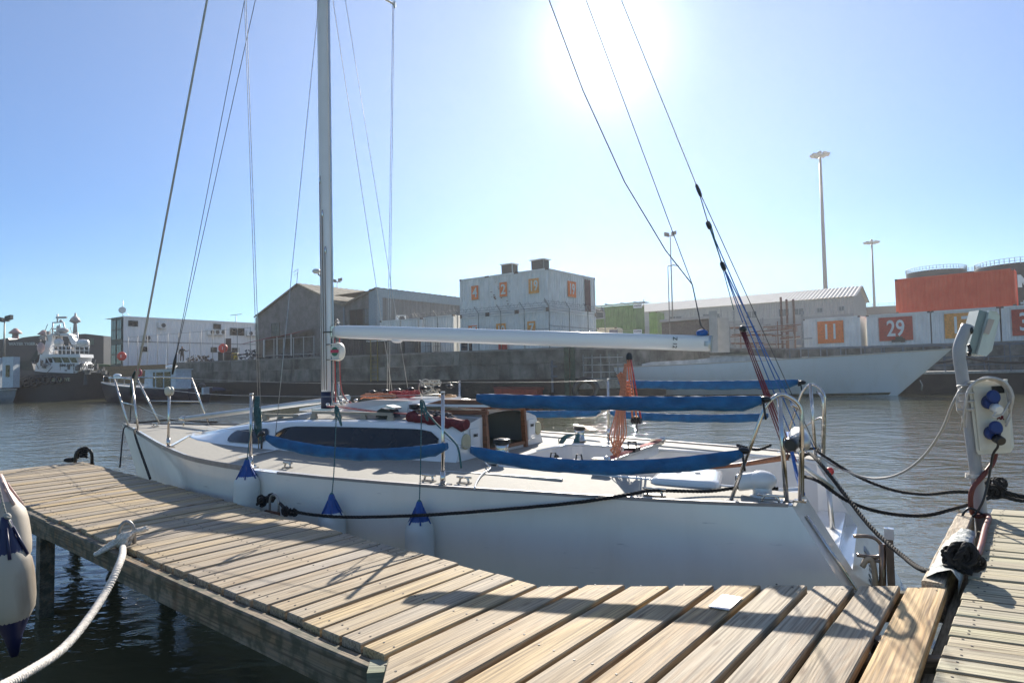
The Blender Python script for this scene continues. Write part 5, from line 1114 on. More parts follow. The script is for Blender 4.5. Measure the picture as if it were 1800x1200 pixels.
# railings and barbed fence along the quay edge
def fence(A, B, n, h, label, rails=(.5, 1.0), r_=.03, mat=None, bent=False, z=QZ, name='quay_fence', cat='fence', wires=0):
    A, B = Vector(A), Vector(B); t = thing(name, label, cat, A.lerp(B, .5)); mat = mat or m_alu
    for k in range(n+1):
        p = A.lerp(B, k/n); mb = MB(); pts = [Vector((p.x, p.y, z)), Vector((p.x, p.y, z+h))]
        if bent: pts.append(Vector((p.x-.28, p.y-.18, z+h+.42)))
        mb.tube(pts, r_, 6); adopt(mb.build('post', mat), t)
    for z_ in rails: mb = MB(); mb.tube([Vector((A.x, A.y, z+h*z_)), Vector((B.x, B.y, z+h*z_))], r_*.7, 6); adopt(mb.build('rail', mat), t)
    if bent:
        mb = MB()
        for k in range(3):
            o_ = Vector((-.09*k, -.06*k, .14*k)); mb.tube(resample([A+UP*0+Vector((0, 0, h+z-A.z))+o_, B+Vector((0, 0, h+z-B.z))+o_], .5), .012, 4)
        L_ = (B-A).length; m_ = int(L_*7); d_ = (B-A)/m_
        P_ = [A+d_*k+Vector((-.2, -.15, h+z-A.z+.25))+Vector((0, .16*math.cos(k*1.5), .16*math.sin(k*1.5))) for k in range(m_)]; mb.tube(P_, .01, 4); adopt(mb.build('barbed_wire', mat), t)
    return t
mg = M('dull_galvanised', (.30, .30, .285), .6, .4, var=.3)
fA = C0-E2*1.1-E1*.8; fence(fA, fA+E1*13, 7, 2.6, 'barbed wire fence with bent post tops before the numbered stack', (.5,), .032, mg, True)
fence(fA, fA+E2*7, 3, 2.7, 'side run of barbed fence along the right of the container stack', (.55,), .032, mg, True)
a = pl(465, 640, WA-nn*1.5, (wd_.y, -wd_.x, 0)); b = pl(552, 640, WA-nn*1.5, (wd_.y, -wd_.x, 0)); fence(a, b, 5, 1.9, 'pale metal railing on the quay just left of the mast', (.25, .98), .035, M('pale_rail', (.4, .4, .38), .5)); 
a = pl(225, 640, WA-nn*.8, (wd_.y, -wd_.x, 0)); b = pl(440, 640, WA-nn*.8, (wd_.y, -wd_.x, 0)); fence(a, b, 11, 3.0, 'thin wire mesh fence in front of the white offices', (.97,), .025, mg)
# site clutter between green containers and the right row
for k, (x, h_, D) in enumerate(((1292, 3.3, 52), (1376, 4.6, 54), (1386, 4.5, 55), (1398, 4.4, 54), (1412, 3.2, 52), (1283, 2.0, 51))):
    q = py_(x, 620, D); mb = MB(); mb.box((q.x, q.y, QZ+h_/2), (.14, .14, h_)); mb.box((q.x, q.y, QZ+.06), (.4, .4, .12)); tag(mb.build('yard_post', M('rusty_brown_steel', (.13, .08, .06), .8, var=.4) if k in (1, 2, 3) else mg), ['tall grey yard post left of the pipe racks', 'rusty post under the warehouse windows, left of three', 'rusty post under the warehouse windows, middle of three', 'rusty post under the warehouse windows, right of three', 'pale post just left of the container with the 11', 'short post nearest the boom end'][k], 'post', 'posts in the pipe yard')
t = thing('pipe_racks', 'tangle of rusty pipe racks and scaffold in the yard before the warehouse', 'pipe rack', py_(1360, 620, 52)); 
for nm, mt_, n_ in (('rusty_pipe', m_rust, 34), ('grey_pipe', mg, 34)):
    mb = MB()
    for k in range(n_):
        x = random.uniform(1292, 1402); D = random.uniform(50, 56); q = py_(x, 620, D); z0 = QZ+random.uniform(.2, 2.3); l = random.uniform(.5, 2.4); an = random.choice((0, 0, 0, 1))
        if an: mb.tube([(q.x, q.y, QZ), (q.x, q.y, z0+.6)], .04, 5)
        else: mb.tube([(q.x-l/2, q.y+l*.3, z0), (q.x+l/2, q.y-l*.3, z0+random.uniform(-.1, .1))], .045, 5)
    adopt(mb.build(nm, mt_, kind='stuff'), t)
# concrete blocks right of boom end
for x0, x1, D, h_, lab in ((1248, 1262, 41, 2.4, 'upright pale concrete slab just right of the boom end'), (1263, 1282, 42, 2.0, 'shorter pale slab beside the upright one')):
    a = py_(x0, 620, D); b = py_(x1, 620, D); mb = MB(); mb.ob(Vector((a.x, a.y, QZ-.6)), b-a-UP*(b-a).z, Vector((.2, .5, 0)), UP*(h_+.6)); mb.ob(Vector((a.x-.05, a.y-.05, QZ-.9)), (b-a-UP*(b-a).z)*1.1, Vector((.25, .6, 0)), UP*.3); tag(mb.build('concrete_slab', M('pale_slab', (.40, .385, .36), .85, var=.12, scale=2)), lab, 'slab')
# white roofed warehouse
WO = Vector((20.5, 90, 0)); r_l, r_r = py_(1140, 534, 91), py_(1510, 503, 75); rd = r_r-r_l; rd.z = 0; rz = (r_l.z+r_r.z)/2; n2 = Vector((rd.y, -rd.x, 0)).normalized(); n2 = n2 if n2.y < 0 else -n2
e_r = pl(1500, 521, (r_r.x+n2.x*5, r_r.y+n2.y*5, 0), n2); ez = e_r.z; wh = thing('warehouse', 'long white roofed warehouse with grey walls and small windows', 'warehouse', (r_r.x, r_r.y, QZ)); EX = rd*1.0; SL = Vector((r_r.x, r_r.y, 0))-EX*1.15; SR = Vector((r_r.x, r_r.y, 0))
WW = 5.2; m_wr = M('white_sheet_roof', (.42, .415, .40), .85, 0, var=.07, scale=1); m_ww = M('grey_cladding', (.34, .33, .31), .7, var=.1, scale=1)
mb = MB(); rows = []; n_ = 150
for i in range(n_+1):
    p = SL.lerp(SR+rd.normalized()*.4, i/n_); h_ = .07*(i % 2); rows.append([p-n2*WW+UP*(ez+h_), p+UP*(rz+h_), p+n2*WW+UP*(ez+h_)])
mb.grid(rows, smooth=False); adopt(mb.build('roof', m_wr), wh)
mb = MB(); ribbed(mb, SL+n2*(WW-.3)+UP*(ez-1.9), SR-SL, UP*1.9, 110, .05, n2); adopt(mb.build('upper_cladding', m_wr if 0 else M('dull_cladding', (.42, .41, .38), .6, var=.08)), wh)
mb = MB(); mb.ob(SL+n2*(WW-.35)+UP*QZ, SR-SL, -n2*.2, UP*(ez-1.9-QZ)); mb.poly([SR+n2*(WW-.3)+UP*QZ, SR-n2*(WW-.3)+UP*QZ, SR-n2*(WW-.3)+UP*ez, SR+UP*(rz-.05), SR+n2*(WW-.3)+UP*ez]); adopt(mb.build('wall', m_ww), wh)
Pw = SR+n2*(WW-.33)
for b in ((1177, 556, 1200, 569), (1236, 552, 1267, 572), (1312, 547, 1331, 560), (1369, 543, 1388, 557), (1395, 542, 1414, 554), (1436, 541, 1447, 550), (1474, 538, 1485, 547)): win(wh, *b, Pw, n2, bars=(2, 1), fm=M('pale_frame', (.35, .36, .36), .5), gm=M('grey_window', (.09, .11, .12), .2))
t = thing('lean_to', 'low flat roofed lean-to in front of the warehouse left part', 'outbuilding', py_(1210, 600, 62)); a = py_(1160, 584, 62); b = py_(1246, 577, 58); a.z = b.z = 6.2
adopt(MB().ob(a, b-a, Vector((.6, .8, 0))*4, UP*.25).build('roof', m_ww), t); adopt(MB().ob(Vector((a.x, a.y, QZ))+Vector((.3, .5, 0)), Vector(((b-a).x, (b-a).y, 0)), Vector((.6, .8, 0))*3, UP*3.15).build('wall', M('dark_brick', (.10, .085, .075), .9, var=.3)), t)
# oil tanks
m_tank = M('tarred_tank', (.012, .012, .014), .6, var=.2, scale=.3)
def tank(px, pyt, D, rad, label, mat=m_tank, lid=False, rail=True):
    q = py_(px, pyt, D); t = thing('oil_tank', label, 'tank', (q.x, q.y, QZ), 'storage tanks on the far right'); H = q.z-QZ
    mb = MB(); mb.lathe((q.x, q.y, QZ), UP, [(0, rad), (H*.5, rad), (H, rad), (H+.1, rad), (H+.35, rad*.5), (H+.45, .01)], 48); adopt(mb.build('shell', mat), t)
    if rail:
        mb = MB(); n_ = 56
        for k in range(n_): a_ = 2*math.pi*k/n_; x, y = q.x+math.cos(a_)*rad, q.y+math.sin(a_)*rad; mb.box((x, y, QZ+H+.35), (.05, .05, .7))
        for z_ in (.35, .7): mb.tube([(q.x+math.cos(2*math.pi*k/n_)*rad, q.y+math.sin(2*math.pi*k/n_)*rad, QZ+H+z_) for k in range(n_+1)], .028, 4)
        adopt(mb.build('railing', M('pale_grey_rail', (.42, .43, .43), .5)), t)
    return t
tank(1645, 480, 92, 3.7, 'black oil tank with pale railing above the left of the red container'); tank(1700, 483, 104, 3.9, 'black oil tank half hidden between its neighbours'); t = tank(1794, 470, 78, 4.6, 'largest black oil tank at the right edge behind the red container')
tank(1538, 545, 140, 9, 'low brown tank behind the thin light mast', M('brown_tank', (.14, .11, .09), .8), rail=True)
q = py_(1799, 495, 73.2); text('N', 1.7, m_white, 'tank_lettering', None, q, (1, .1, 0), UP, .05, bold=.15).parent = t; t.children[-1].location = -t.location
# light masts
def highmast(px, py0, py1, D, label, r0=.38, kind=0):
    top = py_(px, py0, D); b = Vector((top.x, top.y, QZ)); t = thing('light_mast', label, 'light mast', b); mb = MB(); mb.lathe(b, UP, [(0, r0), (top.z-QZ, r0*.45)], 10); adopt(mb.build('pole', M('mast_grey', (.20, .19, .18), .5, .3)), t)
    if kind == 0:
        mb = MB(); mb.lathe(top, UP, [(-1.2, .3), (-1.1, 1.2), (-.95, 1.25), (-.9, .3), (0, .3)], 14); adopt(mb.build('head_ring', mg), t)
        for k in range(9): a_ = k*.7; p = top+Vector((math.cos(a_)*1.45, math.sin(a_)*1.45, -.75)); adopt(MB().ob(p-Vector((.35, .3, .12)), (.7, 0, 0), (0, .6, -.1), (0, .1, .32)).build('floodlight', M('lamp_body', (.35, .34, .33), .5)), t)
    elif kind == 1:
        for s_ in (-1, 1): adopt(MB().ob(top+Vector((s_*.45-.3, -.2, -.1)), (.6, 0, .15*s_), (0, .4, 0), (0, 0, .45)).build('floodlight', m_black), t)
        adopt(MB().box(tuple(top-UP*.15), (1.1, .1, .1)).build('crossbar', mg), t)
    elif kind == 2: mb = MB(); mb.tube([top, top+Vector((.5, 0, .1)), top+Vector((1.0, 0, 0))], .05, 6); adopt(mb.build('arm', mg), t)
    else:
        mb = MB(); mb.tube([top-Vector((1, 0, .1)), top, top+Vector((1, 0, .1))], .05, 6); adopt(mb.build('double_arm', mg), t)
highmast(1441, 266, 505, 125, 'tallest light mast with a round lamp head above the warehouse', .5); highmast(1532, 421, 550, 160, 'thinner light mast with lamp head left of the red container', .42)
highmast(1178, 413, 525, 80, 'twin lamp floodlight pole behind the boom end', .12, 1); highmast(1174, 468, 610, 56, 'thin street lamp pole beside the green containers', .07, 2)
highmast(415, 553, 566, 110, 'small double arm street lamp above the white offices', .12, 3); highmast(593, 494, 510, 100, 'twin floodlight pole behind the shed roof right of the mast', .12, 1); highmast(8, 562, 650, 66, 'slim lamp pole with square head at the left edge', .12, 1)
q = py_(521, 500, 62); t = thing('tv_aerial', 'tall thin television aerial on the shed ridge', 'aerial', q); mb = MB(); mb.tube([q-UP*.1, py_(524, 474, 62)], .03, 5); mb.tube([py_(516, 478, 62), py_(525, 473, 62)], .025, 5); mb.tube([py_(517, 484, 62), py_(525, 479, 62)], .02, 5); adopt(mb.build('antenna', mg), t)
# far low shore and hill line
mb = MB(); rows = [[], []]
for i in range(61):
    x = -400+i*13; rows[0].append(Vector((x, 296, -1))); rows[1].append(Vector((x, 300, 9+3*math.sin(i*.5)+random.uniform(0, 1.5))))
mb.grid(rows, smooth=False); rows2 = [rows[1], [p+Vector((0, 14, 0)) for p in rows[1]]]; mb.grid(rows2, smooth=False); mb.build('distant_shore', M('distant_land', (.10, .10, .10), .9), kind='structure')

# ================================================================== vessels
# the long bare white hull moored across the basin
YS, YB = py_(1073, 660, 41.0), py_(1683, 613, 33.0); ax = Vector(((YB-YS).x, (YB-YS).y, 0)); YL = ax.length; ax.normalize(); yn = Vector((ax.y, -ax.x, 0)); yn = yn if yn.y < 0 else -yn
yt = thing('bare_yacht_hull', 'long unrigged white classic yacht hull moored across the water', 'yacht', (YS.x, YS.y, 0))
def ysheer(f): return 1.88+ .05*(1-f)+1.05*max(0, f-.25)**2*1.0-.12*math.sin(f*3.1)
yz1 = YB.z; yb_ = YS+Vector((0, 0, 0)); 
def yhull(f, t, s):
    zs = ysheer(f)*(1)+0; zs = 1.86+(yz1-1.86)*(f**1.5); low = -.5; z = zs+(low-zs)*t
    hb = 1.9*max(.0, math.sin(min(1, (f*.885+.115))*math.pi))**.62*(1-.22*f); hb = hb if f < .995 else .02
    run0, run1 = .13, .86         # waterline ends: overhanging counter and bow
    k = max(0, (zs-z)/zs); xs = f*YL
    over_b = k*(1-run1)*YL*1.0*max(0, (f-.55)/.45)**2.0; over_s = k**1.6*run0*YL*1.0*max(0, (.3-f)/.3)**1.6
    vb = min(1, max(0, (f-.45)/.4)); wl = (1-t**2.2)*(1-vb)+(1-t)**.75*vb; x = xs-over_b+over_s; p = Vector((YS.x, YS.y, 0))+ax*x+yn*(s*hb*wl)+yn*-1.7; return Vector((p.x, p.y, z))
FF = [0, .01, .03, .06, .1, .15, .2, .3, .4, .5, .6, .7, .78, .85, .9, .94, .97, .99, 1]; TT = [0, .05, .15, .3, .45, .6, .75, .9, 1]
mb = MB()
for s in (1, -1): mb.grid([[yhull(f, t, s) for t in TT] for f in FF], flip=(s > 0))
mb.poly([yhull(0, t, 1) for t in TT]+[yhull(0, t, -1) for t in TT[::-1]]); adopt(mb.build('hull', M('faded_white_hull', (.78, .785, .79), .5, var=.05, scale=.6, c2=(.77, .78, .78))), yt)
mb = MB()
for s in (1,): mb.grid([[yhull(f, t, s)+yn*.012+UP*0 for t in (.765, .79, .815)] for f in FF if .05 < f < .97], flip=True)
adopt(mb.build('weed_line', M('weedy_stain', (.09, .085, .05), .8, var=.5, scale=5)), yt)
mb = MB(); mb.grid([[yhull(f, 0, 1)+UP*.015, yhull(f, 0, -1)+UP*.015] for f in FF], smooth=False); adopt(mb.build('deck', M('worn_white_deck', (.66, .62, .56), .6, var=.15, scale=2)), yt)
mb = MB()
for s in (1,): mb.tube([yhull(f, 0, s)+UP*.03 for f in FF], .035, 6)
ym = MC['faded_white_hull']; overlay(ym, (.60, .56, .48), .35, 1.3, (1, 1, .35), (.50, .75)); overlay(ym, (.35, .30, .24), .5, 3.5, (2, 2, .3), (.66, .78))
adopt(mb.build('rubbing_strake', M('buff_wood', (.60, .53, .43), .6)), yt)
mb = MB(); rows = []
for i in range(15):
    f = .09+.50*i/14; c = (yhull(f, 0, 1)+yhull(f, 0, -1))/2; hw = .78*min(1, (i+1)/4)*(1-.35*(i/14)); hh = (.30+.28*math.exp(-((i-9)/2.2)**2) if i < 14 else .02); hh = hh if i > 0 else .18
    if i > 9: hh = .52-.12*(i-9)+.02
    rows.append([c+yn*hw, c+yn*hw*.94+UP*hh, c-yn*hw*.94+UP*hh, c-yn*hw])
ix = mb.grid(rows, smooth=False, flip=True); mb.poly(rows[0]); mb.poly(rows[-1][::-1]); adopt(mb.build('cabin_top', M('stained_white_cabin', (.52, .50, .47), .7, var=.25, scale=3)), yt)
c = (yhull(.36, 0, 1)+yhull(.36, 0, -1))/2; mb = MB(); mb.ob(c+UP*.5-ax*1.0, ax*2.7, yn*.8, UP*.16); adopt(mb.build('canvas_roll', M('olive_roll', (.12, .11, .08), .9, var=.3)), yt)
mb = MB(); mb.box(tuple(yhull(.62, 0, 1)+Vector((0, .3, .08))), (.3, .1, .1)); adopt(mb.build('deck_cleat', mg), yt)
# low black pontoon with railings behind the yacht bow
PA, PB = Vector((17.5, 38.6, 0)), Vector((44, 33.5, 0)); pd = (PB-PA).normalized(); pt = thing('black_pontoon', 'low black floating pontoon with grey railings behind the yacht bow', 'pontoon', (PA+PB)/2)
pnn = Vector((pd.y, -pd.x, 0)); pnn = pnn if pnn.y < 0 else -pnn
adopt(MB().ob(PA-UP*.5, PB-PA, -pnn*3.0, UP*1.62).build('float', M('tarred_float', (.016, .014, .012), .7, var=.4, scale=2)), pt); adopt(MB().ob(PA+UP*1.13+pnn*.06, PB-PA, -pnn*3.1, UP*.14).build('deck', mg), pt)
m_rl = M('blue_grey_rail', (.11, .13, .16), .5, .3)
for side, hh in ((0, 1.55), (2.8, 1.55)):
    for k in range(25):
        p = PA.lerp(PB, k/24)-pnn*(.1+side); adopt(MB().box((p.x, p.y, 1.27+hh/2), (.05, .05, hh)).build('post', m_rl), pt)
    for z_ in (.35, .8, hh):
        mb = MB(); mb.ob(PA-pnn*(.1+side)+UP*(1.25+z_), PB-PA, -pnn*.04, UP*.06); adopt(mb.build('rail', m_rl), pt)
mb = MB()
for k in range(4): a_ = PA.lerp(PB, .12+.2*k)-pnn*.02+UP*2.1; mb.tube(sagline(a_, a_+pd*5.5-UP*.1, .35, 10), .07, 6)
adopt(mb.build('draped_hose', m_black), pt)
t = thing('bow_line', 'thin pale line hanging under the yacht bow', 'rope', py_(1620, 680, 34)); mb = MB(); mb.tube([py_(1617, 668, 34), py_(1621, 676, 34), py_(1620, 686, 34)], .03, 5); adopt(mb.build('line', m_greyrope), t)
# small railed pontoon left of the yacht stern, tyre and orange dinghy
SA, SB = py_(1000, 668, 38.5), py_(1085, 668, 39.5); SA.z = SB.z = 0; t = thing('small_walkway', 'small floating walkway with a railed ramp left of the yacht stern', 'walkway', (SA+SB)/2)
adopt(MB().ob(SA-UP*.4-Vector((3, 0, 0)), SB-SA+Vector((6, 0, 0)), (0, 3, 0), UP*1.0).build('float', m_wetwall), t)
adopt(MB().ob(SA+Vector((.6, -.05, .60)), SB-SA, (0, 2.6, 0), UP*.5).build('deck', M('pale_walkway', (.30, .26, .2), .8, var=.3)), t)
for k in range(5):
    p = SA.lerp(SB, .3+k*.18); adopt(MB().box((p.x, p.y-.03, 1.85), (.07, .07, 1.7)).build('post', mg), t)
for z_ in (1.2, 1.6, 2.05, 2.5): adopt(MB().box(((SA.lerp(SB, .66)).x, SA.y+.6, z_), ((SB-SA).x*.9, .05, .05), .1).build('rail', M('pale_rail', (.4, .4, .38), .5)), t)
for z_ in (1.4, 2.0): adopt(MB().box((SA.x-.3, SA.y, z_), (1.6, .09, .12), .1).build('dark_rail', m_rl), t)
for x_ in (-1.0, -.5): adopt(MB().box((SA.x+x_, SA.y, 1.4), (.12, .12, 1.9)).build('post', m_rl), t)
q = py_(1030, 686, 37.0); t = thing('floating_tyre', 'half sunk black tyre fender shining left of the orange rope hank', 'tyre', q); mb = MB(); rows = []
for i in range(29):
    a_ = 2*math.pi*i/28; c_ = Vector((math.cos(a_), 0, math.sin(a_))); rows.append([q+c_*(.62+.2*math.cos(b_))+Vector((0, 1, 0))*.22*math.sin(b_) for b_ in [2*math.pi*k/10 for k in range(10)]])
mb.grid(rows, closed=True); adopt(mb.build('tyre', M('wet_rubber', (.02, .02, .02), .22)), t)
def smallboat(name, label, cat, A, B, bw_, h, mat, inner, sheerup=.15):
    A, B = Vector(A), Vector(B); d = (B-A); L = d.length; d.normalize(); n = Vector((d.y, -d.x, 0)); r = thing(name, label, cat, (A+B)/2); mb = MB(); rr = {}
    for s in (1, -1):
        rows = []
        for i in range(13):
            f = i/12; hb = bw_*.5*(1-max(0, (f-.5)/.5)**2.2); z1 = h*(1+sheerup*f*f); rows.append([A+d*(L*f)+n*s*hb+UP*z1, A+d*(L*f-.02*L*f)+n*s*hb*.95+UP*z1*.5, A+d*(L*f*.94)+n*s*hb*.7-UP*.02, A+d*(L*f*.92)-UP*.15])
        mb.grid(rows, flip=(s > 0)); rr[s] = rows
    mb.poly([rr[1][0][k] for k in range(4)]+[rr[-1][0][k] for k in range(3, -1, -1)]); adopt(mb.build('hull', mat), r)
    mb = MB(); mb.grid([[rr[1][i][0]-UP*.06, rr[-1][i][0]-UP*.06] for i in range(13)], smooth=False); adopt(mb.build('deck', inner), r)
    mb = MB(); mb.tube([rr[1][i][0] for i in range(13)]+[rr[-1][i][0] for i in range(12, -1, -1)], .05, 6); adopt(mb.build('gunwale', inner), r); return r
A, B = py_(950, 693, 38.3), py_(868, 693, 39.5); A.z = B.z = 0
sb = smallboat('orange_dinghy', 'small red orange dinghy lying under the quay wall', 'dinghy', A, B, 1.3, .72, M('faded_red_orange', (.42, .05, .03), .6, var=.2), M('dark_red', (.2, .03, .02), .7), .1)
mb = MB(); mb.box(tuple((A+B)/2+UP*.6), (.3, 1.1, .05)); adopt(mb.build('thwart', m_greyrope), sb)
# navy patrol launch with white wheelhouse
A, B = py_(352, 698, 47), py_(178, 698, 49.5); A.z = B.z = 0; nb = smallboat('navy_launch', 'small navy launch with a white wheelhouse and outboard behind the bow rail', 'motor boat', A, B, 2.4, .95, M('navy_hull', (.010, .014, .04), .35), M('pale_launch_deck', (.45, .45, .44), .6), .55)
d = (B-A).normalized(); n = Vector((d.y, -d.x, 0)); n = n if n.y < 0 else -n; m_lw = M('pale_blue_white', (.52, .58, .63), .45)
def lp(px, py, off=.7): return pl(px, py, A+n*off, n)
c0, c1 = lp(309, 675), lp(254, 675); mb = MB(); zc0 = .85; zc1 = 2.32
X = Vector(((c1-c0).x, (c1-c0).y, 0)); o_ = Vector((c0.x, c0.y, zc0)); mb.prism([o_, o_+X*1.02, o_+X*.98+UP*(zc1-zc0), o_+UP*(zc1-zc0)], -n*1.5); adopt(mb.build('wheelhouse', m_lw), nb)
adopt(MB().ob(o_+UP*(zc1-zc0)-X*.03+n*.06, X*1.04, -n*1.65, UP*.07).build('roof', M('blue_trimmed_roof', (.6, .62, .62), .5)), nb)
for f0_, f1_ in ((.16, .36), (.40, .62), (.66, .72)):
    adopt(MB().ob(o_+X*f0_+UP*.12+n*.012, X*(f1_-f0_), n*.012, UP*(1.2 if f1_ > .5 else 1.22)).build('cabin_window', m_glass), nb)
mb = MB(); mb.ell(o_+X*.35+UP*(zc1-zc0+.25)-n*.6, (.42, .3, .14)); mb.tube([o_+X*.55+UP*1.5-n*.7, o_+X*.55+UP*3.1-n*.7], .02); adopt(mb.build('roof_gear', m_gel), nb)
mb = MB(); P_ = [B-d*.2+UP*2.0, B-d*2+n*.9+UP*1.85, A+d*4.5+n*1.1+UP*1.75]; mb.tube(P_, .025, 6)
for k in range(6): p = P_[0].lerp(P_[2], k/5); mb.tube([p-UP*.0, p-UP*.8], .02, 5)
adopt(mb.build('bow_rail', m_steel), nb)
mb = MB(); oq = A-d*.1+UP*1.05; mb.ell(oq, (.32, .28, .26)); mb.box((oq.x, oq.y, .6), (.18, .18, .9)); adopt(mb.build('outboard', m_black), nb); adopt(MB().box((oq.x+.45, oq.y-.3, .75), (.12, 1.6, .5), .2).build('transom_board', m_lw), nb)
mb = MB(); q = lp(243, 655, .75); rows = []
for i in range(17): a_ = 2*math.pi*i/16; c_ = X.normalized()*math.cos(a_)+UP*math.sin(a_); rows.append([q+c_*(.26+.08*math.cos(b_))+n*.08*math.sin(b_) for b_ in [k*math.pi/3 for k in range(6)]])
mb.grid(rows, closed=True); adopt(mb.build('ring_buoy', M('red_buoy', (.4, .03, .07), .5)), nb)
A2, B2 = py_(395, 699, 51), py_(352, 699, 52); A2.z = B2.z = 0; s2 = smallboat('moored_skiff', 'dark skiff with a blue cover moored right of the navy launch', 'skiff', A2, B2, 1.5, .6, m_black, m_black, .2); c_ = (A2+B2)/2; mb = MB(); mb.ell(c_+UP*.7, (1.1, .4, .22)); adopt(mb.build('blue_cover', M('dark_blue_cover', (.015, .03, .08), .7)), s2)
# harbour tug
TA, TB = py_(-60, 702, 55), py_(192, 702, 56); TA.z = TB.z = 0; td = (TB-TA).normalized(); tn = Vector((td.y, -td.x, 0)); tn = tn if tn.y < 0 else -tn; TL = (TB-TA).length
tg = thing('harbour_tug', 'white and black harbour tug with a tall open mast at the far left', 'tug', (TA+TB)/2); zsh = lambda f: 1.35+.15*f+ (.75 if f > .52 else .75*max(0, (f-.42)/.1))+.2*max(0, f-.6)
mb = MB(); rw = {}
for s in (1, -1):
    rows = []
    for i in range(25):
        f = i/24; hb = 2.6*(1-max(0, (f-.62)/.38)**2.6); z1 = zsh(f); ov = .4*max(0, (f-.7)/.3); rows.append([TA+td*TL*f+tn*s*hb+UP*z1, TA+td*(TL*f-ov*.3)+tn*s*hb+UP*z1*.55, TA+td*(TL*f-ov)+tn*s*hb*.96-UP*.2]); 
    rw[s] = rows; mb.grid(rows, flip=(s < 0))
adopt(mb.build('hull', M('black_tug_hull', (.014, .015, .02), .5, var=.3)), tg); mb = MB(); mb.grid([[rw[1][i][0]-UP*.35, rw[-1][i][0]-UP*.35] for i in range(25)], smooth=False); adopt(mb.build('deck', mg), tg)
side = lambda f, z, o=0: TA+td*TL*f+tn*(2.6+o)+UP*z
mb = MB(); mb.ob(side(.04, 1.0, -.2)+tn*.21, td*TL*.42, tn*.05, UP*.62); adopt(mb.build('bulwark', M('dull_blue_bulwark', (.11, .14, .18), .6, var=.25, scale=1.5)), tg)
for k in range(11):
    c_ = side(.03+.06*k if k < 6 else .42+.05*(k-6), .75 if k < 6 else 1.55, .12); mb = MB(); rows = []
    for i in range(13): a_ = 2*math.pi*i/12; e_ = td*math.cos(a_)+UP*math.sin(a_); rows.append([c_+e_*(.32+.11*math.cos(b_))+tn*.1*math.sin(b_) for b_ in [j*math.pi/3 for j in range(6)]])
    mb.grid(rows, closed=True); adopt(mb.build('tyre_fender', m_black), tg)
text('SIMUNYE', .36, M('cream_letters', (.5, .48, .33), .6), 'bow_name', tg, side(.785, 1.75, -.02)-tg.location+tn*.03, td, UP, .004, bold=.01)
def tpt(px, py, off=0): return pl(px, py, TA+tn*off, tn)
m_tw = M('tug_white', (.66, .67, .68), .45, var=.05)
def tprism(pts, off, dep, mat, name, par=None):
    if off > 1.7: pts = [(66+(x-66)*.80, y) for x, y in pts]; dep = min(dep, 2.0)
    P_ = [tpt(x, y, off) for x, y in pts]; o = MB().prism(P_, -tn*dep).build(name, mat); adopt(o, tg)
    if par: o.parent = par; o.location = o.location-par.location
    return o
tprism([(60, 652), (62, 640), (68, 636), (72, 624), (158, 624), (154, 636), (161, 641), (160, 650), (150, 656), (80, 654)], 1.9, 3.6, m_tw, 'wheelhouse')
tprism([(70, 627), (160, 628), (159, 622), (72, 623)], 2.1, 4.0, m_tw, 'wheelhouse_roof')
for q4 in (((83, 638), (84, 629), (91, 638)), ((93, 637), (88, 629), (96, 629), (99, 637)), ((104, 637), (99, 628), (116, 628), (120, 637)), ((124, 637), (118, 628), (132, 628), (137, 637)), ((141, 637), (136, 629), (149, 629), (154, 637)), ((72, 643), (72, 633), (78, 633), (78, 643))): tprism(q4, 1.93, .03, m_glass, 'wheelhouse_window')
tprism([(60, 676), (60, 650), (152, 652), (152, 676)], 1.5, 2.6, M('dull_blue_casing', (.05, .065, .08), .6), 'deck_casing')
text('SIMUNYE', .30, m_black, 'house_name', tg, tpt(118, 642, 1.95)-tg.location, td, UP, .004, bold=.008)
tprism([(74, 624), (83, 590), (92, 590), (86, 624)], 1.2, .5, m_tw, 'mast_leg'); tprism([(118, 588), (125, 588), (136, 606), (126, 606)], 1.2, .5, m_tw, 'mast_leg'); tprism([(84, 590), (90, 586), (120, 586), (124, 590)], 1.3, 1.0, m_tw, 'mast_platform')
mb = MB()
for a_, b_ in (((92, 588), (93, 566)), ((94, 567), (111, 566)), ((111, 566), (116, 587)), ((94, 578), (114, 577)), ((101, 566), (101, 552)), ((101, 558), (114, 557)), ((105, 577), (105, 570)), ((74, 624), (76, 606)), ((138, 606), (136, 584))): mb.tube([tpt(*a_, .9), tpt(*b_, .9)], .06, 6)
adopt(mb.build('open_mast', m_tw), tg)
mb = MB(); mb.box(tuple(tpt(108, 558, .9)), (.9, .12, .16)); mb.ell(tpt(102, 575, .9), (.12, .12, .15)); mb.ell(tpt(110, 581, .9), (.5, .4, .25)); mb.ell(tpt(107, 564, .9), (.12, .12, .12)); adopt(mb.build('radar', M('radar_grey', (.5, .45, .42), .5)), tg)
for (x0, x1, y) in ((97, 110, 602), (136, 156, 603)):
    mb = MB(); a_, b_ = tpt(x0, y, 1.6), tpt(x1, y, 1.6); e_ = (b_-a_).normalized(); mb.lathe(a_, e_, [(0, .1), (.08, .3), ((b_-a_).length*.5, .34), ((b_-a_).length-.08, .3), ((b_-a_).length, .1)], 14); adopt(mb.build('life_raft', M('raft_white', (.68, .66, .64), .4)), tg)
mb = MB()
for x in (95, 102, 109, 116, 124, 132, 140, 148, 156): mb.tube([tpt(x, 623, 1.8), tpt(x, 608, 1.8)], .03, 5)
for y in (608, 615): mb.tube([tpt(92, y, 1.8), tpt(157, y+1, 1.8)], .03, 5)
adopt(mb.build('roof_railing', m_tw), tg); tprism([(33, 650), (34, 634), (55, 634), (60, 652)], 1.0, 2.0, m_black, 'winch_gear'); tprism([(52, 634), (70, 606), (73, 608), (62, 640)], .6, .4, m_black, 'deck_crane')
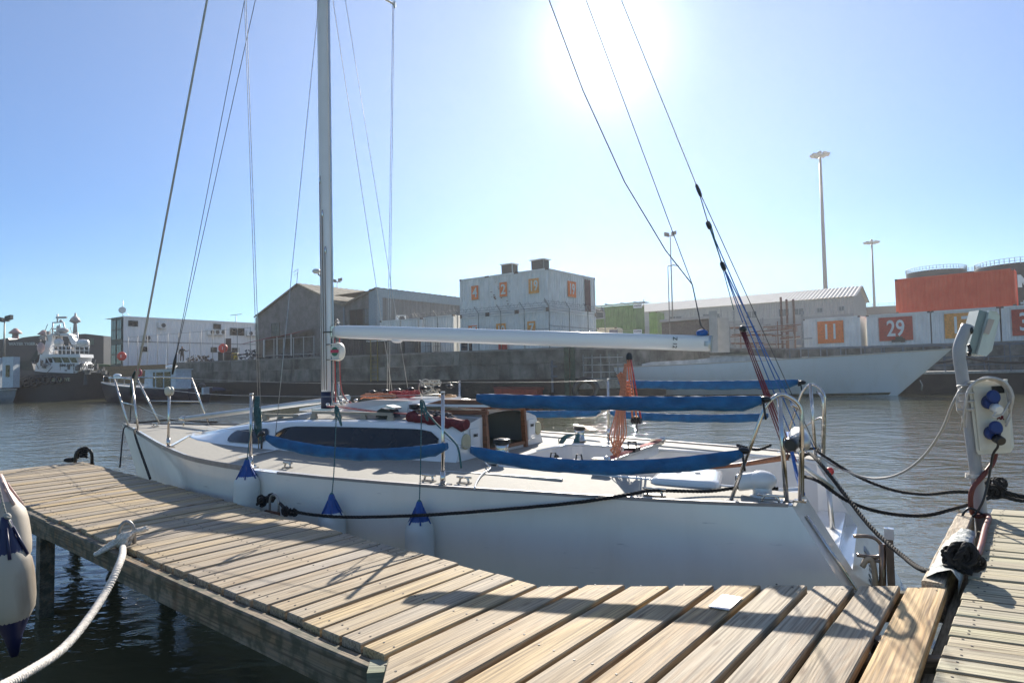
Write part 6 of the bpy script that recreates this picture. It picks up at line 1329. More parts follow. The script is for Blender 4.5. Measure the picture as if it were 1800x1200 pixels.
mb = MB(); mb.ell(tpt(72, 611, 1.7), (.28, .28, .45)); adopt(mb.build('red_cap_raft', M('pinkish_raft', (.5, .35, .33), .5)), tg)
mb = MB(); rg = random.Random(31)
for k in range(90):
    q = tpt(rg.uniform(66, 186), rg.uniform(640, 655), rg.uniform(0, 2.2)); l = rg.uniform(.08, .35)
    if k % 3: mb.box(tuple(q), (l, l*.8, l*rg.uniform(.6, 2)))
    else: mb.tube([q, q+Vector((rg.uniform(-.5, .5), 0, rg.uniform(.2, 1.0)))], .03, 5)
adopt(mb.build('deck_clutter', M('clutter_grey', (.09, .09, .09), .7, var=.9, scale=1.5, c2=(.4, .38, .36)), kind='stuff'), tg)
mb = MB(); rg = random.Random(32)
for k in range(46):
    q = tpt(rg.uniform(70, 132), rg.uniform(585, 622), rg.uniform(.4, 1.6)); mb.tube([q, q+Vector((rg.uniform(-.4, .4), 0, rg.uniform(.1, .9)))], .028, 5)
    if k % 4 == 0: mb.box(tuple(q), (.25, .2, .3))
adopt(mb.build('rail_clutter', M('clutter_pale', (.42, .38, .35), .6, var=.5, scale=2), kind='stuff'), tg)
for k in range(9):
    c_ = side(.56+.045*k, 1.75, .1) if k < 6 else side(.2+.05*(k-6), .8, .12); rows = []; mb = MB()
    for i in range(13): a_ = 2*math.pi*i/12; e_ = td*math.cos(a_)+UP*math.sin(a_); rows.append([c_+e_*(.26+.1*math.cos(b_))+tn*.1*math.sin(b_) for b_ in [j*math.pi/3 for j in range(6)]])
    mb.grid(rows, closed=True); adopt(mb.build('tyre_fender', m_black), tg)
# white workboat cut by the left edge, before the tug stern
A, B = py_(28, 706, 52), py_(-60, 706, 52.5); A.z = B.z = 0; r = smallboat('white_workboat', 'white workboat with boxy cabin cut by the left edge', 'work boat', B, A, 2.6, .95, M('dull_work_hull', (.30, .33, .36), .5), m_tw, .1)
for x0, x1, y0 in ((10, 31, 627), (-20, 8, 629)): 
    a_, b_ = py_(x0-6, 650, 51), py_(x1-8, 650, 51); a_.z = b_.z = 1.2; zz = py_(x0, y0, 51).z; cb = MB().ob(a_, b_-a_, (0, .7, 0), UP*(zz-1.2)).build('cabin', m_lw); adopt(cb, r)
    w_ = MB().ob(a_+(b_-a_)*.35+Vector((0, -.02, (zz-1.2)*.35)), (b_-a_)*.35, (0, -.02, 0), UP*(zz-1.2)*.38).build('cabin_window', m_glass); adopt(w_, r)
# black cargo ship behind
sp_ = thing('black_ship', 'huge black ship with white lettering on its side behind the tug', 'ship', py_(100, 640, 105))
SY = Vector((0, 105, 0)); sn = Vector((.12, -1, 0)).normalized(); Q = lambda x, y, o=0: pl(x, y, SY+sn*o, sn)
def low(x): q = Q(x, 690); q.z = -1; return q
mb = MB(); outl = [low(-160), low(182), Q(182, 590), Q(150, 586.5), Q(125, 588), Q(120, 592), Q(95, 588), Q(60, 590.5), Q(40, 593), Q(30, 596), Q(16, 597), Q(14, 594), Q(0, 596), Q(-160, 600)]
mb.prism(outl, -sn*16); adopt(mb.build('hull', M('black_ship_steel', (.022, .021, .024), .5, var=.2, scale=.3)), sp_)
o = text('WATER TIGER', .58, M('ship_letters', (.35, .38, .36), .6), 'ship_lettering', sp_, Q(39, 604.5, .05)-sp_.location, (1, .12, 0), UP, .01, bold=.03)
adopt(MB().ob(Q(153, 606, .06), Q(165, 606, .06)-Q(153, 606, .06), UP*1.05, sn*.03).build('name_board', M('dull_green_board', (.06, .10, .08), .6)), sp_)
mb = MB(); mb.tube([Q(132, 588, -4), Q(132.5, 550, -4)], [.35, .12], 8); mb.tube([Q(126, 563, -4), Q(139, 563, -4)], .25, 6); mb.lathe(Q(132, 563, -4)-UP*.5, UP, [(0, .2), (.3, .8), (.8, .6), (1.2, .2)], 10); adopt(mb.build('ship_mast', M('buff_mast', (.42, .36, .34), .5)), sp_)
for x, y0, y1 in ((27, 578, 596), (77, 581, 590)):
    mb = MB(); p = Q(x, y1, -5); q = Q(x, y0, -5); mb.lathe(p-UP*.5, UP, [(0, .5), ((q.z-p.z)*.5, .45), ((q.z-p.z)*.8, .4), ((q.z-p.z)*.85, .9), ((q.z-p.z), .8), ((q.z-p.z)+.6, .2)], 10); adopt(mb.build('vent_post', M('pink_post', (.45, .25, .22), .6)), sp_)
q = py_(172, 645, 72); mb = MB(); mb.box((q.x, q.y, 2.6), (4.2, 1.2, 1.1), .3); mb.ell((q.x, q.y, 3.1), (1.9, .6, .35)); tag(mb.build('green_covered_stack', M('dull_green_tarp', (.05, .09, .03), .8, var=.3)), 'green covered stack between the tug bow and the glazed corner', 'stack')

# ---- person on the quay
q = pl(320, 640, WA-nn*2.0-Vector((0, 0, 0)), (wd_.y, -wd_.x, 0)); q.z = QZ
def person(p, label):
    me = bpy.data.meshes.new('person'); V = [(0, 0, .95), (0, 0, 1.15), (0, 0, 1.38), (0, 0, 1.5), (0, -.01, 1.62), (0, -.01, 1.72), (-.1, 0, .9), (-.12, 0, .5), (-.13, .02, .06), (-.14, -.1, .03), (.1, 0, .9), (.11, 0, .5), (.1, .02, .06), (.11, -.1, .03), (-.18, 0, 1.40), (-.25, .02, 1.14), (-.16, -.14, .98), (.18, 0, 1.40), (.34, -.06, 1.24), (.56, -.16, 1.30), (.64, -.18, 1.34)]
    Ed = [(0, 1), (1, 2), (2, 3), (3, 4), (4, 5), (0, 6), (6, 7), (7, 8), (8, 9), (0, 10), (10, 11), (11, 12), (12, 13), (2, 14), (14, 15), (15, 16), (2, 17), (17, 18), (18, 19), (19, 20)]
    Rr = [.15, .14, .17, .06, .095, .08, .10, .075, .05, .045, .10, .075, .05, .045, .075, .055, .04, .075, .055, .042, .04]
    me.from_pydata(V, Ed, []); o = bpy.data.objects.new('person', me); col.objects.link(o); md = o.modifiers.new('skin', 'SKIN'); sv = me.skin_vertices[0].data
    for i, r_ in enumerate(Rr): sv[i].radius = (r_, r_*.8)
    sv[0].use_root = True; o.modifiers.new('sub', 'SUBSURF').levels = 2
    dg = bpy.context.evaluated_depsgraph_get(); m2 = bpy.data.meshes.new_from_object(o.evaluated_get(dg)); o.modifiers.clear(); o.data = m2
    ms_ = [M('black_jacket', (.015, .016, .02), .8), M('skin_tone', (.25, .14, .09), .6), M('dark_trousers', (.02, .022, .03), .85), M('dark_hair', (.01, .008, .007), .8)]
    for m_ in ms_: m2.materials.append(m_)
    for f in m2.polygons:
        c = f.center; f.use_smooth = True; f.material_index = 3 if (c.z > 1.68 or (c.z > 1.58 and c.y > .0)) else 1 if (c.z > 1.5 or c.x > .58) else 2 if c.z < .92 else 0
    o.location = p; o.scale = (1.03,)*3; o.rotation_euler.z = R(15); return tag(o, label, 'person')
person(q, 'person in dark clothes standing on the quay with one arm stretched out')
tag(MB().box((q.x+.05, q.y-.35, QZ+.16), (.9, .5, .3), .2).build('white_crate', m_white), 'white crate at the feet of the person on the quay', 'crate')
# ================================================================== fenders, lines, hoops and the light post
def fender(p, L, r_, tilt, label, body, ends, both=True, group=None, cord_to=None, cordm=None):
    """cylindrical boat fender hanging from its top eye"""
    p = Vector(p); t = thing('fender', label, 'fender', p, group); ax_ = Vector(tilt).normalized()
    mb = MB(); prof = [(0, r_*.5), (.012, r_*.66), (.05, r_*.93), (.09, r_), (L*.5, r_*1.01), (L-.09, r_), (L-.05, r_*.93), (L-.012, r_*.66), (L, r_*.5)]
    mb.lathe(p-ax_*.0, ax_, [(h+.09, q) for h, q in prof], 28); adopt(mb.build('body', body), t)
    mb = MB(); mb.lathe(p, ax_, [(-.02, r_*.16), (0, r_*.24), (.05, r_*.38), (.115, r_*.74), (.135, r_*.86), (.15, r_*.88), (.16, r_*.8)], 24); e_ = Vector((-ax_.y, ax_.x, 0)); e_ = e_.normalized() if e_.length > .01 else Vector((1, 0, 0))
    adopt(mb.build('end_cap', ends), t)
    mb = MB(); rows = []
    for k in range(6):
        a_ = k*math.pi/3+.3; mb.tube([p+(e_*math.cos(a_)+ax_.cross(e_)*math.sin(a_))*r_*.30+ax_*.02, p+(e_*math.cos(a_)+ax_.cross(e_)*math.sin(a_))*r_*.83+ax_*.125], [.004, .006], 5)
    adopt(mb.build('cap_rib', ends), t)
    if both: mb = MB(); mb.lathe(p+ax_*(L+.18), -ax_, [(-.02, r_*.16), (.05, r_*.38), (.115, r_*.74), (.15, r_*.88), (.16, r_*.8)], 24); adopt(mb.build('end_cap', ends), t)
    if cord_to:
        mb = MB(); P_ = [Vector(x) for x in cord_to]; laid(mb, crom(P_+[p-ax_*.0], 6), .0045, strands=2, n=5); mb.ell(p-ax_*.015, (.014, .014, .018)); adopt(mb.build('lanyard', cordm or m_tealrope), t)
    return t
m_fwhite = M('chalky_fender_white', (.56, .60, .58), .45, var=.14, scale=3, c2=(.68, .68, .64)); m_fblue = M('ultramarine_fender_end', (.012, .065, .27), .4)
def bwp(px, py, b): return bw(bt(px, py, b=b))
fg = 'white fenders with blue ends along the hull'
for px, py, L, lab, cx_, cy_, cap in ((434, 812, .46, 'white fender with blue top beside the foremost mooring hoop, left of three', 441, 745, (3.98, 1)), (583, 873, .46, 'white fender with blue top hanging at the middle of the hull', 591, 735, (0, 0)), (737, 886, .46, 'white fender with blue top nearest the stern, right of three', 741, 712, (0, 0))):
    top_ = bwp(px, py, wv(3)+.0 if 0 else {434: 1.90, 583: 1.89, 737: 1.79}[px]); q = bwp(cx_, cy_, {434: 1.80, 583: 1.74, 737: 1.64}[px])
    mid = bwp((px+cx_)/2, 828 if px > 500 else 780, {434: 1.86, 583: 1.86, 737: 1.74}[px])
    fender(top_, L, .098, (0, 0, -1), lab, m_fwhite, m_fblue, True, fg, [q, mid])
# loops where two lanyards are hitched on the lifeline
for px, py, b_, lab in ((591, 722, 1.74, 'teal lanyard loop hitched on the lifeline above the middle fender'), (741, 712, 1.64, 'teal lanyard hitched on the lifeline beside the port stanchion')):
    p = bt(px, py, b=b_); mb = MB(); mb.tube(crom([p+Vector((0, 0, -.05)), p+Vector((.0, .01, .03)), p+Vector((-.03, .01, .02)), p+Vector((-.06, .01, -.09)), p+Vector((-.045, 0, -.10)), p+Vector((-.01, 0, -.03))], 5), .006, 6); mb.ell(p, (.015, .015, .03))
    if px == 741: mb.tube(crom([p, p+Vector((-.12, 0, -.12)), p+Vector((-.27, -.0, -.24)), p+Vector((-.31, 0, -.30)), p+Vector((-.33, 0, -.42))], 5), .007, 6)
    o = mb.build('lanyard_hitch', m_tealrope); o.matrix_world = boat_m @ o.matrix_world; tag(o, lab, 'rope')
p = bt(452, 695, b=1.7); mb = MB()
for k in range(5): mb.tube(crom([p+Vector((-.01*k, .01, .0)), p+Vector((-.015*k, .03, -.14)), p+Vector((-.02*k, .02, -.30-.02*k)), p+Vector((-.01*k, 0, -.1))], 5), .005, 5)
o = mb.build('rope_bunch', m_tealrope); o.matrix_world = boat_m @ o.matrix_world; tag(o, 'bunch of teal cord tied on the stanchion above the left fender', 'rope')
# two big worn fenders at the left edge
m_fold = M('weathered_fender', (.34, .28, .21), .6, var=.2, scale=4, c2=(.46, .40, .32)); m_fold2 = M('stained_fender', (.22, .165, .11), .65, var=.2, scale=4, c2=(.38, .35, .29), thr=(.36, .50), stretch=(1, 1, .35)); m_navy = M('navy_fender_end', (.008, .012, .055), .4)
a = py_(-2, 842, 2.6); b = py_(14, 960, 2.55)
f1 = fender(a, .27, .078, (b-a).normalized(), 'worn cream fender with a pinkish end, upper of two at the left edge', m_fold, M('pink_fender_end', (.58, .40, .34), .45), True)
a = py_(10, 917, 2.3); b = py_(22, 1100, 2.3)
f2 = fender(a, .27, .074, (b-a).normalized(), 'cream fender with navy ends hanging at the left edge', m_fold2, m_navy, True)
mb = MB(); laid(mb, crom([py_(-12, 812, 2.3), py_(4, 880, 2.3), py_(12, 908, 2.3)], 6), .0035, strands=2); mb.ell(py_(12, 908, 2.3), (.014, .012, .014)); mb.tube([py_(10, 908, 2.29), py_(20, 911, 2.28)], .003, 6)
for s_ in (-1, 1): mb.tube([py_(12, 908, 2.3), py_(14+6*s_, 925, 2.29)], .003, 5)
tag(mb.build('hanging_cord', m_greyrope), 'grey cord knotted above the navy ended fender', 'rope')

# hoops bolted to the pier and their ropes
def hoop(c, X, w_, h, label, mat, r_=.011):
    c, X = Vector(c), Vector(X).normalized(); mb = MB(); P_ = [c-X*w_/2-UP*.06]+[c+X*(-w_/2*math.cos(k*math.pi/10))+UP*(h*.35+h*.65*math.sin(k*math.pi/10)) for k in range(11)]+[c+X*w_/2-UP*.06]
    t = thing('mooring_hoop', label, 'mooring hoop', c); mb.tube(P_, r_, 8); adopt(mb.build('hoop', mat), t); mb = MB(); mb.ob(c-X*(w_/2+.03)-UP*.09+Vector((-.02, -.01, 0)), X*(w_+.06), UP*.07, Vector((.012, .015, 0))); adopt(mb.build('fixing_plate', m_rust), t); return t
hz = M('galvanised_hoop', (.33, .31, .29), .45, .7, var=.25, scale=20)
h1 = pz(222, 955, DZ); hoop(h1, (.3, .1, 0), .085, .13, 'galvanised hoop carrying the white rope on the near pier edge', hz)
h2 = pz(482, 893, DZ); hoop(h2+Vector((.0, .0, 0)), (.7, -.5, 0), .11, .10, 'hoop on the far pier edge with black rope beside the left fender', hz, .009)
h3 = pz(147, 811, DZ); hoop(h3, (.8, .3, 0), .17, .16, 'black wrapped hoop at the far end of the pier', m_black, .018)
mb = MB(); d_ = [pz(125, 812, DZ)+UP*.02, pz(135, 809, DZ)+UP*.03, h3+UP*.14+Vector((-.05, 0, 0)), h3+UP*.13+Vector((.02, 0, 0))]; laid(mb, crom(d_, 6), .022)
for k in range(4): c = h3+UP*(.05+.03*k)+Vector((.0, 0, 0)); laid(mb, [c+Vector((.035*math.cos(j*.8), .03*math.sin(j*.8), .003*j)) for j in range(9)], .015)
mb.ell(pz(124, 811, DZ)+UP*.02, (.08, .05, .03)); tag(mb.build('black_rope_wrap', m_blackrope), 'black rope wrapped round the hoop at the end of the pier', 'rope')
# heavy white three-strand line in the left foreground with its knot
kn = h1+UP*.03+Vector((.0, -.005, 0)); mb = MB()
ln = [pz(222, 955, DZ)+UP*.0+Vector((.005, -.04, -.005)), py_(212, 985, 3.12), py_(180, 1050, 2.85), py_(120, 1130, 2.45), py_(50, 1180, 2.1), py_(-40, 1225, 1.8), py_(-160, 1260, 1.5)]
laid(mb, crom(ln, 14), .0165, pitch=.045, n=6)
for k in range(4):
    c = kn+Vector((-.02+.016*k, -.015, .0)); laid(mb, [c+Vector((.012*math.cos(j*.75), .034*math.sin(j*.75), .034*math.cos(j*.75))) for j in range(9)], .013, n=5)
laid(mb, crom([kn+Vector((.02, .0, .0)), kn+Vector((.04, .02, .035)), kn+Vector((.075, .03, .04)), kn+Vector((.1, .045, .05))], 6), .017, pitch=.05)
laid(mb, crom([kn+Vector((-.02, -.0, 0)), kn+Vector((-.06, -.02, -.01)), kn+Vector((-.13, -.03, -.06)), kn+Vector((-.15, -.045, -.075)), kn+Vector((-.11, -.05, -.06)), kn+Vector((-.02, -.03, -.01))], 6), .013, pitch=.04)
tag(mb.build('white_mooring_rope', m_whiterope), 'thick twisted white rope knotted to the near hoop and running off bottom left', 'rope')
# black spring line along the hull from the hoop to the stern cleat
def blackrope(P_, r_, label, n=12, mat=None):
    mb = MB(); laid(mb, crom(P_, n), r_, pitch=r_*6.5, n=5); return tag(mb.build('mooring_rope', mat or m_blackrope), label, 'rope')
s0 = h2+Vector((.03, 0, .045)); sA = pz(515, 903, DZ)+UP*.02; sE = bw(Vector((.78, 1.33, zd(1)+.04)))
blackrope([s0, sA, bwp(600, 908, 1.93), bwp(740, 905, 1.85), bwp(870, 896, 1.68), bwp(1010, 883, 1.55), bwp(1110, 868, 1.43), sE, bw(Vector((.5, 1.12, zd(.5)+.03))), bw(Vector((.32, 1.0, zd(.3)+.05))), bw(Vector((.2, .93, 1.03))), bw(Vector((.1, .98, 1.04)))], .0115, 'black spring line running along the white hull to the stern cleat')
mb = MB(); rg = random.Random(21)
for c_, sz_, n_ in ((pz(461, 889, DZ)+UP*.03, .045, 9), (pz(475, 890, DZ)+UP*.05, .035, 6), (None, 0, 0), (pz(500, 902, DZ)+UP*.012, .035, 7), (pz(514, 904, DZ)+UP*.012, .035, 7)):
    if c_ is None: tag(mb.build('black_rope_knot', m_blackrope), 'black rope knot wrapped on the hoop beside the left white fender', 'rope'); mb = MB()
    for k in range(n_):
        ctr = c_+Vector((rg.uniform(-.4, .4)*sz_, rg.uniform(-.4, .4)*sz_, rg.uniform(-.2, .5)*sz_)); u_ = Vector((rg.gauss(0, 1), rg.gauss(0, 1), rg.gauss(0, .7))).normalized(); v_ = u_.orthogonal().normalized(); w_ = u_.cross(v_); rr = sz_*rg.uniform(.4, .75)
        laid(mb, [ctr+(v_*math.cos(j*.6)+w_*math.sin(j*.6))*rr for j in range(rg.randint(7, 11))], .009, n=5)
tag(mb.build('black_rope_knot', m_blackrope), 'flat black rope knot on the boards where the spring line starts', 'rope')
# bow lines
blackrope([bw(dk(224, 752)+UP*.03), bw(dk(221, 752)+Vector((0, .03, -.03))), pz(206, 822, DZ-.03)+Vector((0, .05, 0))], .009, 'black bow line dropping from the stem to the pier, left one')
blackrope([bw(dk(243, 757)+UP*.03), bw(dk(240, 762)+Vector((0, .02, 0))), pz(262, 838, DZ)+Vector((.0, .02, -.02))], .0125, 'black bow line crossing the white bow, right one')
mb = MB(); laid(mb, crom([bw(dk(236, 748)+UP*.04), bw(dk(262, 747)+UP*.05), bw(dk(300, 745)+UP*.06), bw(dk(335, 746)+UP*.05), bw(dk(382, 748)+UP*.05)], 6), .012); tag(mb.build('deck_line', m_blackrope), 'black line lying along the foredeck edge by the bow', 'rope')
# stern lines
PL = pz(1732, 905, DZ)
c1 = pz(1745, 878, DZ)+UP*.04
blackrope([bwp(1378, 793, -.3), bw(Vector((.02, -1.02, 1.06))), py_(1440, 795, 5.4), py_(1500, 833, 5.2), py_(1560, 858, 5.0), py_(1620, 868, 4.75), py_(1680, 864, 4.5), c1], .0125, 'upper black stern line sagging to the light post')
blackrope([bw(Vector((-.0, .6, 1.06))), bwp(1418, 838, .55), py_(1440, 846, 4.1), py_(1490, 880, 4.1), py_(1550, 900, 4.15), py_(1620, 906, 4.2), py_(1680, 893, 4.2), c1-UP*.02], .0125, 'middle black stern line sagging to the foot of the light post')
kk = pz(1684, 1015, DZ)+UP*.06
blackrope([bw(Vector((.1, .0, 1.05))), bwp(1420, 797, -.1), py_(1440, 812, 4.5), py_(1480, 862, 4.2), py_(1530, 925, 3.8), py_(1585, 975, 3.4), py_(1630, 1003, 3.05), kk], .0135, 'near black stern line running down to the big knot on the side pier')
blackrope([bwp(1355, 782, -.75), bwp(1330, 790, -.9), bwp(1300, 783, -1.0), bwp(1296, 782, -1.05)], .013, 'short black rope lying on the far stern deck')
def knot(c, sz, r_, label, n=16, seed=3):
    rg = random.Random(seed); mb = MB()
    for k in range(n):
        ctr = c+Vector((rg.uniform(-.5, .5)*sz, rg.uniform(-.4, .4)*sz, rg.uniform(-.2, .9)*sz)); u_ = Vector((rg.gauss(0, 1), rg.gauss(0, 1), rg.gauss(0, 1))).normalized(); v_ = u_.orthogonal().normalized(); w_ = u_.cross(v_); rr = sz*rg.uniform(.35, .6)
        laid(mb, [ctr+(v_*math.cos(j*.6)+w_*math.sin(j*.6))*rr for j in range(rg.randint(7, 12))], r_*.8, n=5)
    return tag(mb.build('rope_coil', m_blackrope), label, 'rope')
knot(kk+Vector((.02, 0, -.01)), .085, .016, 'large black rope coil on the side pier edge by the torn padding', 24)
knot(c1+Vector((.02, .0, .02)), .07, .015, 'black rope hitch piled at the foot of the light post', 16, 5)
blackrope([c1+Vector((.05, 0, .02)), c1+Vector((.2, -.02, -.02)), c1+Vector((.34, .0, -.02)), c1+Vector((.6, .02, -.03))], .02, 'doubled black rope lying on the side pier right of the post')
blackrope([c1+Vector((.02, -.05, -.0)), c1+Vector((.1, -.1, -.025)), c1+Vector((.2, -.14, -.03))], .014, 'short black rope tail on the side pier boards')

# ---- light and power post
YP = PL.y; lp_ = thing('service_post', 'leaning grey service post with floodlight and shore power box at the right', 'post', PL)
Pp = lambda x, y, dy=0: py_(x, y, YP+dy)
mb = MB(); mb.tube(crom([Pp(1726, 912)-UP*.3, Pp(1724, 900), Pp(1712, 800), Pp(1700, 720), Pp(1691, 660), Pp(1686, 625), Pp(1688, 604), Pp(1701, 572)], 6), .036, 16); adopt(mb.build('pole', M('grey_pvc', (.36, .36, .36), .45, var=.12, scale=5)), lp_)
lm = M('lamp_housing', (.26, .30, .28), .4, .3); a = Pp(1724, 584)
# floodlight: a wedge shaped head turned away from us to the right
hd = [Pp(1721, 545, .02), Pp(1742, 549, .02), Pp(1721, 622, .02), Pp(1700, 620, .02)]
o = MB().prism(hd, Vector((.02, .12, 0))).build('lamp_head', lm); adopt(o, lp_); LH = o
gl = [Pp(1739, 546, .0), Pp(1752, 547, .03), Pp(1758, 556, .06), Pp(1744, 616, .06), Pp(1734, 626, .03), Pp(1718, 623, .0)]
o2 = MB().prism(gl, Vector((.015, .13, 0))).build('lamp_glass', M('frosted_glass', (.50, .56, .53), .15, var=.1, scale=3, coat=.5)); adopt(o2, lp_)
o3 = MB().prism([Pp(1738, 560, -.004), Pp(1748, 562, -.004), Pp(1738, 588, -.004), Pp(1729, 585, -.004)], Vector((0, -.003, 0))).build('reflector_patch', M('lamp_reflector', (.46, .38, .33), .3)); adopt(o3, lp_)
mb = MB(); mb.tube([Pp(1702, 605), Pp(1706, 615), Pp(1703, 626)], .01, 6); mb.ell(Pp(1704, 622, -.02), (.012, .012, .015)); mb.ell(Pp(1705, 580, -.02), (.02, .02, .03)); adopt(mb.build('lamp_bracket', m_black), lp_)
# power box
m_box = M('ivory_enclosure', (.66, .62, .52), .45, var=.08, scale=5); bx = [Pp(1702, 674, -.06), Pp(1769, 671, -.06), Pp(1779, 795, -.06), Pp(1717, 799, -.06)]
bo = MB(); nb_ = [q.lerp(bx[(i+1) % 4], t) for i, q in enumerate(bx) for t in (.05, .95)]; bo.prism(nb_, Vector((.125, .14, 0))); bo = bo.build('power_box', m_box); adopt(bo, lp_)
def onbox(u_, v_, o=0): return bx[0].lerp(bx[1], u_).lerp(bx[3].lerp(bx[2], u_), v_)+Vector((0, -o, 0))
def sub(mb, name, mat, par=bo): o = mb.build(name, mat); o.parent = par; o.location = -par.location-lp_.location; return o
f_ = MB(); f_.prism([onbox(.08, .06, .003), onbox(.92, .06, .003), onbox(.92, .94, .003), onbox(.08, .94, .003)], Vector((0, -.008, 0))); sub(f_, 'box_face', m_box)
f_ = MB(); f_.prism([onbox(.56, .05, .012), onbox(.86, .05, .012), onbox(.86, .15, .012), onbox(.56, .15, .012)], Vector((0, -.01, 0))); sub(f_, 'meter_window', m_black)
f_ = MB(); f_.prism([onbox(.0, .0, -.01), onbox(1.0, .0, -.01), onbox(1.0, -.03, -.01), onbox(.02, -.03, -.01)], Vector((.125, .14, 0))); sub(f_, 'box_lid', m_box)
m_sb = M('socket_blue', (.01, .035, .16), .5)
for (u_, v_), k in (((.42, .27), 0), ((.40, .70), 1)):
    c = onbox(u_, v_, .01); f_ = MB(); f_.lathe(c+Vector((0, 0, .0)), (-.1, -1, -.1), [(0, .042), (.03, .042), (.05, .036)], 20); sub(f_, 'socket_housing', m_sb)
    f_ = MB(); f_.lathe(c+Vector((.0, -.045, .035)), (0, -.35, -1) if 0 else (0, -1, .15), [(0, .04), (.012, .043), (.02, .03)], 20); sub(f_, 'socket_flap', m_sb)
    f_ = MB(); f_.lathe(c+Vector((.006, -.045, -.03)), (-.05, -1, -.35), [(0, .03), (.045, .028), (.05, .024)], 18); sub(f_, 'plug', m_white if k == 0 else m_black)
text('AR', .034, m_maroon, 'box_lettering', bo, onbox(.72, .50, .013)-bo.location-lp_.location, (1, 0, -.03), UP, .001, bold=.002)
# cables: top-level things
mb = MB(); pk = onbox(.40, .70, .07)-UP*.03; mb.tube(crom([pk, pk-UP*.05, Pp(1745, 800, -.1), Pp(1738, 840, -.08), Pp(1728, 880, -.08), Pp(1712, 905, -.06), Pp(1694, 915, -.05), Pp(1693, 903, -.05), Pp(1705, 893, -.06), Pp(1722, 900, -.06), Pp(1738, 912, -.05)], 6), .0075, 7); tag(mb.build('power_cable', m_black), 'thin black power cable dangling from the lower blue socket', 'cable')
mb = MB(); mb.tube(crom([Pp(1750, 798, -.0), Pp(1744, 815, -.03), Pp(1726, 838, -.05), Pp(1711, 856, -.06), Pp(1706, 878, -.05), Pp(1712, 905, -.04), pz(1738, 912, DZ)+UP*.02, pz(1732, 935, DZ)+UP*.02, pz(1722, 975, DZ)+UP*.02, pz(1706, 1010, DZ)+UP*.02], 6), .015, 8); tag(mb.build('red_conduit', M('red_conduit_plastic', (.15, .03, .02), .55, var=.25, scale=9)), 'dark red conduit running from the power box down along the side pier edge', 'conduit')
mb = MB(); rg = random.Random(4)
for k in range(5):
    cx_, rr = 1737+rg.uniform(-4, 4), rg.uniform(36, 43); P_ = []
    for j in range(15):
        a_ = R(175-175*j/14); P_.append(Pp(cx_+rr*math.cos(a_), 700-rr*.9*math.sin(a_)+rg.uniform(-.8, .8), -.09-.012*k))
    P_ += [Pp(1776, 720+k*4, -.09), Pp(1768, 740+3*k, -.1)] if k % 2 else [Pp(1774, 712+k*3, -.09)]; P_ = [Pp(1695-k*1.2, 735+k*5, -.06)]+P_; mb.tube(crom(P_, 3), .0062, 6)
for k in range(3): mb.tube(crom([Pp(1700-k*3, 672+3*k, -.06), Pp(1684-k, 695, -.05), Pp(1683+k*3, 718, -.04), Pp(1690+k, 728, -.04), Pp(1697, 735+8*k, -.04)], 5), .0062, 6)
mb.tube(crom([onbox(.44, .36, .09), Pp(1745, 733, -.16), Pp(1762, 727, -.14), Pp(1775, 705, -.12)], 5), .006, 6)
for k in range(4): mb.tube([Pp(1697, 680+k*14, -.05)+Vector((.045*math.cos(j*.8), .04*math.sin(j*.8), .002*j)) for j in range(9)], .006, 6)
tag(mb.build('white_cable_coil', M('grimy_white_cable', (.50, .47, .43), .5, var=.2, scale=20)), 'grimy white shore power cable looped over the power box', 'cable')
mb = MB(); mb.tube(crom([Pp(1690, 680, -.03), Pp(1673, 713, -.02), py_(1655, 757, YP+.15), py_(1625, 800, YP+.4), py_(1590, 828, YP+.6), py_(1552, 840, YP+.8), py_(1510, 836, YP+1.0), py_(1450, 808, YP+1.3), bw(Vector((.0, -.95, 1.1)))], 8), .0085, 7); tag(mb.build('shore_power_lead', M('pale_cable', (.36, .34, .31), .5)), 'pale shore power lead sagging over the water to the sailboat stern', 'cable')
mb = MB(); 
for k in range(4): mb.tube([Pp(1711, 833+k*2, 0)+Vector((.042*math.cos(j*.5), .042*math.sin(j*.5), 0)) for j in range(14)], .003, 5)
tag(mb.build('cord_lashing', m_whiterope), 'pale cord lashing round the service post below the power box', 'cord')

# ---- loose ropes and gear on the sailboat
def coil(c, rx, ry, n, r_, mat, name, label, cat='rope', flat=.02, seed=1, lay=True, squash=1.0):
    rg = random.Random(seed); P_ = []
    for k in range(n*10):
        a_ = k*2*math.pi/10; q = .55+.45*rg.random(); P_.append(c+Vector((rx*q*math.cos(a_)+rg.uniform(-.01, .01), ry*q*math.sin(a_), abs(math.sin(k*.37))*flat*squash+rg.uniform(0, flat))))
    mb = MB(); mb.tube(crom(P_, 3), r_, 6); o = mb.build(name, mat); o.matrix_world = boat_m @ o.matrix_world; return tag(o, label, cat)
coil(Vector((4.08, .12, 1.53)), .24, .09, 9, .0065, m_orange, 'orange_rope_coil', 'orange rope coils heaped on the white hatch garage near the mast', flat=.03, seed=2)
coil(Vector((3.8, .02, 1.535)), .20, .10, 8, .006, m_redrope, 'red_rope_coil', 'red rope coils on the hatch garage right of the orange ones', flat=.045, seed=5)
coil(Vector((3.62, -.15, 1.535)), .13, .12, 5, .0075, m_greyrope, 'grey_rope_coil', 'stiff grey rope coil standing up beside the starboard shrouds', flat=.07, seed=8, squash=2)
coil(Vector((3.42, -.2, 1.535)), .10, .10, 4, .007, M('tan_rope', (.45, .27, .14), .85, var=.3, scale=60), 'tan_rope_coil', 'small tan rope coil at the end of the hatch garage', flat=.012, seed=9)
mb = MB()
for k in range(7): c_ = Vector((4.15-.13*k, .13-.05*k, 1.60+.008*k)); mb.ell(c_, (.035, .028, .022)); mb.tube([c_+Vector((-.05, 0, 0)), c_+Vector((.05, 0, .01))], .01, 6)
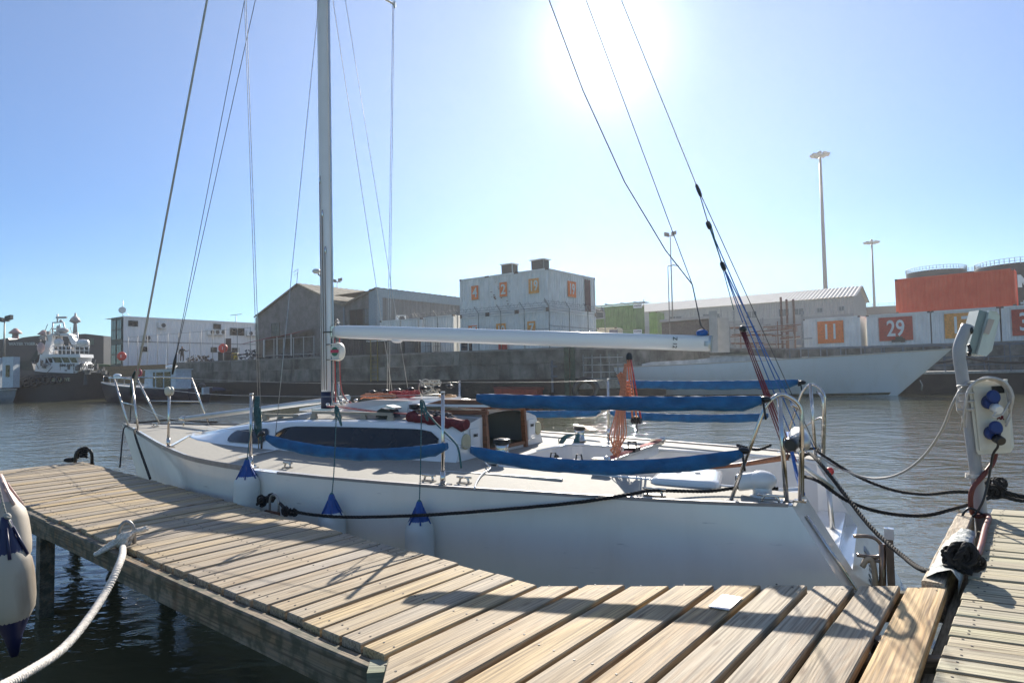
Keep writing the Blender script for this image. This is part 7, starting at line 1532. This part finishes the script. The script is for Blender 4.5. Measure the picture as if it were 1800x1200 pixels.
o = mb.build('loose_blocks', m_black); o.matrix_world = boat_m @ o.matrix_world; tag(o, 'row of small black blocks lying among the rope coils on the roof', 'blocks')
# winch coil bag hanging round the port roof winch
mb = MB(); rg = random.Random(11)
for k in range(16):
    P_ = []; a0 = rg.uniform(0, 6.3)
    for j in range(10): a_ = a0+j*.62; P_.append(Vector((3.12-.02*k+.10*math.cos(a_), .63+.05*math.sin(a_)*rg.uniform(.7, 1), 1.42+.045*math.sin(a_*1.0+k)-.003*k)))
    mb.tube(crom(P_, 3), .0065, 6)
o = mb.build('black_rope_tangle', M('dark_fleck_rope', (.05, .045, .05), .8, var=.8, scale=120, c2=(.25, .22, .22))); o.matrix_world = boat_m @ o.matrix_world; tag(o, 'dark flecked rope tangled round the near roof winch', 'rope')
mb = MB()
for i in range(1):
    rows = []
    for k in range(14):
        f = k/13; c_ = Vector((3.22-.62*f, .68, 1.40-.06*f+.012*math.sin(k*2))); rows.append([c_+Vector((0, .055*math.cos(t_), (.045+.008*math.sin(k*1.7))*math.sin(t_))) for t_ in [j*math.pi/5 for j in range(10)]])
    ix = mb.grid(rows, closed=True); mb.fc(list(ix[0])); mb.fc(list(ix[-1])[::-1])
o = mb.build('maroon_bag', m_maroon); o.matrix_world = boat_m @ o.matrix_world; tag(o, 'limp maroon rope bag lying along the near cabin edge', 'bag')
# teal coil hung on the far winch
mb = MB(); w0 = bt(1012, 762, b=-.9)
for k in range(6):
    x = .02*k; mb.tube(crom([w0+Vector((0, .02, .0)), w0+Vector((.06+x*.6, .06, -.03)), w0+Vector((.13+x*.3, .12, -.14-.01*k)), w0+Vector((.08-x, .12, -.16)), w0+Vector((.0-x*.6, .08, -.10)), w0+Vector((-.02-x*.3, .02, 0))], 5), .0055, 6)
mb.tube(crom([w0, bt(1000, 768, b=-.85), bt(983, 770, b=-.82), bt(985, 785, b=-.78), bt(993, 805, b=-.74)], 5), .0055, 6)
o = mb.build('teal_rope_coil', m_tealrope); o.matrix_world = boat_m @ o.matrix_world; tag(o, 'teal rope coil hanging from the far cockpit winch', 'rope')
mb = MB(); P_ = [bt(862, 803, z=1.07), bt(853, 812, z=1.06), bt(862, 822, z=1.05), bt(848, 832, z=1.04), bt(838, 846, z=1.035), bt(834, 858, z=1.03)]; mb.tube(crom(P_, 5), .007, 6); o = mb.build('white_line', m_gel); o.matrix_world = boat_m @ o.matrix_world; tag(o, 'loose white line lying on the near side deck below the cover', 'rope')
o = None
mb = MB(); q = bt(1440, 829, b=-.35); mb.lathe(Vector((-.1, -.62, .93)), (0, 1, .1), [(0, .01), (.01, .03), (.1, .034), (.12, .02)], 12); o = mb.build('red_float', M('red_float_plastic', (.5, .03, .03), .5)); o.matrix_world = boat_m @ o.matrix_world; tag(o, 'small red float stowed at the far stern corner', 'float')
# ------------------------------------------------------------------ harbour air
m = bpy.data.materials.new('sea_haze'); m.use_nodes = True; n = m.node_tree; n.nodes.remove(n.nodes['Principled BSDF'])
pv = n.nodes.new('ShaderNodeVolumePrincipled'); pv.inputs['Color'].default_value = (.95, .96, 1, 1); pv.inputs['Density'].default_value = .0005; pv.inputs['Anisotropy'].default_value = .6
n.links.new(pv.outputs[0], n.nodes['Material Output'].inputs['Volume'])
MB().ob((-440, -75, -3), (880, 0, 0), (0, 400, 0), (0, 0, 56)).build('haze', m, kind='stuff')
